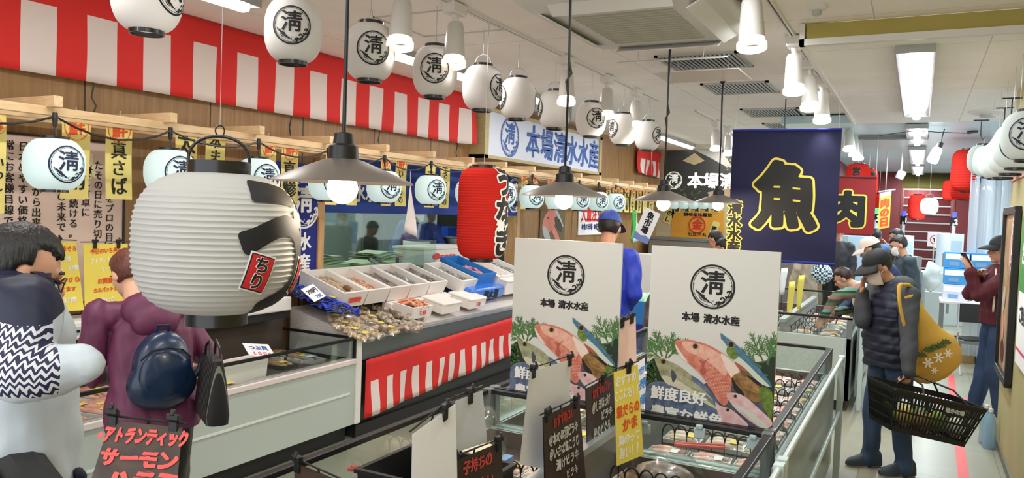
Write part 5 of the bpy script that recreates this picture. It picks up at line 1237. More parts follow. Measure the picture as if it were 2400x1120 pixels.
# small pink fish at the bottom
sm([(1703, 924), (1722, 920), (1748, 930), (1780, 958), (1808, 985), (1806, 1000), (1780, 1000), (1740, 972), (1716, 948)], 11, .0042); sm([(1716, 946), (1745, 968), (1784, 1000), (1800, 1000), (1760, 965)], 4, .0044); sm([(1677, 942), (1688, 950), (1716, 960), (1745, 985), (1752, 998), (1700, 994), (1684, 970)], 11, .0043)
def eye(x, y, r, c): 
    for rr, mi in ((r*.9, 16), (r*.62, 0)): pg([(x+rr*cos(t_), y+rr*sin(t_)) for t_ in [2*pi*k/14 for k in range(14)]], mi, c); c += .0004
eye(1630, 811, 8, .0034); eye(1714, 807, 10, .0040); eye(1555, 847, 8, .0026); eye(1724, 928, 5, .0048); eye(1706, 960, 5, .0048)
ca = pp(1670, 672); put_crest(q, fP, .198, ca[0], ca[1], .0012, 0, N=150, bold=.013)
ca = pp(1665, 747); write(q, fP, '本場 清水水産', .042, ca[0], ca[1], c=.0012, mi=0, wx=.06, wy=.04, N=44, wob=.02, sx=.95)
ca = pp(1590, 926); write(q, fP, '鮮度良好', .064, ca[0], ca[1], rot=.0, c=.0055, mi=12, wx=.05, wy=.022, N=48); ca = pp(1606, 972); write(q, fP, '豊富な鮮魚', .066, ca[0]+.005, ca[1]-.004, c=.0055, mi=12, wx=.05, wy=.022, N=48)
q.build('print', PM, ps, False)
px2 = (at(1208, 562, Y=YP).x+at(1458, 575, Y=YP).x)/2
dup(ps, (px2, YP, pcz), 0, 'left fish poster board standing on the island rim, behind the hanging sale sheets')

# sale signs clipped to wires above the middle of the near freezer
def quad_sign(name, label, corners, m, lines=None, mats=None, X=None, Y=None, D=None, clips=(.2, .8), group=None, cat='sign', stand=None, thick=.003, bar=True, curl=0):
    P = [at(x, y, X=X, Y=Y, D=(D[i] if isinstance(D, (list, tuple)) else D)) for i, (x, y) in enumerate(corners)]   # tl tr br bl
    o = (P[0]+P[1])/2; t = thing(name, label, cat, o, 0, group)
    tl, tr, br, bl = [p-o for p in P]; n = ((tr-tl).cross(bl-tl)).normalized()
    if n.dot(Vector((0, 0, H))-o) < 0: n = -n
    w, h = (tr-tl).length, (bl-tl).length
    def f(a, b, c=0):
        u, v = a/w+.5, .5-b/h
        return tl*(1-u)*(1-v)+tr*u*(1-v)+br*u*v+bl*(1-u)*v+n*(c+curl*sin(pi*u)*v)
    q = MB(); q.grid(lambda u, v: f((u-.5)*w, (.5-v)*h, 0), 6, 8, 0); q.grid(lambda u, v: f((.5-u)*w, (.5-v)*h, -thick), 6, 8, 0)
    for ln in (lines or []):
        tx, sz, a, b, mi = ln[:5]; kw = dict(wx=.044, wy=.036, N=40, wob=.03, rnd=.08, shear=.12); kw.update(ln[5] if len(ln) > 5 else {})
        write(q, f, tx, sz*h, a*w, (.5-b)*h, rot=kw.pop('rot', 0), c=.0025, mi=mi+1, **kw)
    q.build('sheet', [m]+(mats or []), t, True)
    wire = MB()
    if bar: wire.tube([f(-.55*w, h*.5+.012, -.004), f(.55*w, h*.5+.012, -.004)], .003, 6)
    if stand is not None:
        b0 = f(0, h*.5+.012, -.004); wire.tube([b0, Vector((b0.x, b0.y, b0.z-h*.5))+Vector((0, 0, 0))-n*.02, Vector((b0.x, b0.y, stand-o.z))-n*.02], .003, 6)
    if wire.v: wire.build('wire_stand', M_black, t)
    for u in clips:
        c0 = f((u-.5)*w, h*.5, 0); ex = (tr-tl).normalized(); R = Matrix((ex, n.cross(ex)*-1 if False else n, Vector((0, 0, 1)))).transposed()
        k = MB(); k.box(c0+Vector((0, 0, -.008)), (.022, .016, .035), R); k.box(c0+Vector((0, 0, .018))+n*.004, (.03, .022, .018), R); k.box(c0+Vector((0, 0, .03))+n*.012, (.012, .006, .02), R@rotm(rx=.5)); k.build('clip', M_black, t, bevel=.003)
    return t
M_board = wood('black_board', (46, 34, 28), (74, 52, 40), (2, 14, 14), .5); M_chalkr = mat('red_chalk', (232, 84, 78), .6); M_pinks = mat('pink_sheet', (232, 200, 190), .6)
S = dict(X=-1.2)
quad_sign('sale_sign', 'blank white sheet back, left of the two blank sheets in front', [(968, 1018), (1068, 946), (1072, 1130), (966, 1130)], M_paper, D=[2.1, 2.28, 2.26, 2.08], clips=(.72,), stand=.6)
quad_sign('sale_sign', 'blank bluish white sheet with two pink specks, above the salted fish board', [(1069, 940), (1131, 915), (1142, 1036), (1069, 1060)], mat('blue_white_paper', (222, 226, 240), .6), [('ノ', .08, .3, .2, 0), ('ノ', .06, -.1, .75, 0)], [M_pinks], **S, clips=(.5,), stand=.6)
quad_sign('sale_sign', 'black wooden board with red writing at the bottom edge, below the blank sheets', [(1048, 1088), (1176, 1036), (1180, 1160), (1052, 1215)], M_board, [('子持ちの', .27, .02, .2, 1), ('かれい', .27, .1, .6, 1)], [M_ink, M_chalkr], X=-1.18, clips=(.1, .92), stand=.6)
quad_sign('sale_sign', 'tall blank white sheet left of the two black sale boards', [(1243, 872), (1337, 843), (1335, 1110), (1219, 1088)], M_paper, X=-1.22, clips=(.06, .97), stand=.6)
LB = [('おすすめコレ', .115, .02, .09, 1, dict(sx=.72, rot=.05)), ('＠本のほ羽ビラキ', .115, .0, .25, 0, dict(sx=.74, rot=.05)), ('＠いさば塩こうじ', .115, .0, .39, 0, dict(sx=.74, rot=.05)), ('漬けビラキ', .115, .06, .53, 0, dict(sx=.9, rot=.05)), ('ビラキ', .10, .15, .67, 0, dict(sx=.9, rot=.05)), ('＠さば', .10, -.1, .82, 0)]
quad_sign('sale_sign', 'left of the two black boards with red and white handwriting', [(1273, 978), (1358, 938), (1376, 1160), (1279, 1210)], M_board, LB, [M_whiteink, M_redink], X=-1.16, clips=(.1, .88), stand=.6)
LB = [('おすすめコレ', .12, .02, .08, 1, dict(sx=.70, rot=.05)), ('＠しまほっけ', .12, .0, .23, 0, dict(sx=.70, rot=.05)), ('ビラキ', .11, .18, .36, 0), ('＠のどぐろ', .12, .0, .50, 0, dict(sx=.8, rot=.05)), ('ビラキ', .11, .18, .62, 0), ('本日の', .12, .0, .76, 1), ('おすすめです', .11, .05, .89, 1, dict(sx=.72))]
quad_sign('sale_sign', 'right of the two black boards with handwriting, touching the yellow sheet', [(1373, 912), (1438, 877), (1446, 1094), (1378, 1130)], M_board, LB, [M_whiteink, M_redink], X=-1.2, clips=(.6,), stand=.6)
LB = [('おすすめ', .12, -.02, .11, 0, dict(sx=.56)), ('ここにも！！', .13, .02, .26, 0, dict(sx=.44)), ('銀だらの', .14, .0, .44, 1, dict(sx=.52)), ('かま', .14, .05, .60, 1, dict(sx=.7)), ('脂のって', .12, -.0, .75, 0, dict(sx=.55)), ('旨い！！', .13, .03, .89, 0, dict(sx=.52))]
quad_sign('sale_sign', 'bright yellow sheet with white and red handwriting between the posters', [(1439, 873), (1495, 854), (1508, 1066), (1446, 1092)], M_yel, LB, [mat('chalk_white', (250, 246, 226), .7), M_orange], D=[3.22, 3.27, 3.25, 3.19], clips=(.6,), stand=.6)
quad_sign('sale_sign', 'pale pink sheet back hanging behind the yellow sheet', [(1453, 758), (1490, 742), (1492, 852), (1450, 860)], mat('salmon_sheet', (232, 196, 176), .6), D=3.85, clips=(.15, .75), stand=.55)
quad_sign('sale_sign', 'blue and white printed sheet peeking out right of the yellow sheet', [(1470, 866), (1511, 838), (1510, 965), (1474, 990)], M_paper, [('鮮魚市場', .16, .1, .2, 0), ('特売', .2, .15, .45, 0), ('お得', .2, .15, .75, 0)], [mat('sky_ink', (70, 140, 210), .6)], D=3.80, clips=(), bar=False)
t = quad_sign('sale_sign', 'dark wooden board with red katakana in the left foreground', [(258, 985), (428, 1002), (412, 1160), (205, 1150)], M_board, [('◦アトランティック', .25, .0, .19, 0, dict(sx=.60, rot=.03, wx=.07, wy=.06, N=48)), ('サーモン', .27, .0, .52, 0, dict(sx=.95, wx=.07, wy=.06, N=48)), ('ハラス', .32, .1, .84, 0, dict(sx=.95, wx=.07, wy=.06, N=48))], [M_chalkr], D=[1.80, 1.80, 1.72, 1.72], clips=(.04, .88), stand=.6)
quad_sign('sale_sign', 'brown board seen from behind at the bottom edge, clipped left of the blank sheets', [(690, 1084), (800, 1130), (800, 1200), (690, 1200)], M_board, D=[2.3, 2.2, 2.2, 2.3], clips=(.08,), stand=.6)
LB = lambda a: [(a[0], .085, .0, .1, 0, dict(sx=.85, rot=.05)), (a[1], .08, .0, .24, 1, dict(sx=.8, rot=.05)), (a[2], .08, .05, .37, 1, dict(sx=.8, rot=.05)), (a[3], .09, -.05, .55, 0, dict(sx=.9, rot=.05)), (a[4], .075, .0, .68, 0, dict(sx=.85, rot=.05)), (a[5], .09, .0, .84, 1, dict(sx=.85, rot=.05))]
quad_sign('sale_sign', 'yellow sheet with orange handwriting standing left, beside the man in glasses', [(108, 566), (178, 568), (197, 727), (95, 733)], M_yel, LB(('びんちまぐろ', '黄金7種', 'はらみ　赤身', 'うに　１００', 'まかせます', 'よりお得')), [M_orange, MATS['chalk_white']], X=-4.22, clips=(.4,), stand=1.06)
quad_sign('sale_sign', 'yellow sheet with orange handwriting behind the woman in purple', [(195, 572), (299, 571), (305, 722), (199, 732)], M_yel, LB(('今日のいち押し', 'アトランティック', 'サーモン', 'お刺身', 'カルパッチョに', '脂のり')), [M_orange, MATS['chalk_white']], X=-4.22, clips=(.25, .78), stand=1.06)

# things lying in the near island
t = thing('plastic_bag', 'clear plastic bag of cream-coloured stock in the near freezer, left of the sale sheets', 'bag', (-1.58, 2.78, .60)); q = MB(); q.ell((0, 0, .17), (.12, .16, .17), n=20, m=14); q.v = [tuple(Vector(p)*(1+.12*noise.noise(Vector(p)*9))) for p in q.v]; q.build('clear_bag', M_film, t); q = MB(); q.ell((0, 0, .10), (.105, .14, .10), n=16, m=10); q.build('stock', mat('cream_stock', (220, 206, 176), .5), t); q = MB(); q.b2(.09, .13, -.06, .08, .10, .15); q.build('blue_print', mat('pale_blue', (120, 160, 200), .5), t)
bk = thing('plastic_basket', 'black plastic basket with branching slots, in the near freezer behind the white sheet', 'basket', (-1.5, 2.35, .60)); q = MB(); open_box(q, .44, .36, .24, .01, lip=.015); q.build('basket', M_black, bk, angle=30)
for k in range(4): tray_pack('silver fish pack in the black basket in the near freezer', (-1.6+.07*k, 2.35, .72+.01*k), .16, .1, M_mack, 'packs in the black basket', seed=k, proto=None if k == 0 else pk0) if k else globals().__setitem__('pk0', tray_pack('silver fish pack in the black basket in the near freezer', (-1.6, 2.35, .71), .16, .1, M_mack, 'packs in the black basket', seed=0))
p = at(1560, 1100, Z=.68); t = thing('fish_bag', 'clear bag of dark fish at the bottom edge of the near freezer', 'bag', (p.x, p.y, .60)); q = MB(); q.ell((0, 0, .07), (.17, .13, .08), n=20, m=12); q.v = [tuple(Vector(p_)*(1+.2*noise.noise(Vector(p_)*12))) for p_ in q.v]; q.build('clear_bag', M_film, t); q = MB(); q.ell((0, 0, .055), (.13, .08, .05), n=14, m=8); q.build('dark_fish', M_brownfish, t); q = MB(); q.ell((-.04, .02, .06), (.1, .07, .04), rotm(rz=.5), n=14, m=8); q.build('pale_fish', M_white_f, t)
for k, (x, y) in enumerate(((1500, 1005), (1512, 1005), (1640, 1015), (1765, 1040))):
    if k == 0: continue
    p = at(x, y, Y=3.36); t = thing('shelf_clip', ['', 'left', 'middle', 'right'][k]+' pale blue clip on the glass edge under the right fish poster', 'clip', p, 0); q = MB(); q.box((0, 0, 0), (.05, .02, .045)); q.box((0, -.01, .03), (.03, .02, .02)); q.build('body', mat('clip_blue', (176, 196, 200), .4), t, bevel=.005)
for k, (x, y) in enumerate(((1040, 1048), (1645, 1038))):
    p = at(1640, 1038, Z=.68) if k else at(880, 1095, Z=.68); p.z = .66
    t = thing('tongs', ['dark oval clip lying in the left half of the near freezer', 'red and white tongs lying in the near freezer below the right fish poster'][k], 'tongs', p, .3); q = MB(); q.tube([(-.12, 0, 0), (.12, .02, 0)], .009, 8); q.tube([(-.12, .025, 0), (.12, .03, .01)], .009, 8); q.build('arms', mat('tongs_red', (206, 80, 70), .4), t)
# white trim of the cross partition inside the near freezer
# ================================================================== PEOPLE
REM = []
def later(o, vox, sm=3, disp=0, dsc=.1, ani=(1, 1, 1)): REM.append((o, vox, sm, disp, dsc, ani))
M_skin = mat('skin', (206, 152, 122), .5, sss=.15, noise_=.05, nscale=20); M_skin2 = mat('skin_light', (216, 168, 140), .5, sss=.15, noise_=.04, nscale=20); M_hair = mat('black_hair', (26, 22, 20), .45, bump=.5, bscale=120, stretch=(1, 1, .2)); M_hairred = mat('auburn_hair', (116, 58, 42), .45, bump=.5, bscale=120, stretch=(1, 1, .2), col2=(70, 34, 28), nscale=26)
def cap_(mb, p0, p1, r0, r1, n=14):
    p0, p1 = Vector(p0), Vector(p1); d = (p1-p0); L_ = d.length; d = d.normalized() if L_ > 1e-6 else Vector((0, 0, 1)); pts, rs_ = [], []
    for a in (80, 55, 25): pts.append(p0-d*r0*sin(radians(a))); rs_.append(r0*cos(radians(a)))
    pts += [p0, p1]; rs_ += [r0, r1]
    for a in (25, 55, 80): pts.append(p1+d*r1*sin(radians(a))); rs_.append(r1*cos(radians(a)))
    mb.tube(pts, rs_, n)
def hand(mb, p, d, n, side=1, curl=.5, s=1.0, thumb=.4, spread=.04):
    """palm and five fingers; d along the hand, n out of the palm, side +1 puts the thumb along d x n"""
    p, d, n = Vector(p), Vector(d).normalized(), Vector(n); n = (n-d*n.dot(d)).normalized(); sd = d.cross(n)*side
    R = Matrix((sd, d, n)).transposed(); mb.ell(p+d*.045*s, (.036*s, .054*s, .015*s), R, 14, 10); mb.ell(p+d*.03*s+sd*.016*s+n*.004*s, (.018*s, .032*s, .014*s), R, 10, 8)
    for i, ln in enumerate((.070, .078, .073, .058)):
        b = p+d*(.086-.004*abs(i-1))*s+sd*(.028-.0188*i)*s; dr = (d+sd*spread*(1.5-i)).normalized(); a = 0; q = b
        cap_(mb, p+d*.03*s+sd*(.018-.012*i)*s, b, .012*s, .0092*s, 8)
        for f_, r in ((.45, .0086), (.30, .0078), (.25, .0070)):
            a += curl*(.9+.1*i); v = dr*cos(a)+n*sin(a); e = q+v*ln*f_*s; cap_(mb, q, e, r*s, r*.92*s, 8); q = e
    b = p+d*.028*s+sd*.030*s; v = (d*.62+sd*.62+n*thumb).normalized(); e = b+v*.040*s; cap_(mb, b, e, .0125*s, .0098*s, 8); v2 = (v+n*curl*.6+d*.3).normalized(); cap_(mb, e, e+v2*.032*s, .0098*s, .008*s, 8)

def person(label, loc, yaw, h=1.6, lean=0., hp=0., hy=0., hfwd=.02, arms=None, legs=None, skin=None, hair='short', hair_m=None, top=None, top_m=None, trousers=None, shoes=None, vox=.009, sleeves=None, group=None, hand_curl=.4, hands=None, face=True, bulk=1.0, hem=.80, z0=0, sleeve_to=1.0, roll=0.0, side=0.0, hdz=0.0, slv_k=1.0):
    """local frame: facing +y, right hand on +x, floor z=0"""
    t = thing('person', label, 'person', (loc[0], loc[1], z0), 0, group); t.rotation_euler = (0, 0, yaw); s = h/1.6
    hz = .84*s
    def U(x, y, z):
        a = -lean; x, y, z = x*s+side*(z-.84)*s, y*s, z*s-hz; return Vector((x, y*cos(a)-z*sin(a), y*sin(a)+z*cos(a)+hz))
    legs = legs or {}; LG = {}
    for sd in (-1, 1):
        k, a = legs.get(sd, ((sd*.09, .01, .45), (sd*.095, -.02, .085))); LG[sd] = (Vector((sd*.088*s, 0, .82*s)), Vector(k)*s, Vector(a)*s)
    SH = {sd: U(sd*.172*bulk, -.01, 1.285) for sd in (-1, 1)}; AR = {}
    arms = arms or {}
    for sd in (-1, 1):
        e, w = arms.get(sd, (None, None)); 
        e = Vector(e)*s if e is not None else U(sd*.225, -.02, 1.02); w = Vector(w)*s if w is not None else U(sd*.225, .06, .80); AR[sd] = (e, w)
    nb = U(0, -.005, 1.33); hc = U(0, hfwd, 1.485+hdz); Rh = rotm(rx=-hp-lean*.5) @ rotm(rz=0); Rh = rotm(rz=hy) @ rotm(ry=roll) @ rotm(rx=-hp)
    hd = lambda x, y, z: hc+Rh@(Vector((x, y, z))*s)
    # ---- body: one continuous surface
    b = MB(); S_ = skin or M_skin
    b.ell(U(0, 0, .88), (.14*s, .095*s, .12*s)); b.ell(U(0, 0, 1.12), (.14*s, .09*s, .2*s), rotm(rx=-lean)); cap_(b, U(-.12, -.01, 1.27), U(.12, -.01, 1.27), .05*s, .05*s); cap_(b, nb, hd(0, -.02, -.05), .056*s, .050*s)
    b.ell(hd(0, -.012, .022), (.072*s, .090*s, .086*s), Rh, 20, 14); b.ell(hd(0, .022, -.035), (.056*s, .062*s, .075*s), Rh, 16, 12); b.ell(hd(0, .055, -.088), (.026*s, .022*s, .02*s), Rh, 10, 8)
    cap_(b, hd(0, .076, .012), hd(0, .096, -.024), .009*s, .014*s, 8); cap_(b, hd(-.03, .070, .022), hd(.03, .070, .022), .012*s, .012*s, 8); cap_(b, hd(-.016, .077, -.055), hd(.016, .077, -.055), .007*s, .007*s, 8)
    for sd in (-1, 1):
        b.ell(hd(sd*.074, -.012, -.005), (.010*s, .020*s, .032*s), Rh@rotm(rz=sd*-.35), 10, 8); b.ell(hd(sd*.036, .055, -.015), (.022*s, .018*s, .022*s), Rh, 8, 6)
        H_, K_, A_ = LG[sd]; cap_(b, H_, K_, .078*s, .052*s); cap_(b, K_, A_, .050*s, .036*s); b.ell(A_+Vector((0, .05*s, -.045*s)), (.030*s, .09*s, .024*s))
        e, w = AR[sd]; cap_(b, SH[sd], e, .046*s, .036*s); cap_(b, e, w, .035*s, .025*s)
        dv_ = (w-e).normalized(); hn = (hands or {}).get(sd, {}); dd = Vector(hn.get('d', dv_)); nn = Vector(hn.get('n', (-sd, 0, 0))); hand(b, w+dd.normalized()*.008, dd, nn, hn.get('side', 1), hn.get('curl', hand_curl), s*hn.get('size', 1), hn.get('thumb', .4), hn.get('spread', .04))
    o = b.build('body', S_, t); later(o, vox, 2)
    if face:
        for sd in (-1, 1): q = MB(); q.ell(hd(sd*.031, .077, .004), (.012*s, .008*s, .006*s), Rh, 8, 6); q.build('eye', M_ink, o)
        q = MB(); cap_(q, hd(-.018, .0805, -.056), hd(.018, .0805, -.056), .0042*s, .0042*s, 8); q.build('mouth', mat('lips', (170, 96, 88), .5), o)
        q = MB(); 
        for sd in (-1, 1): cap_(q, hd(sd*.018, .084, .028), hd(sd*.048, .070, .026), .0045*s, .003*s, 6)
        q.build('eyebrows', hair_m or M_hair, o)
    # ---- hair
    if hair:
        q = MB(); q.ell((0, 0, 0), (1, 1, 1), n=40, m=28); vs = []
        for p in q.v:
            v = Vector(p); k = 1.0; low = {'short': -.72, 'bob': -.75, 'back': -.55}[hair]
            facer = v.y > .25 and v.z < .42+.1*sin(v.x*9); side = abs(v.x) > .5 and v.z < -.10 and v.y > -.12 and hair == 'short'
            if facer or side or v.z < low: k = .70
            k *= 1+.045*noise.noise(v*4)+.015*noise.noise(v*14)
            vs.append(tuple(hd(v.x*.081*k, -.014+v.y*.100*k, .028+v.z*.098*k)))
        q.v = vs; q.build('hair', hair_m or M_hair, t, angle=80)
    # ---- trousers
    if trousers:
        q = MB(); q.ell(U(0, -.005, .90), (.158*s*bulk, .115*s*bulk, .13*s))
        for sd in (-1, 1):
            H_, K_, A_ = LG[sd]; cap_(q, H_+Vector((0, 0, .02)), K_, .100*s, .074*s); cap_(q, K_, A_+Vector((0, 0, .02)), .074*s, .060*s); cap_(q, A_+Vector((0, 0, .03)), A_+Vector((0, .015, -.035)), .060*s, .066*s)
        o = q.build('trousers', trousers, t); later(o, max(vox, .009), 3, .022*s, .05, (1, 1, .4))
    if shoes:
        for sd in (-1, 1):
            A_ = LG[sd][2]; gz = A_.z-.085*s; q = MB(); rings = []
            for y, w, hh in ((-.082, .022, .07), (-.070, .040, .10), (-.02, .046, .105), (.05, .048, .085), (.11, .050, .065), (.16, .040, .05), (.185, .016, .03)):
                rings.append([A_+Vector((w*s*cos(a)*1, y*s, gz*0+(-.085*s+.012*s)+max(0, sin(a))**.8*hh*s)) for a in [2*pi*k/14 for k in range(14)]])
            q.loft(rings); o = q.build('shoe', shoes[0], t)
            q = MB(); q.loft([[A_+Vector((x*s, y*s, z*s-.085*s)) for x, y in [(.048*cos(a)*(1 if sin(a) > 0 else .85), .05+.135*sin(a)) for a in [2*pi*k/24 for k in range(24)]]] for z in (0, .022)]); q.build('sole', shoes[1], o)
    # ---- top garment
    if top:
        q = MB(); B = bulk; pr_ = [(hem, .175, .125), (hem+.1, .180, .130), (.98, .172, .122), (1.1, .176, .126), (1.2, .182, .124), (1.27, .160, .104), (1.32, .105, .082), (1.36, .070, .070)]
        if top == 'coat': pr_ = [(hem, .215, .165), (hem+.12, .205, .155), (.98, .185, .135), (1.1, .182, .130), (1.2, .184, .126), (1.27, .162, .106), (1.32, .108, .086), (1.36, .076, .076)]
        if top == 'vest': pr_ = [(hem, .185, .150), (hem+.12, .195, .160), (1.0, .190, .155), (1.12, .188, .150), (1.22, .180, .132), (1.28, .150, .105), (1.33, .098, .084), (1.37, .072, .074)]
        rings = []
        for z, w, d in pr_:
            c = U(0, 0, z) if z > .84 else Vector((0, 0, z*s)); rr = rotm(rx=-lean*(1 if z > .9 else .5))
            rings.append([c+rr@Vector((w*B*s*math.copysign(abs(cos(a))**.85, cos(a)), d*B*s*math.copysign(abs(sin(a))**.85, sin(a)), 0)) for a in [2*pi*k/28 for k in range(28)]])
        q.loft(rings)
        if sleeves is None or sleeves is True: sleeves_in = True
        else: sleeves_in = False
        def slv(q, g=1.0):
            g = g*slv_k
            for sd in (-1, 1):
                e, w = AR[sd]; ww = e+(w-e)*sleeve_to; cap_(q, U(0, -.015, 1.315), SH[sd], .055*s*B, .064*s*B); cap_(q, SH[sd]+Vector((-sd*.03*s, 0, -.005)), SH[sd], .068*s*g*B, .070*s*g*B); cap_(q, SH[sd], e, .070*s*g*B, .057*s*g*B); cap_(q, e, ww, .057*s*g*B, .045*s*g*B); cap_(q, ww, ww, .046*s*g*B, .046*s*g*B)
        if sleeves_in: slv(q)
        o = q.build({'vest': 'padded_vest', 'coat': 'coat', 'jacket': 'jacket'}.get(top, 'jacket'), top_m, t); later(o, max(vox, .008), 3, .026*s, .038, (1, 1, .55) if top_m.name != 'padded_navy' else (-1, 1, 1))
        if not sleeves_in:
            q = MB(); slv(q, .95); c = [U(0, 0, z) for z in (1.1, 1.25)]; q.ell(U(0, 0, 1.2), (.165*s, .105*s, .13*s)); o2 = q.build('sleeves', sleeves, t); later(o2, max(vox, .009), 3, .013*s, .045, (.7, .7, 1.2))
    return dict(t=t, s=s, U=U, hd=hd, Rh=Rh, AR=AR, SH=SH, LG=LG, hc=hc)
def w2l(t_, p):
    """world point in a person's local frame"""
    a = -t_[1]; v = Vector(p)-Vector((t_[0][0], t_[0][1], t_[2] if len(t_) > 2 else 0)); return Vector((v.x*cos(a)-v.y*sin(a), v.x*sin(a)+v.y*cos(a), v.z))
def ldir(yaw, d): a = -yaw; d = Vector(d); return Vector((d.x*cos(a)-d.y*sin(a), d.x*sin(a)+d.y*cos(a), d.z))
def curve(pts, r, n=6):
    """smooth open path through the points, with its radii"""
    P_ = [Vector(p) for p in pts]; N = len(P_); out, rr = [], []
    for i in range(N-1):
        a, b, c, d = P_[max(i-1, 0)], P_[i], P_[i+1], P_[min(i+2, N-1)]
        for s in range(n):
            t = s/n; out.append(.5*((2*b)+(c-a)*t+(2*a-5*b+4*c-d)*t*t+(3*b-a-3*c+d)*t**3)); rr.append(r[i]+(r[i+1]-r[i])*t)
    return out+[P_[-1]], rr+[r[-1]]
def cap_hat(P, m, brim=True, name='cap', brim_m=None, ext=.075, tilt=.0):
    hd, s = P['hd'], P['s']; q = MB(); rings = []
    for a in (-.02, .0, .25, .5, .75, .95, 1.0):
        z = .045+.088*sin(a*pi/2); r = cos(a*pi/2)*.9+.12 if a < 1 else .02
        rings.append([hd(.083*r*cos(b), -.012+.102*r*sin(b), z+tilt*sin(b)) for b in [2*pi*k/32 for k in range(32)]])
    q.loft(rings); o = q.build(name, m, P['t'], angle=60)
    q = MB(); 
    def br(u, v):
        a = pi*(.13+.74*u); r = 1+v*ext/.1; return hd(.084*r**.6*cos(a), -.012+.104*cos(0)*(sin(a)*(1+v*ext/.09)), .045-.028*v*v-.014*v*cos(a)**2-.006*v)
    q.grid(br, 16, 5); q.build('brim', brim_m or m, o, solid=.004)
    q = MB(); q.ell(hd(0, -.012, .139), (.007, .007, .005), n=8, m=6); q.build('button', m, o); return o
def mask(P, m=None):
    hd = P['hd']; q = MB()
    def f(u, v):
        a = (u-.5)*2.5; z = -.105+.10*v; bul = .030*sin(pi*v)**.7*(cos(a*.8)); r = .064+.012*v
        return hd((r+.012)*sin(a), .018+(.058+bul*.7)*cos(a)+.0, z)
    q.grid(f, 20, 12); o = q.build('face_mask', m or M_paper, P['t'], solid=.002)
    q = MB()
    for sd in (-1, 1): q.tube([hd(sd*.066, .035, -.03), hd(sd*.078, .0, -.008), hd(sd*.078, -.015, .0)], .0014, 5)
    q.build('ear_loops', M_paper, o); return o
def glasses(P, m):
    hd = P['hd']; q = MB()
    for sd in (-1, 1): q.tube([hd(sd*.033+.024*cos(a), .094-.008*abs(cos(a)), .0+.018*sin(a)) for a in [2*pi*k/18 for k in range(18)]], .0022, 6, closed=True); q.tube([hd(sd*.057, .088, .006), hd(sd*.074, .05, .010), hd(sd*.078, -.01, .012), hd(sd*.076, -.03, -.005)], .0022, 6)
    q.tube([hd(-.010, .095, .004), hd(.010, .095, .004)], .002, 6); q.build('glasses', m, P['t'])

face = lambda d: atan2(-d.x, d.y)       # yaw that turns +y towards d
# ---- 1 man in white and navy jacket, left foreground
c = at(26, 800, D=2.2); ya = face(RT*.75+FW*.65); A1 = ((c.x, c.y), ya)
M_wj = mat('jacket_pale', (204, 214, 222), .6, bump=.2, bscale=12); 
wr = w2l(A1, at(108, 868, D=1.96)); el1 = w2l(A1, at(42, 880, D=1.94))
P = person('man in glasses with white and navy patterned jacket, cut off at the left edge', (c.x, c.y), ya, h=1.84, lean=.02, hp=.34, hy=.0, hfwd=.01, hdz=-.14, arms={1: (tuple(el1/(1.84/1.6)), tuple(wr/(1.84/1.6))), -1: ((-.20, .02, 1.03), (-.16, .05, .80))}, top='coat', top_m=M_wj, trousers=mat('dark_trousers', (40, 42, 50), .8), shoes=(M_black, M_lgrey), vox=.006, hair='short', hem=.66, bulk=1.0, sleeve_to=2.2, slv_k=1.15, hands={1: dict(curl=1.7, thumb=.3, size=.62)})
glasses(P, mat('glasses_frame', (60, 34, 24), .3))
def mth(op, a, b=None, v=None):
    n = nt.nodes.new('ShaderNodeMath'); n.operation = op
    for i, x in enumerate((a, b)):
        if x is None: continue
        if isinstance(x, (int, float)): n.inputs[i].default_value = x
        else: nt.links.new(x, n.inputs[i])
    return n.outputs[0]
# the jacket's own print: white collar, navy shoulder, zigzag band, pale below (object space, right half)
nt2, b2_ = nodes_of(M_wj); src = b2_.inputs['Base Color']
tc = nt2.nodes.new('ShaderNodeTexCoord'); sp2 = nt2.nodes.new('ShaderNodeSeparateXYZ'); nt2.links.new(tc.outputs['Object'], sp2.inputs[0]); nt = nt2
nz = nt2.nodes.new('ShaderNodeTexNoise'); nz.inputs['Scale'].default_value = 22; nt2.links.new(tc.outputs['Object'], nz.inputs['Vector'])
hx = mth('ADD', sp2.outputs['X'], mth('MULTIPLY', sp2.outputs['Y'], 1.0)); zig = mth('ABSOLUTE', mth('SUBTRACT', mth('MODULO', mth('ADD', mth('MULTIPLY', hx, 40), 100), 1.0), .5)); ph = mth('ADD', mth('ADD', mth('MULTIPLY', sp2.outputs['Z'], 52), mth('MULTIPLY', zig, 1.4)), mth('MULTIPLY', nz.outputs['Fac'], 1.8)); st_ = mth('GREATER_THAN', mth('MODULO', mth('ADD', ph, 100), 1.0), .52)
def mixc(f, a, b):
    m_ = nt2.nodes.new('ShaderNodeMixRGB'); nt2.links.new(f, m_.inputs[0])
    for i, c_ in ((1, a), (2, b)):
        if isinstance(c_, tuple): m_.inputs[i].default_value = (*lin(c_), 1)
        else: nt2.links.new(c_, m_.inputs[i])
    return m_.outputs[0]
slope = mth('ADD', sp2.outputs['Z'], mth('MULTIPLY', sp2.outputs['X'], .25))
patc = mixc(st_, (32, 34, 72), (222, 222, 230)); right = mth('GREATER_THAN', sp2.outputs['X'], .02)
band = mth('MULTIPLY', mth('MULTIPLY', right, mth('GREATER_THAN', slope, 1.375)), mth('LESS_THAN', sp2.outputs['Y'], .045)); navy = mth('MULTIPLY', right, mth('GREATER_THAN', slope, 1.53)); coll = mth('GREATER_THAN', sp2.outputs['Z'], 1.57)
nt2.links.new(mixc(coll, mixc(navy, mixc(band, (204, 214, 222), patc), (24, 30, 56)), (214, 222, 228)), src)
mat('navy_fabric', (24, 30, 56), .7); s = P['s']
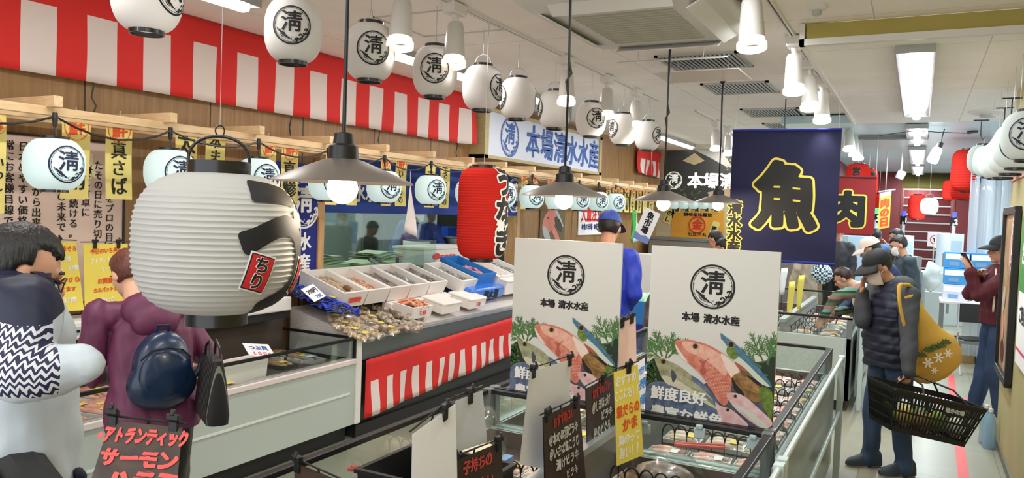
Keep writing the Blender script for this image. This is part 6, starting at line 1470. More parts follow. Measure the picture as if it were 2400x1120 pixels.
q = MB(); q.loft([[P['U'](.02+.09*cos(a), -.02+.085*sin(a), z) for a in [2*pi*k/20 for k in range(20)]] for z in (1.30, 1.35)], False); q.build('collar', M_wj, P['t'], solid=.012)
q = MB(); q.b2(.12, .185, .135, .16, .60, 1.0); o = q.build('navy_front', MATS['navy_fabric'], P['t'], bevel=.01)
# his shoulder bag
bg = at(70, 1175, D=1.95); t = thing('shoulder_bag', 'black and olive shoulder bag of the man in glasses, at the bottom left corner', 'bag', bg, ya); q = MB(); q.box((0, 0, -.03), (.36, .13, .24)); q.build('bag_body', mat('bag_black', (30, 30, 30), .7), t, bevel=.04); q = MB(); q.grid(lambda u, v: Vector(((u-.5)*.36, -.07-.004, .08-v*.14)), 8, 6); q.build('flap', mat('bag_olive', (74, 70, 50), .7), t, solid=.008)
q = MB(); shl = P['t'].matrix_world; 
def pw_(P, v): a = P['t'].rotation_euler.z; v = Vector(v); l = P['t'].location; return Vector((l.x+v.x*cos(a)-v.y*sin(a), l.y+v.x*sin(a)+v.y*cos(a), l.z+v.z))
def sling(mb, pts, wd, t0, nvec): 
    n_ = len(pts); vs = []
    for i, p in enumerate(pts):
        p = Vector(p); tan = (Vector(pts[min(i+1, n_-1)])-Vector(pts[max(i-1, 0)])).normalized(); sdv = tan.cross(Vector(nvec[i])).normalized()*wd/2; vs += [p-sdv-t0, p+sdv-t0]
    mb.add(vs, [(2*i, 2*i+1, 2*i+3, 2*i+2) for i in range(n_-1)])
U = P['U']; pts = [pw_(P, U(-.06, -.178, .72)), pw_(P, U(-.07, -.158, .9)), pw_(P, U(-.08, -.142, 1.1)), pw_(P, U(-.09, -.132, 1.22)), pw_(P, U(-.09, -.085, 1.325)), pw_(P, U(-.09, -.02, 1.365))]
nv = [pw_(P, Vector((0, -1, .2)))-pw_(P, Vector((0, 0, 0)))]*3+[pw_(P, Vector((0, -.8, .5)))-pw_(P, Vector((0, 0, 0)))]+[Vector((0, 0, 1))]*2
sling(q, pts, .05, t.location, nv); a = -ya; q.v = [(x*cos(a)-y*sin(a), x*sin(a)+y*cos(a), z) for x, y, z in q.v]; q.build('strap', MATS['bag_olive'], t, solid=.005)

# ---- 2 woman in purple coat
c = at(364, 800, D=3.5); ya = face(FW*.80-RT*.58); A2 = ((c.x, c.y), ya); M_pur = mat('purple_coat', (98, 38, 72), .55, bump=.15, bscale=14)
k = 1.53/1.6; wr = w2l(A2, at(488, 772, D=3.2))/k; el = w2l(A2, at(482, 800, D=3.48))/k
P2 = person('woman in a purple hooded coat with red-brown hair, seen from behind at the left freezer', (c.x, c.y), ya, h=1.55, lean=.22, hp=.50, hy=.35, hfwd=.06, arms={1: ((.27, .08, 1.04), (.22, .30, 1.08)), -1: ((-.25, .12, 1.0), (-.14, .32, .95))}, top='coat', top_m=M_pur, trousers=M_black, shoes=(M_black, M_black), vox=.007, hair='bob', hair_m=M_hairred, skin=M_skin2, hem=.76, bulk=1.0, side=-.13)
q = MB(); U = P2['U']; s = P2['s']; q.ell(U(0, -.07, 1.30), (.15*s, .085*s, .10*s)); q.ell(U(0, -.11, 1.245), (.11*s, .065*s, .085*s)); q.ell(U(0, .0, 1.35), (.088*s, .085*s, .05*s)); o = q.build('hood', M_pur, P2['t']); later(o, .009, 4, .02, .06)
def attach(name, label, cat, P, pt, rz=0, mb_fn=None):
    l = pw_(P, pt); return thing(name, label, cat, l, P['t'].rotation_euler.z+rz)
# her backpack
t = attach('backpack', 'small shiny blue backpack on the back of the woman in purple', 'backpack', P2, P2['U'](0, -.195, 1.02)); M_bp = mat('backpack_blue', (14, 38, 70), .3, bump=.25, bscale=12, coat=.2)
q = MB(); q.ell((0, 0, .01), (.125, .08, .165), n=24, m=16); q.ell((0, .0, -.06), (.145, .08, .12), n=24, m=16); o = q.build('main_compartment', M_bp, t); later(o, .01, 5, .012, .08)
q = MB(); q.ell((0, -.045, -.015), (.105, .045, .125), n=20, m=12); o = q.build('front_pocket', M_bp, t); later(o, .008, 4, .008, .05)
q = MB(); q.tube([(-.10, -.075, .06), (-.06, -.092, .10), (0, -.098, .112), (.06, -.092, .10), (.10, -.075, .06)], .004, 6); q.build('zip', M_black, t)
for sd in (1,): q = MB(); q.tube([(sd*.12, .02, -.08), (sd*.165, .05, -.03), (sd*.20, .09, .04)], .012, 8); q.build('strap', M_bp, t)
q = MB(); q.tube([(-.03, 0, .16), (-.02, -.01, .195), (.02, -.01, .195), (.03, 0, .16)], .007, 6); q.build('handle', M_bp, t)
# her striped tote
p = at(497, 903, D=3.42); t = thing('tote_bag', 'black pinstriped tote bag hanging beside the woman in purple', 'bag', p, atan2(FW.y, FW.x)+.55); M_tote = stripe_mat('pinstripe_black', [(0, (18, 18, 20)), (.88, (120, 120, 110))], 'X', .028, .6)
q = MB(); q.loft([[(x*w_, y*w2_, z) for x, y in rrect(.15, .035, .03)] for z, w_, w2_ in ((-.14, 1.08, 1.3), (-.10, 1.1, 1.4), (.05, .98, 1.0), (.13, .92, .6))]); q.build('bag_body', M_tote, t)
for sd in (-1, 1): q = MB(); q.tube([(-.06, sd*.02, .12), (-.045, sd*.02, .17), (0, sd*.012, .20), (.045, sd*.02, .17), (.06, sd*.02, .12)], .006, 6); q.build('handle', M_black, t)

# ---- 3 fishmonger behind the hatch
c = at(985, 560, D=9.4); ya = face(-FW*.95-RT*.1); M_bj = mat('blue_work_jacket', (24, 46, 128), .7, bump=.15, bscale=12)
P3 = person('fishmonger in blue jacket and pale apron behind the hatch, head hidden by the curtain', (c.x, c.y), ya, h=1.7, lean=.2, hp=.6, hfwd=.05, arms={-1: ((-.30, .10, 1.02), (-.20, .30, .86)), 1: ((.28, .10, 1.02), (.14, .32, .86))}, top='jacket', top_m=M_bj, trousers=M_black, shoes=(M_white, M_white), vox=.009, hem=.78, z0=.16, sleeve_to=.55)
q = MB(); U = P3['U']; q.grid(lambda u, v: U((u-.5)*(.30+.06*v), .135+.03*sin(pi*u), 1.16-.75*v), 8, 10); q.build('apron', mat('apron_grey', (196, 196, 186), .6), P3['t'], solid=.006); mask(P3)
q = MB()
for sd in (-1, 1): e, w = P3['AR'][sd]; d = (w-e).normalized(); cap_(q, e+(w-e)*.78, e+(w-e)*.86, .036, .034)
q.build('wristbands', M_black, P3['t'])
MB().b2(-7.2, -4.6, 3.5, 10.9, 0, .155).build('trim_3', mat('kitchen_floor', (110, 112, 106), .5), None, False)['kind'] = 'structure'

# ---- 4 man in blue cap with his back turned
c = at(1418, 640, D=6.15); ya = face(FW*.9+RT*.35)
P4 = person('man in blue cap and blue jacket with his back turned, between the posters', (c.x, c.y), ya, h=1.78, lean=.08, hp=.25, hfwd=.03, top='jacket', top_m=mat('blue_jacket', (26, 52, 178), .6, bump=.15, bscale=12), trousers=M_black, shoes=(M_black, M_black), arms={1: ((.215, -.02, 1.03), (.12, .18, .92)), -1: ((-.22, .0, 1.03), (-.12, .2, .95))}, hem=.82); cap_hat(P4, mat('blue_cap', (30, 64, 150), .6), brim_m=mat('navy_brim', (20, 26, 60), .6))
# ---- 5 person in grey-brown jacket between the posters
c = at(1556, 680, D=6.6); person('person in grey-brown jacket mostly hidden behind the right fish poster', (c.x, c.y), face(FW*.5+RT*.8), h=1.55, lean=.5, hp=.5, top='jacket', top_m=mat('taupe_jacket', (98, 86, 78), .7), trousers=M_black, shoes=(M_black, M_black), hem=.78, bulk=1.12, vox=.011)
# ---- 6, 7 two dark-haired heads beyond the right poster
c = at(1690, 590, D=9.6); person('dark-haired person whose head shows above the right poster, left of the pair', (c.x, c.y), face(-RT*.6+FW*.6), h=1.6, hp=.5, lean=.1, top='jacket', top_m=mat('pink_top', (214, 160, 156), .7), trousers=M_black, shoes=(M_black, M_black), vox=.012)
c = at(1718, 600, D=8.9); person('dark-haired person whose head shows above the right poster, right of the pair', (c.x, c.y), face(-RT*.7+FW*.5), h=1.53, hp=.6, lean=.15, top='jacket', top_m=M_black, trousers=M_black, shoes=(M_black, M_black), vox=.012, hair='bob')
# ---- 8 woman in striped jumper reaching into the far island
M_strj = stripe_mat('striped_knit', [(0, (52, 66, 56)), (.16, (146, 92, 84)), (.3, (92, 120, 88)), (.45, (36, 48, 44)), (.55, (96, 142, 120)), (.7, (156, 100, 96)), (.84, (70, 84, 60))], 'Z', .20, .8)
g8 = at(2015, 905, Z=0); ya = face(Vector((-.93, .10, 0))); A8 = ((-.20, 8.35), ya); kk = 1.5/1.6; w8 = w2l(A8, at(1932, 738, D=7.35))/kk; e8 = w2l(A8, at(1962, 692, D=7.4))/kk; w8b = w2l(A8, at(1956, 732, D=7.55))/kk
P8 = person('woman in striped jumper and cream vest bending over the far island freezer', (-.20, 8.35), ya, h=1.5, lean=.75, hp=.55, hfwd=.05, hy=.1, arms={-1: (tuple(e8), tuple(w8)), 1: ((.2, .42, .95), tuple(w8b))}, top='vest', top_m=mat('cream_vest', (226, 210, 192), .7), sleeves=M_strj, trousers=mat('dark_jeans', (30, 34, 48), .8), shoes=(M_black, M_lgrey), hair='back', hair_m=mat('dark_brown_hair', (54, 30, 26), .45), skin=M_skin2, hem=.74, vox=.008)
# ---- 9 man in white cap behind her
M_nj = mat('navy_jacket', (30, 42, 88), .7); ya = face(Vector((-.9, -.05, 0))); A9 = ((-.10, 9.2), ya); kk = 1.68/1.6; w9 = w2l(A9, at(1972, 728, D=7.9))/kk
P9 = person('man in white cap and navy jacket reaching into the far island freezer', (-.12, 9.0), ya, h=1.68, lean=.42, hp=.45, hfwd=.05, arms={-1: ((-.16, .33, 1.02), tuple(w9)), 1: ((.24, .3, 1.02), (.15, .55, .92))}, top='jacket', top_m=M_nj, trousers=mat('navy_trousers', (26, 28, 44), .8), shoes=(mat('purple_shoe', (74, 40, 60), .6), M_lgrey), hem=.78, vox=.008, legs={-1: ((-.10, .02, .45), (-.12, -.02, .085)), 1: ((.1, .08, .45), (.1, .05, .085))}); cap_hat(P9, mat('white_cap', (234, 220, 210), .7)); mask(P9, mat('mask_lilac', (214, 208, 222), .7))
# ---- 10 woman in black cap with basket
g10 = at(2076, 1102, Z=0); ya = face(-RT*.97-FW*.12); A10 = ((g10.x, g10.y), ya); kk = 1.60/1.6; dm = 5.95
hpnt = at(2022, 662, D=5.34); wA = w2l(A10, at(2022, 692, D=5.56)); eA = w2l(A10, at(2022, 752, D=5.52)); wL = w2l(A10, at(2130, 862, D=5.10)); eL = w2l(A10, at(2130, 785, D=5.20))
hd_ = (w2l(A10, at(2021, 640, D=5.52))-wA)
P10 = person('woman in black cap, face mask and navy padded vest carrying a black basket', (g10.x, g10.y), ya, h=1.60, lean=.08, hp=.42, hfwd=.10, hdz=-.02, arms={1: (tuple(eA), tuple(wA)), -1: (tuple(eL), tuple(wL))}, hands={1: dict(d=tuple(hd_), n=(-.7, -.6, 0), side=-1, curl=.2), -1: dict(d=(.0, .15, -1), n=(.9, .2, 0), side=1, curl=.95)}, sleeve_to=1.12, top='vest', top_m=mat('padded_navy', (24, 30, 54), .6, bump=.2, bscale=9), sleeves=mat('grey_hoodie', (62, 64, 70), .8), trousers=mat('blue_jeans', (62, 84, 114), .8, col2=(44, 60, 88), nscale=5), shoes=(mat('slate_shoe', (52, 60, 72), .6), mat('shoe_sole', (170, 164, 152), .6)), hair='back', vox=.0055, skin=M_skin, hem=.76, bulk=1.08, legs={-1: ((-.10, -.02, .45), (-.115, -.06, .085)), 1: ((.09, .06, .45), (.10, .06, .085))})
cap_hat(P10, mat('black_cap', (22, 22, 26), .7)); mask(P10, mat('mask_cream', (230, 216, 204), .7))
q = MB(); U = P10['U']; q.ell(U(0, -.085, 1.31), (.13, .08, .09)); q.ell(U(0, -.02, 1.345), (.10, .09, .055)); o = q.build('hood', MATS['grey_hoodie'], P10['t']); later(o, .009, 4, .012, .06)
# her yellow shoulder bag
M_yb = mat('mustard_cloth', (206, 158, 62), .75, bump=.15, bscale=14); t = thing('shoulder_bag', 'mustard yellow cloth bag with white flowers on the shoulder of the woman with the basket', 'bag', at(2190, 835, D=5.32)); o_ = t.location
q = MB(); cen = [(2128, 690, 14), (2142, 735, 26), (2160, 780, 40), (2178, 815, 56), (2192, 848, 62), (2200, 872, 52), (2198, 888, 26)]
rings = []
for x, y, r in cen:
    p = at(x, y, D=5.30)-o_; rr = r*5.76/1820; dv_ = (.03+.05*min(1, r/60)); ax = (RT*.9+UP*.42).normalized(); rings.append([p+ax*rr*cos(a)+FW*dv_*sin(a) for a in [2*pi*k/22 for k in range(22)]])
q.loft(rings); o = q.build('bag_body', M_yb, t); later(o, .009, 3, .012, .07)
q = MB(); q.tube(*curve([at(2120, 668, D=5.26)-o_, at(2108, 672, D=5.24)-o_, at(2110, 720, D=5.20)-o_, at(2128, 790, D=5.20)-o_, at(2150, 850, D=5.24)-o_], [.012, .015, .011, .011, .012]), 8); q.tube(*curve([at(2112, 668, D=5.26)-o_, at(2135, 672, D=5.32)-o_, at(2160, 720, D=5.34)-o_, at(2180, 770, D=5.34)-o_, at(2200, 810, D=5.32)-o_], [.012, .014, .014, .02, .045]), 8); q.build('strap', M_yb, t)
q = MB()
for x, y, r in ((2175, 850, 13), (2200, 838, 13), (2222, 828, 11), (2190, 868, 9)):
    for k in range(6):
        a = k*pi/3; c0 = Vector((x+r*.55*cos(a), y+r*.55*sin(a))); pts = [(c0.x+r*.5*cos(a)*cos(b)-r*.18*sin(a)*sin(b), c0.y+r*.5*sin(a)*cos(b)+r*.18*cos(a)*sin(b)) for b in [2*pi*j/8 for j in range(8)]]
        q.poly([at(u, v, D=5.21)-o_ for u, v in pts], 0)
for x, y in ((2176, 826), (2190, 820), (2204, 816), (2216, 808), (2160, 838)):
    for k in range(5): a = -2.6+k*.55; q.poly([at(x, y, D=5.21)-o_, at(x+11*cos(a)-3*sin(a), y+11*sin(a)+3*cos(a), D=5.21)-o_, at(x+16*cos(a), y+16*sin(a), D=5.21)-o_, at(x+11*cos(a)+3*sin(a), y+11*sin(a)-3*cos(a), D=5.21)-o_], 1)
q.build('flower_print', [mat('flower_white', (240, 226, 206), .7), mat('flower_green', (74, 92, 40), .7)], t, False)
# her basket
bc = at(2157, 966, D=4.94); t = thing('shopping_basket', 'black plastic shopping basket of green and yellow packs in the hand of the capped woman', 'basket', bc); rzb = atan2(RT.y, RT.x)
Rb = rotm(rz=rzb)@rotm(ry=radians(11)); lB, wB, hB = .58, .35, .26
q = MB()
def bx(x0, x1, y0, y1, z0, z1): q.box(Rb@Vector(((x0+x1)/2, (y0+y1)/2, (z0+z1)/2)), (abs(x1-x0), abs(y1-y0), abs(z1-z0)), Rb)
def wallpt(u, z): k = .80+.20*(z+.13)/.26; return k
for z, hh in ((.115, .03), (.06, .012), (.0, .012), (-.06, .012), (-.115, .03)):
    k = wallpt(0, z)
    for sd in (-1, 1): bx(-lB/2*k, lB/2*k, sd*wB/2*k-.004, sd*wB/2*k+.004, z-hh/2, z+hh/2); bx(sd*lB/2*k-.004, sd*lB/2*k+.004, -wB/2*k, wB/2*k, z-hh/2, z+hh/2)
def vbar(x, y): 
    a = Vector((x*.80, y*.80, -.125)); b_ = Vector((x, y, .125)); q.tube([Rb@a, Rb@b_], .0052, 5)
n_ = 24
for i in range(n_+1):
    for sd in (-1, 1): vbar(-lB/2+lB*i/n_, sd*wB/2)
for i in range(1, 14):
    for sd in (-1, 1): vbar(sd*lB/2, -wB/2+wB*i/14)
bx(-lB*.4, lB*.4, -wB*.4, wB*.4, -.13, -.122); 
q.build('basket_shell', M_black, t)
q = MB(); q.loft([[Rb@Vector((x, y, z)) for x, y in rrect(lB/2+a, wB/2+a, .03)] for z, a in ((.118, .002), (.118, .014), (.134, .014), (.134, .002))], False); q.build('rim', M_black, t)
q = MB(); bx(.03, .17, -wB/2-.006, -wB/2+.0, .045, .105); q.build('name_plate', M_black, t); q = MB(); f = lambda a, b, c=0: Rb@Vector((.10+a, -wB/2-.008-c, .075+b)); write(q, f, '場外市場', .03, 0, 0, wx=.06, wy=.05, N=24); q.build('lettering', M_lgrey, t, False)
hl = at(2138, 882, D=5.06)-bc
for sd, x in ((-1, -.02), (1, .12)): q = MB(); q.tube([Rb@Vector((-.10, sd*wB/2, .12)), Rb@Vector((-.08, sd*wB*.42, .17))*.7+hl*.3, hl+RT*(-.02), hl+RT*.045, Rb@Vector((.17, sd*wB*.44, .19))*.75+hl*.25, Rb@Vector((.19, sd*wB/2, .12))], .006, 8); q.build('handle', M_black, t)
cols = [((120, 150, 70), 'green'), ((206, 176, 90), 'yellow'), ((224, 220, 206), 'white'), ((150, 110, 70), 'brown'), ((92, 130, 70), 'dark green')]
for k in range(8):
    cl_, nm = cols[k % 5]; v = Rb@Vector((-.19+.054*k, .06*(-1)**k-.02, -.05+.018*(k % 3))); g_ = thing('food_pack', ['green leafy pack at the left end of the shopping basket', 'yellow pack second from the left in the shopping basket', 'white pack in the left middle of the shopping basket', 'brown pack in the middle of the shopping basket', 'dark green pack right of the middle in the shopping basket', 'bright green pack near the name plate of the shopping basket', 'yellow pack near the right end of the shopping basket', 'white pack at the right end of the shopping basket'][k], 'food pack', bc+v, rzb); q = MB(); q.ell((0, 0, 0), (.045, .06, .07), n=12, m=8); q.v = [tuple(Vector(p)*(1+.2*noise.noise(Vector(p)*14+Vector((k, 0, 0))))) for p in q.v]; q.build('pack', mat('pack_'+nm.replace(' ', '_'), cl_, .4, noise_=.25, nscale=40), g_)

# ---- 11, 12 masked people further back
c = at(2128, 650, D=9.4); ya = face(-RT*.95+FW*.2); P11 = person('dark-haired person in mask and dark teal jacket behind the man in the white cap', (c.x, c.y), ya, h=1.63, lean=.12, hp=.35, hfwd=.05, top='jacket', top_m=mat('teal_jacket', (42, 56, 66), .7), trousers=M_black, shoes=(M_black, M_black), vox=.010, hair='short', bulk=1.1); mask(P11)
c = at(2100, 620, D=11.8); P12 = person('dark-haired person half hidden behind the one in the teal jacket', (c.x, c.y), face(-RT*.9+FW*.3), h=1.68, hp=.3, top='jacket', top_m=M_black, trousers=M_black, shoes=(M_black, M_black), vox=.012, hair='bob')
c = at(1962, 590, D=12.0); P13 = person('person in brown cap at the right edge of the navy banner', (c.x, c.y), face(-RT*.5-FW*.6), h=1.72, hp=.1, top='jacket', top_m=mat('dark_grey_top', (50, 50, 56), .7), trousers=M_black, shoes=(M_black, M_black), vox=.012); cap_hat(P13, mat('brown_cap', (92, 74, 56), .7), brim_m=mat('tan_brim', (190, 170, 140), .7))
c = at(2052, 590, D=13.2); P15 = person('person in blue top facing away at the register, right of the meat banner', (c.x, c.y), face(FW+RT*.2), h=1.66, top='jacket', top_m=mat('blue_grey_top', (64, 92, 130), .7), trousers=M_black, shoes=(M_black, M_black), vox=.012, arms={1: ((.3, .0, 1.1), (.2, .12, 1.32))})
c = at(1888, 640, D=11.6); P16 = person('person in long beige coat seen below the navy banner', (c.x, c.y), face(-RT*.4+FW*.6), h=1.64, top='coat', top_m=mat('beige_coat', (176, 158, 136), .75), trousers=M_black, shoes=(M_black, M_black), vox=.011, hem=.5)
t = thing('checked_bag', 'blue and white checked bag of the person in the beige coat', 'bag', at(1926, 642, D=11.2)); M_chk = mat('check_cloth', (60, 90, 120), .7); nt, b_ = nodes_of(M_chk); ck = nt.nodes.new('ShaderNodeTexChecker'); ck.inputs['Scale'].default_value = 34; ck.inputs[1].default_value = (*lin((206, 222, 226)), 1); ck.inputs[2].default_value = (*lin((20, 44, 66)), 1); tc = nt.nodes.new('ShaderNodeTexCoord'); nt.links.new(tc.outputs['Object'], ck.inputs[0]); nt.links.new(ck.outputs[0], b_.inputs['Base Color'])
q = MB(); q.ell((0, 0, 0), (.15, .1, .15), n=18, m=12); q.build('bag_body', M_chk, t); q = MB(); q.tube([(-.08, 0, .1), (-.05, 0, .3), (.05, 0, .3), (.08, 0, .1)], .012, 6); q.build('strap', M_chk, t)

# ---- 14 man in maroon with phone
g14 = at(2326, 985, Z=0); ya = face(-RT*.96+FW*.12); A14 = ((g14.x, g14.y), ya); kk = 1.68/1.6; dm = 8.15; wP = w2l(A14, at(2276, 640, D=6.98))/kk; eP = w2l(A14, at(2292, 690, D=6.96))/kk; hdv = w2l(A14, at(2262, 600, D=6.98))-w2l(A14, at(2276, 640, D=6.98))
P14 = person('man in black cap and maroon hoodie photographing with his phone at the right', (g14.x, g14.y), ya, h=1.68, lean=-.02, hp=.02, hfwd=.03, arms={-1: (tuple(eP), tuple(wP)), 1: ((.20, .16, 1.08), tuple(w2l(A14, at(2288, 652, D=7.16))/kk))}, hands={-1: dict(d=tuple(hdv), n=(.75, .35, .1), side=-1, curl=.35, thumb=.5)}, top='jacket', top_m=mat('maroon_hoodie', (86, 22, 34), .8, bump=.1, bscale=12), trousers=mat('denim', (44, 66, 100), .8, col2=(34, 52, 82), nscale=5), shoes=(mat('grey_shoe', (176, 168, 156), .7), M_offw), vox=.006, hair='short', hem=.84, bulk=1.08, legs={-1: ((-.1, .06, .46), (-.10, -.02, .085)), 1: ((.1, .04, .46), (.11, .1, .085))}); cap_hat(P14, MATS['black_cap'])
q = MB(); U = P14['U']; q.grid(lambda u, v: U(-.10-.05*u, .10+.02*u, 1.33-.32*v-.05*u), 4, 8); q.build('cream_scarf', mat('cream_cloth', (226, 212, 190), .8), P14['t'], solid=.015)
t = thing('phone', 'dark smartphone held up by the man in maroon', 'phone', at(2266, 610, D=7.00)); dP = (UP*.85-RT*.45).normalized(); nP = (RT*.85+UP*.4); Rp = Matrix((nP.cross(dP).normalized(), dP, dP.cross(nP.cross(dP)).normalized()*-1)).transposed(); q = MB(); q.box((0, 0, 0), (.078, .16, .01), Rp); q.build('case', mat('phone_case', (44, 26, 34), .4), t, bevel=.004); q = MB(); q.box(Rp@Vector((0, 0, .0056)), (.07, .15, .001), Rp); q.build('screen', mat('phone_screen', (30, 36, 44), .1), t)
# ================================================================== RIGHT AISLE AND FAR END
# lit lanterns along the right wall
rl = None
ordn = ['farthest', 'second farthest', 'third', 'fourth', 'fifth', 'sixth', 'nearest, at the right edge, last']
for k, (x, y, Y) in enumerate(((2306, 374, 8.75), (2322, 378, 8.1), (2338, 378, 7.5), (2352, 373, 6.95), (2370, 360, 6.4), (2386, 343, 5.9), (2412, 318, 5.4))):
    p = at(x, y, Y=Y); lb = ordn[k]+' white lantern of the row hanging by the right wall'
    if rl is None: rl = o = lantern('paper_lantern', lb, p, .145, .138, .068, .014, p=2.4, q=.6, paper=M_lanlit2, depth=.014, group='lit lanterns by the right wall', bail=.06, ribs=20, hook=ZL-p.z if Y > 5.2 else ZC-p.z, ink=MATS['lantern_ink_blue'])
    else:
        o = dup(rl, p, label=lb)
        for ch in list(o.children):
            if ch.name.startswith('hanging_wire'): bpy.data.objects.remove(ch)
        MB().tube([(0, 0, .2), (0, 0, (ZL if Y > 5.2 else ZC)-p.z)], .0018, 6).build('hanging_wire', M_alu, o)
    aim(o, -4)
hk = thing('lantern_hook', 'black S-hooks and bars above the right lanterns', 'hook', at(2372, 262, Y=6.5)); q = MB()
for k, (x, y) in enumerate(((2372, 240), (2355, 262), (2300, 290))):
    c = at(x, y, Y=6.5+k*.7)-hk.location; q.tube([c+Vector((-.06, 0, .03)), c+Vector((.06, 0, .03))], .005, 6); q.tube([c+Vector((0, 0, .03)), c+Vector((0, 0, -.10)), c+Vector((.02, 0, -.14)), c+Vector((.035, 0, -.11))], .005, 6)
q.build('hooks', M_black, hk)
def redlan(label, p, R, hh, az, txt='営業中', sz=None, proto=None, stem=None):
    t = lantern('paper_lantern', label, p, R, hh, R*.45, .012, p=5, q=.5, ribs=16, paper=M_lanred, crests=False, n=28, depth=.03, bail=.05, hook=stem); aim(t, 0); b = [c for c in t.children if c.name.startswith('lantern_body')][0]
    q = MB(); f = on_lantern(R, hh, R*.45, 5, .5, radians(az), .002); s_ = sz or hh*.52
    if txt: write(q, f, txt, s_, 0, 0, c=0, mi=0, vertical=True, wx=.12, wy=.1, N=26, merge=False); write(q, f, txt, s_, 0, 0, c=.002, mi=1, vertical=True, wx=.05, wy=.04, N=26, merge=False); q.build('brush_writing', [M_whiteink if az > 35 else MATS['label_red'], M_ink], b, False)
    return t
p = at(2270, 400, D=10); redlan('red lantern with black writing hanging left of the right-hand white lanterns', p, .20, .27, 45, stem=ZL-p.z)
p = at(2262, 428, D=10.9); redlan('second red lantern, partly behind the first, by the plastic strip curtain', p, .19, .24, 70, txt='', stem=ZL-p.z)
p = at(2228, 446, D=13.5); redlan('small plain red lantern left of the strip curtain', p, .13, .17, 0, txt='', stem=ZL-p.z)
p = at(2010, 422, D=11); redlan('red lantern with black writing over the meat banner', p, .16, .23, -8, stem=ZL-p.z)
p = at(2036, 428, D=11.6); redlan('red lantern half behind the other one over the meat banner', p, .13, .20, 30, stem=ZL-p.z)
p = at(2060, 478, D=15); redlan('plain red lantern behind the yellow meat-day flag', p, .13, .19, 0, txt='', stem=ZL-p.z)
p = at(2178, 483, D=13.5); redlan('red lantern behind the glowing white one in front of the stairs', p+FW*.4, .15, .22, 0, txt='', stem=ZL-p.z)
t = lantern('paper_lantern', 'glowing plain white lantern hanging in front of the red stairs', p, .145, .145, .06, .012, paper=M_lanlit, crests=False, n=28, ribs=14, bail=.06, hook=ZL-p.z)
l = bpy.data.lights.new('lantern_light', 'POINT'); l.energy = 8; l.shadow_soft_size = .12; lo = bpy.data.objects.new('lantern_light', l); C.objects.link(lo); lo.parent = t; lo.location = (0, 0, -.3)
cf = thing('work_lamp', 'glaring white bare lamp hanging from the far ceiling on a black hook', 'lamp', at(2192, 362, D=9)); R_ = rotm(ry=radians(20)); q = MB(); q.lathe([(.02, .09), (.05, .07), (.062, -.08), (.05, -.1), (.001, -.11)], 20, rot=R_); q.build('lit_tube', M_emit, cf); q = MB(); q.lathe([(.03, .15), (.035, .09), (.02, .085)], 16, rot=R_); q.tube([R_@Vector((0, 0, .15)), Vector((.06, 0, .2)), Vector((.08, 0, ZL-cf.location.z))], .006, 6); q.build('holder', M_black, cf)
cf = thing('spot_lamp', 'small square white lamp on a cord under the far ceiling', 'lamp', at(2111, 410, D=12)); q = MB(); q.box((0, 0, 0), (.12, .1, .12), rotm(.5, .4, 0)); q.build('lamp_box', M_white, cf, bevel=.02); q = MB(); q.tube([(0, 0, .05), (.01, 0, .2), (0, 0, ZL-cf.location.z)], .012, 6); q.build('cord', M_white, cf)
cb = thing('ceiling_cable', 'thin loose cable with black plugs under the far ceiling', 'cable', at(2200, 300, D=9)); q = MB(); q.tube([at(x, y, D=9)-cb.location for x, y in ((2060, 318), (2100, 312), (2150, 306), (2200, 310), (2262, 312), (2300, 306))], .005, 6); q.build('wire', M_black, cb); q = MB(); a, b = at(2268, 310, D=9)-cb.location, at(2290, 308, D=9)-cb.location; q.cyl(a, b, .022, .016); q.build('plug', M_black, cb)
fx = thing('ceiling_bar', 'long dark bar fixture on the far ceiling right of the spot lights', 'bar', (-.45, 11, ZL)); q = MB(); q.b2(-.3, .5, -.05, .05, -.05, -.002); q.build('bar', M_grey, fx, False)
# strip curtain, pillar
sc_ = thing('strip_curtain', 'clear plastic strip curtain hanging at the right behind the lanterns', 'curtain', (.75, 11.4, 0)); 
for k in range(9): q = MB(); x0 = -.20+.085*k; q.grid(lambda u, v: Vector((x0+.1*u, .02*sin(u*3+k)+.03*(k % 2), .12+2.4*v)), 4, 6); q.build('strip', M_vinyl, sc_, solid=.003)
q = MB(); q.b2(-.25, .65, -.03, .03, 2.5, 2.56); q.build('rail', M_alu, sc_, False); 
q = MB(); q.cyl((0, 0, 2.56), (0, 0, ZL), .012); q.cyl((.4, 0, 2.56), (.4, 0, ZL), .012); q.build('hanger', M_alu, sc_)
struct('trim_5', MB().b2(.80, 1.0, 11.9, 12.1, 0, ZL), M_lgrey, smooth=False)
struct('trim_6', MB().b2(1.3, 2.6, 12.6, 12.7, 0, ZL), mat('bluish_wall', (206, 218, 230), .5), smooth=False)
# meat-day flag and register poles
def flagv(label, x0, x1, y0, y1, D, txt, m, ink, hm):
    p = at((x0+x1)/2, y0, D=D); w = (x1-x0)*D/FPX; h = (y1-y0)*D/FPX; t = thing('vertical_flag', label, 'flag', p); q = MB(); f = lambda a, b, c=0: RT*a+Vector((0, 0, 1))*(b+.02*sin(a*9))-FW*c
    q.grid(lambda u, v: f((u-.5)*w, (v-1)*h), 4, 8, 0); write(q, f, txt, h*.26, 0, -.56*h, c=.004, mi=1, vertical=True, wx=.07, wy=.055, N=30); q.poly([f(-w/2, 0, .003), f(w/2, 0, .003), f(w/2, -.1*h, .003), f(-w/2, -.13*h, .003)], 2); q.build('cloth', [m, ink, M_wcloth], t, False); q = MB(); q.tube([f(-w/2-.02, .02), f(w/2+.06, .02)], .012, 6); q.tube([(0, 0, 0), (0, 0, ZL-p.z)], .006, 6); q.build('pole', M_alu, t)
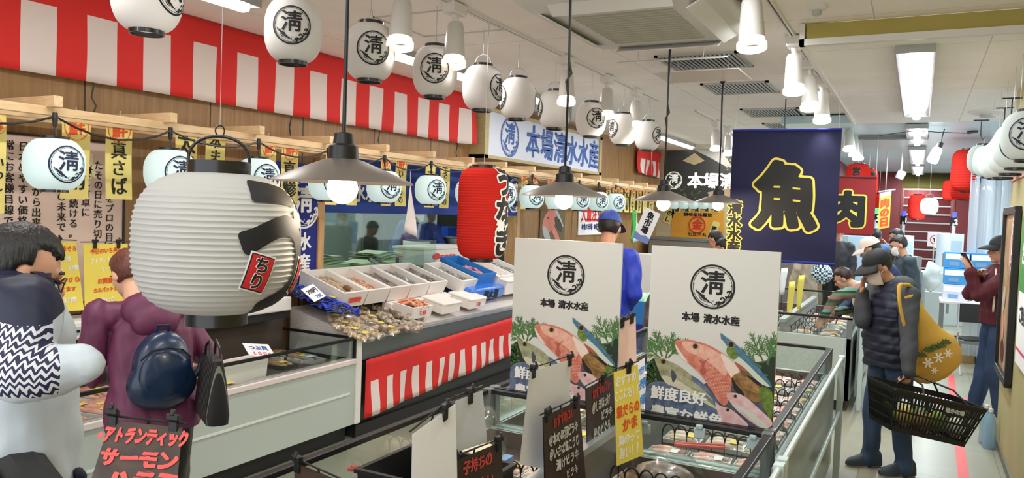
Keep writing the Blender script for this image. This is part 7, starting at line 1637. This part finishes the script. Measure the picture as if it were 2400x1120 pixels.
flagv('yellow flag with orange meat-day writing beside the register number', 2062, 2089, 450, 535, 12, '肉の日', mat('flag_yellow', (240, 196, 70), .7), mat('flag_orange', (222, 84, 40), .7), 0)
def regpole(label, x, ytop, ybot, D, num, lamp, lampcol):
    p = at(x, ybot, D=D); p.z = 0; top = at(x, ytop, D=D).z; s_ = D/FPX; t = thing('register_pole', label, 'register pole', p); q = MB(); q.cyl((0, 0, .0), (0, 0, top-.2), .03, n=12); q.build('pole', M_lgrey, t); z = top-.17; w = (24 if num == '3' else 14)*s_
    q = MB(); q.box((0, 0, z), (w, .05, 20*s_), rotm(rz=YAW*-1*-1)); q.build('number_box', M_black, t, False); q = MB(); e = Vector((RT.x, RT.y, 0)).normalized(); n = Vector((-FW.x, -FW.y, 0)).normalized(); f = lambda a, b, c=0: e*a+Vector((0, 0, z+b))+n*(.06+c); write(q, f, num, 16*s_, 0, 0, wx=.05, wy=.05, N=30); q.build('number', M_whiteink, t, False)
    q = MB(); q.cyl((0, 0, top-.10), (0, 0, top), .05 if num == '3' else .035, n=16); q.build('signal_lamp', mat(lamp, lampcol, .3, emit=lampcol, estr=.7), t)
regpole('register pole number 3 with green lamp beside the meat-day flag', 2047, 488, 640, 13.5, '3', 'green_lamp', (70, 210, 110)); regpole('register pole number 1 with blue lamp left of the stairs', 2111, 494, 640, 14.5, '1', 'blue_lamp', (70, 90, 230)); regpole('register pole number 2 with blue lamp at the right of the stairs', 2229, 497, 640, 14, '2', 'blue_lamp', (70, 90, 230))
# register counters, machines, notices
def blk(name, label, cat, x0, x1, y0, y1, D, depth, m, parts=None, z0=None, group=None):
    """an upright block seen as the photo box x0..x1, y0..y1 at depth D"""
    a, b = at(x0, y1, D=D), at(x1, y0, D=D); c = at((x0+x1)/2, (y0+y1)/2, D=D)+Vector((FW.x, FW.y, 0)).normalized()*depth/2; w = (x1-x0)*D/FPX; zt = c.z+(y1-y0)*D/FPX/2; zb = z0 if z0 is not None else c.z-(y1-y0)*D/FPX/2
    t = thing(name, label, cat, (c.x, c.y, zb), -radians(-27.6)*0+YAW*-1, group); q = MB(); q.b2(-w/2, w/2, -depth/2, depth/2, 0, zt-zb); q.build('body', m, t, False, .008)
    if parts: parts(t, w, zt-zb, depth)
    return t
def notice_parts(t, w, h, d):
    q = MB(); f = lambda a, b, c=0: Vector((a, -d/2-c, h/2+b)); q.tube([f(w*.3*cos(a), h*.3*sin(a), .004) for a in [2*pi*k/20 for k in range(20)]], .008, 5, 0, closed=True); write(q, f, 'Y', h*.4, 0, 0, c=.004, mi=1, wx=.06, wy=.05, N=24); q.build('symbol', [M_redink, M_ink], t, False); q = MB(); q.cyl((0, 0, 0), (0, 0, -1.35), .012); q.build('stand', M_lgrey, t)
blk('notice_board', 'white notice with a ringed symbol in front of the red stairs', 'notice', 2174, 2206, 545, 578, 14.5, .02, M_paper, notice_parts)
def grid_lines(t, w, h, d):
    q = MB()
    for k in range(7): q.b2(-w*.4, w*.4, -d/2-.003, -d/2-.001, h*(.12+.12*k), h*(.15+.12*k))
    q.build('print', M_lgrey, t, False)
blk('notice_board', 'second white notice with faint lines right of the ringed symbol', 'notice', 2192, 2222, 548, 582, 14.2, .02, M_paper, grid_lines)
def mach(t, w, h, d):
    q = MB(); q.b2(-w*.35, w*.35, -d/2-.004, -d/2-.001, h*.55, h*.85); q.build('screen', mat('screen_pale', (170, 190, 210), .3), t, False); q = MB(); q.b2(-w*.35, w*.1, -d/2-.004, -d/2-.001, h*.2, h*.26); q.build('slot', M_grey, t, False)
M_bluew = mat('bluish_white', (206, 222, 232), .45)
blk('register_machine', 'tall white register machine at the far right under the strip curtain', 'register', 2222, 2258, 548, 640, 13.6, .4, M_bluew, mach, z0=.8); blk('register_counter', 'pale counter under the far registers, right of the stairs', 'counter', 2170, 2262, 640, 700, 13.6, .6, M_lgrey, None, z0=0)
blk('register_machine', 'white register machine with a dark screen left of the stairs', 'register', 2120, 2142, 552, 600, 13.5, .3, M_bluew, mach, z0=.9); blk('register_counter', 'grey counter behind the shoppers, below the stairs', 'counter', 2060, 2160, 600, 660, 13.7, .5, M_grey, None, z0=0)
blk('register_machine', 'pale blue machine below the meat banner', 'register', 1985, 2040, 553, 640, 12.8, .4, mat('pale_blue_panel', (170, 196, 214), .4), mach, z0=.3)
blk('monitor', 'dark grey monitor at the right of the stairs, above the blue boxes', 'monitor', 2212, 2246, 592, 626, 12.4, .05, M_grey, lambda t, w, h, d: MB().cyl((0, 0, 0), (0, .0, -.75), .02).build('stand', M_grey, t))
# table with water boxes
tb = thing('folding_table', 'white-topped table with grey legs holding blue boxes at the far right', 'table', (.62, 11.35, 0)); q = MB(); q.b2(-.34, .55, -.25, .35, .79, .82); q.build('table_top', mat('table_white', (226, 220, 220), .4), tb, False, .004)
for x in (-.31, .5):
    for y in (-.22, .3): MB().b2(x-.02, x+.02, y-.02, y+.02, 0, .79).build('leg', M_grey, tb, False)
MB().b2(-.31, .5, -.22, -.19, .30, .34).build('crossbar', M_grey, tb, False)
M_box1 = mat('water_box_blue', (66, 150, 214), .45); M_box2 = mat('pale_box', (214, 214, 236), .5)
def wbox(label, x, y, z, m, band=True, w=.28, h=.2):
    t = thing('carton', label, 'box', (x, y, z), 0, 'cartons stacked on the far table'); q = MB(); q.b2(-w/2, w/2, -.14, .14, 0, h); q.build('carton_box', m, t, False, .004)
    if band: q = MB(); q.b2(-w/2+.01, w/2-.01, -.143, -.141, h*.55, h*.9, 0); q.b2(-w*.3, w*.1, -.144, -.142, h*.15, h*.4, 1); q.build('print', [M_paper, MATS['pale_blue']], t, False)
for k, (x, nm) in enumerate(((.45, 'left'), (.74, 'middle'), (1.03, 'right'))):
    wbox('pale printed carton, '+nm+' of the bottom row on the far table', x, 11.4, .82, M_box2); wbox('blue water carton, '+nm+' of the second row on the far table', x, 11.42, 1.025, M_box1); wbox('blue water carton, '+nm+' of the top row on the far table', x, 11.44, 1.23, M_box1)
cbx = thing('cardboard_box', 'brown cardboard box under the far table', 'box', (.52, 11.7, 0)); MB().b2(-.2, .2, -.15, .15, 0, .32).build('box', mat('cardboard', (176, 140, 96), .7), cbx, False, .005)
wbx = thing('white_carton', 'white carton under the far table', 'box', (.86, 11.6, 0)); MB().b2(-.13, .18, -.15, .15, 0, .62).build('box', M_bluew, wbx, False, .005)
ch = thing('folding_chair', 'folded dark chair with a basket hung on it, left of the man in maroon', 'chair', (.66, 10.75, 0), .3); q = MB(); q.b2(-.19, .19, -.01, .01, .62, .84); q.build('backrest', M_black, ch, False, .005); q = MB(); q.b2(-.19, .19, -.2, .12, .42, .44); q.build('seat', M_black, ch, False, .005)
for sd in (-1, 1): MB().tube([(sd*.2, .0, .84), (sd*.2, -.02, .42), (sd*.2, -.16, .01)], .011, 8).build('leg', M_alu, ch); MB().tube([(sd*.2, -.04, .5), (sd*.2, .16, .01)], .011, 8).build('leg', M_alu, ch)
pb = thing('white_bags', 'bunch of white plastic bags hanging left of the far table', 'bags', at(2182, 680, D=12)); q = MB(); q.ell((0, 0, .05), (.12, .1, .22), n=18, m=14); q.v = [tuple(Vector(p_)*(1+.3*noise.noise(Vector(p_)*9))) for p_ in q.v]; q.build('bag', M_clearw, pb); q = MB(); q.b2(-.08, .15, -.1, .1, -.9-.0, -.18); q.build('stand', M_lgrey, pb, False)
pb.name = 'plastic_bag'; pb.location.z = .91; pb['category'] = 'bag'
# floor tape
ft = thing('floor_tape', 'red tape line along the right aisle floor', 'floor tape', (.39, 8.2, 0)); q = MB(); q.b2(-.035, .035, -2.4, 2.3, .0, .002); ft.rotation_euler = (0, 0, -.012); q.build('tape', mat('tape_red', (236, 84, 84), .5), ft, False)
f2 = thing('floor_sticker', 'red square sticker with white figures on the aisle floor, beside the basket', 'sticker', (.415, 8.9, .0022)); MB().b2(-.17, .17, -.3, .3, 0, .001).build('sticker', mat('sticker_red', (232, 96, 104), .5), f2, False); q = MB(); f = lambda a, b, c=0: Vector((a, b, .0012+c)); write(q, f, '足', .3, 0, 0, c=.0006, wx=.05, wy=.04, N=26); q.build('figures', M_whiteink, f2, False)
f3 = thing('floor_tape', 'red and white striped tape across the aisle end near the yellow bag', 'floor tape', (.16, 10.75, 0), .15); q = MB(); 
for k in range(8): q.b2(-.30+.075*k, -.225+.075*k, -.04, .04, 0, .002, k % 2)
q.build('tape', [MATS['tape_red'], M_whiteink], f3, False)
# right wall pictures
pf = thing('framed_menu', 'tall black-framed picture on the beige right wall', 'picture', (XR-.002, 7.05, 1.28)); y0, y1, z0, z1 = -.42, .42, -.64, .62
MB().b2(-.02, 0, y0, y1, z0, z1).build('picture', mat('food_photo', (150, 116, 78), .35, col2=(206, 170, 130), nscale=6), pf, False)
q = MB()
for a in ((y0-.03, y0+.03, z0, z1), (y1-.03, y1+.03, z0, z1), (y0, y1, z0-.03, z0+.03), (y0, y1, z1-.03, z1+.03)): q.b2(-.045, 0, *a)
q.build('black_frame', M_black, pf, False, .004)
q = MB(); f = lambda a, b, c=0: Vector((-.0215-c, -a, b)); rs = random.Random(8)
for k in range(5): ellp(q, f, rs.uniform(-.25, .25), -.48+.2*k, .13, .085, rs.uniform(0, 3), .001+.0004*k, k % 3)
write(q, f, '海鮮丼', .15, .2, .35, vertical=True, c=.003, mi=3, wx=.05, wy=.04, N=24); q.build('print', [MATS['dark_red_paint'], MATS['salmon_pink'], M_white_f, M_whiteink], pf, False)
ws_ = thing('wall_sign', 'green and white sign cut off at the right edge, right of the black-framed picture', 'sign', (XR-.002, 5.9, 1.35)); MB().b2(-.02, 0, -.42, .42, -.5, .5).build('board', M_paper, ws_, False, .01); q = MB(); f = lambda a, b, c=0: Vector((-.021-c, -a, b)); q.poly([f(-.42, 0, .001), f(.42, 0, .001), f(.42, .5, .001), f(-.42, .5, .001)], 0); q.poly([f(-.42, -.40, .001), f(.42, -.40, .001), f(.42, -.38, .001), f(-.42, -.38, .001)], 1); write(q, f, 'お知らせ', .16, 0, .25, c=.002, mi=2, wx=.05, wy=.04, N=22); write(q, f, 'ご利用時間', .12, 0, -.15, c=.002, mi=3, wx=.05, wy=.04, N=22); q.build('print', [mat('sign_green', (70, 150, 70), .5), MATS['pink_ink'], M_whiteink, M_ink], ws_, False)
mp = thing('meat_poster', 'red meat photo poster high on the right wall above the black frame', 'poster', (XR-.002, 6.9, 2.26)); MB().b2(-.01, 0, -.9, .55, -.12, .16).build('sheet', mat('meat_print', (206, 70, 64), .5, col2=(236, 190, 180), nscale=9), mp, False)
wb = None
for k in range(2):
    o = thing('water_bottle', ['clear water bottle standing on the floor at the wall end', 'second clear bottle lying low by the wall end'][k], 'bottle', (.585-.02*k, 7.25+.14*k, 0)); q = MB(); q.lathe([(.001, .0), (.045, .0), (.048, .02), (.044, .10), (.048, .18), (.03, .25), (.016, .28), (.016, .30)], 18); q.build('bottle_body', mat('bottle_blue', (150, 190, 214), .1, alpha=.6), o); q = MB(); q.lathe([(.017, .295), (.017, .32), (.001, .32)], 14); q.build('cap', M_white, o)
# yellow cards and sheets over the far island
def edge_card(label, x, y0, y1, Y, m, w=.04):
    t = thing('price_sign', label, 'sign', at(x, y0, Y=Y), radians(80)); h = at(x, y0, Y=Y).z-at(x, y1, Y=Y).z; q = MB(); q.grid(lambda u, v: Vector(((u-.5)*.16, .012*sin(u*5+v*3), -h*v)), 4, 6); q.build('sheet', m, t, solid=.003); q = MB(); q.tube([(0, .01, .01), (0, .012, -t.location.z+.55)], .003, 5); q.build('stand', M_black, t)
edge_card('yellow sign seen edge-on over the far island, left one', 1856, 660, 752, 8.6, M_yel); edge_card('yellow sign seen edge-on over the far island, right one', 1878, 645, 728, 8.9, M_yel); edge_card('white sheet sticking up at the right edge of the right fish poster', 1838, 628, 690, 8.3, M_paper)
# left aisle beyond the posters
bb = thing('plastic_tub', 'blue tub with green packs seen between the two fish posters', 'tub', (-2.55, 8.05, 0)); MB().b2(-.25, .3, -.25, .25, 0, .62).build('stand', M_navy, bb, False, .01); q = MB(); open_box(q, .62, .5, .24, .02, c=(0.02, 0, .62)); q.build('tub', MATS['blue_plastic'], bb); q = MB(); q.ell((0, 0, .85), (.24, .18, .08), n=16, m=10); q.v = [tuple(Vector(p_)+Vector((0, 0, .04*noise.noise(Vector(p_)*14)))) for p_ in q.v]; q.build('packs', mat('green_pack', (110, 200, 130), .4, col2=(220, 230, 230), nscale=12), bb)
wpn = thing('white_partition', 'white panel standing behind the gap between the two fish posters', 'panel', (-2.95, 9.0, 0)); MB().b2(-.3, .3, -.03, .03, 0, 1.3).build('panel', M_white, wpn, False, .01)
bc2 = thing('back_counter', 'grey counter along the back wall below the orange shrine cloth', 'counter', (-2.9, 13.9, 0)); MB().b2(-1.4, 1.4, -.35, .4, 0, 1.32).build('cabinet', mat('counter_greybrown', (120, 112, 104), .5), bc2, False, .01); MB().b2(-1.42, 1.42, -.37, .4, 1.32, 1.36).build('worktop', M_steel2, bc2, False)
wl = thing('wall_counter', 'low counter along the left wall past the hatch, behind the posters', 'counter', (-4.05, 11.1, 0)); MB().b2(-.38, .38, -2.2, 2.2, 0, .9).build('cabinet', M_grey, wl, False, .01)
# kitchen things
KX = -4.88
wt = thing('work_table', 'steel work table inside the kitchen hatch', 'table', (KX-.1, 6.7, .155)); MB().b2(-.16, .36, -1.6, 1.6, .94, .98).build('table_top', M_steel2, wt, False, .004)
for x in (-.12, .32):
    for y in (-1.5, 1.5): MB().b2(x-.02, x+.02, y-.02, y+.02, 0, .94).build('leg', M_steel2, wt, False)
wb = thing('styrofoam_box', 'big white foam box with red printing in front of the fishmonger', 'box', (KX+.06, 7.3, 1.137)); MB().b2(-.2, .2, -.46, .46, 0, .17).build('box', M_foam, wb, False, .01); q = MB(); q.b2(-.21, .21, -.47, .47, .165, .20); q.build('lid', M_foam, wb, False, .01); q = MB(); f = lambda a, b, c=0: Vector((.202+c, a, .085+b)); write(q, f, '三崎鮮魚', .07, .02, -.01, wx=.06, wy=.05, N=22, sx=1.2); ellp(q, f, -.22, .01, .08, .035, 0, .001, 0); q.build('red_print', M_redink, wb, False)
for k, (y, z, x) in enumerate(((5.5, 1.137, .02), (6.05, 1.137, .1), (6.45, 1.20, -.06), (5.45, 1.20, -.06))):
    t = thing('folded_sheets', ['folded pale green sheets at the left front of the hatch', 'folded cream sheets beside the metal bracket', 'long pale green roll behind the foam box', 'grey-green sheets at the left back of the hatch'][k], 'sheets', (KX+x, y, z if k < 2 else 1.137)); q = MB()
    for j in range(4): q.grid(lambda u, v: Vector(((v-.5)*.3, (u-.5)*.55, (.0 if k < 2 else .07)+.022*j+.012*sin(u*9+j)+.01)), 8, 4)
    q.b2(-.14, .14, -.26, .26, 0, .07); q.build('sheets', mat('pale_green_sheet', (196, 200, 168), .6), t, solid=.004)
br = thing('metal_bracket', 'slanting steel bracket leaning at the hatch sill', 'bracket', (XW+.02, 6.0, 1.03)); q = MB(); q.b2(-.02, .02, .12, .17, 0, .24); q.box((0, -.08, .15), (.02, .5, .03), rotm(rx=-.38)); q.build('bar', M_steel2, br, False)
fg = thing('steel_fridge', 'tall steel refrigerator inside the kitchen', 'refrigerator', (-6.6, 8.2, .155)); MB().b2(-.4, .4, -.42, .42, 0, 1.9).build('cabinet', mat('fridge_steel', (110, 108, 98), .35, .5), fg, False, .01)
for sd in (-1, 1): o = MB().b2(.4, .42, min(sd*.01, sd*.41), max(sd*.01, sd*.41), .1, 1.35).build('door', MATS['fridge_steel'], fg, False, .005); MB().b2(.42, .45, sd*.05-.012, sd*.05+.012, .6, .9).build('handle', M_alu, o, False)
bx_ = thing('blue_crate', 'blue crate on the right side of the kitchen behind the long red lantern', 'crate', (-5.4, 8.45, .155)); MB().b2(-.25, .25, -.3, .3, 0, 1.12).build('stand', M_steel2, bx_, False); q = MB(); open_box(q, .5, .62, .24, .02, c=(0, 0, 1.12)); q.build('crate', mat('crate_blue', (30, 76, 178), .4), bx_)
kw = thing('kitchen_window', 'bright window at the back of the kitchen', 'window', (-7.19, 7.2, 1.5)); kw['kind'] = 'structure'; kw.name = 'window_2'; MB().b2(0, .02, -.35, .35, -.6, .6).build('pane', mat('day_pane', (220, 236, 240), .3, emit=(206, 228, 236), estr=1.2), kw, False)
pot = thing('stock_pot', 'grey steel pot at the right of the fishmonger', 'pot', (KX-.1, 8.05, 1.137)); MB().lathe([(.001, 0), (.16, 0), (.17, .02), (.17, .26), (.18, .27), (.165, .27), (.16, .03), (.001, .03)], 28).build('pot', M_steel2, pot)
# ------------------------------------------------------------------ grow the continuous surfaces, then tidy up
cl = bpy.data.textures.new('folds', 'CLOUDS')
def apply_remesh():
    for o, vox, smo, disp, dsc, ani in REM:
        m = o.modifiers.new('r', 'REMESH'); m.mode = 'VOXEL'; m.voxel_size = vox
        m = o.modifiers.new('s', 'SMOOTH'); m.iterations = smo; m.factor = .5
    vl = sc.view_layers[0]; vl.update(); dg = vl.depsgraph
    for o, vox, smo, disp, dsc, ani in REM:
        me = bpy.data.meshes.new_from_object(o.evaluated_get(dg))
        n = len(me.vertices); co = np.empty(n*3, 'f'); me.vertices.foreach_get('co', co); co = co.reshape(-1, 3)
        if disp:
            no = np.empty(n*3, 'f'); me.vertices.foreach_get('normal', no); no = no.reshape(-1, 3); rg = np.random.RandomState(n % 1000)
            d = np.zeros(n)
            if ani[0] < 0: d -= 3.2*(1-np.abs(np.sin(co[:, 2]*pi/.062))**.35)*(co[:, 2] < 1.30)
            for k in range(10):
                f = rg.normal(size=3)*np.array(ani)/dsc*(.7+.15*k); d += np.sin(co@f+rg.uniform(0, 6)+1.5*np.sin(co@(rg.normal(size=3)/dsc*.5)))/(1+.25*k)
            co = co+no*(d*disp*.16)[:, None]; me.vertices.foreach_set('co', co.astype('f').ravel())
        me.polygons.foreach_set('use_smooth', [True]*len(me.polygons)); me.update()
        old = o.data; me.materials.clear(); 
        for m in old.materials: me.materials.append(m)
        o.modifiers.clear(); o.data = me; me.name = o.name
apply_remesh()
bpy.data.scenes.remove(TMP)
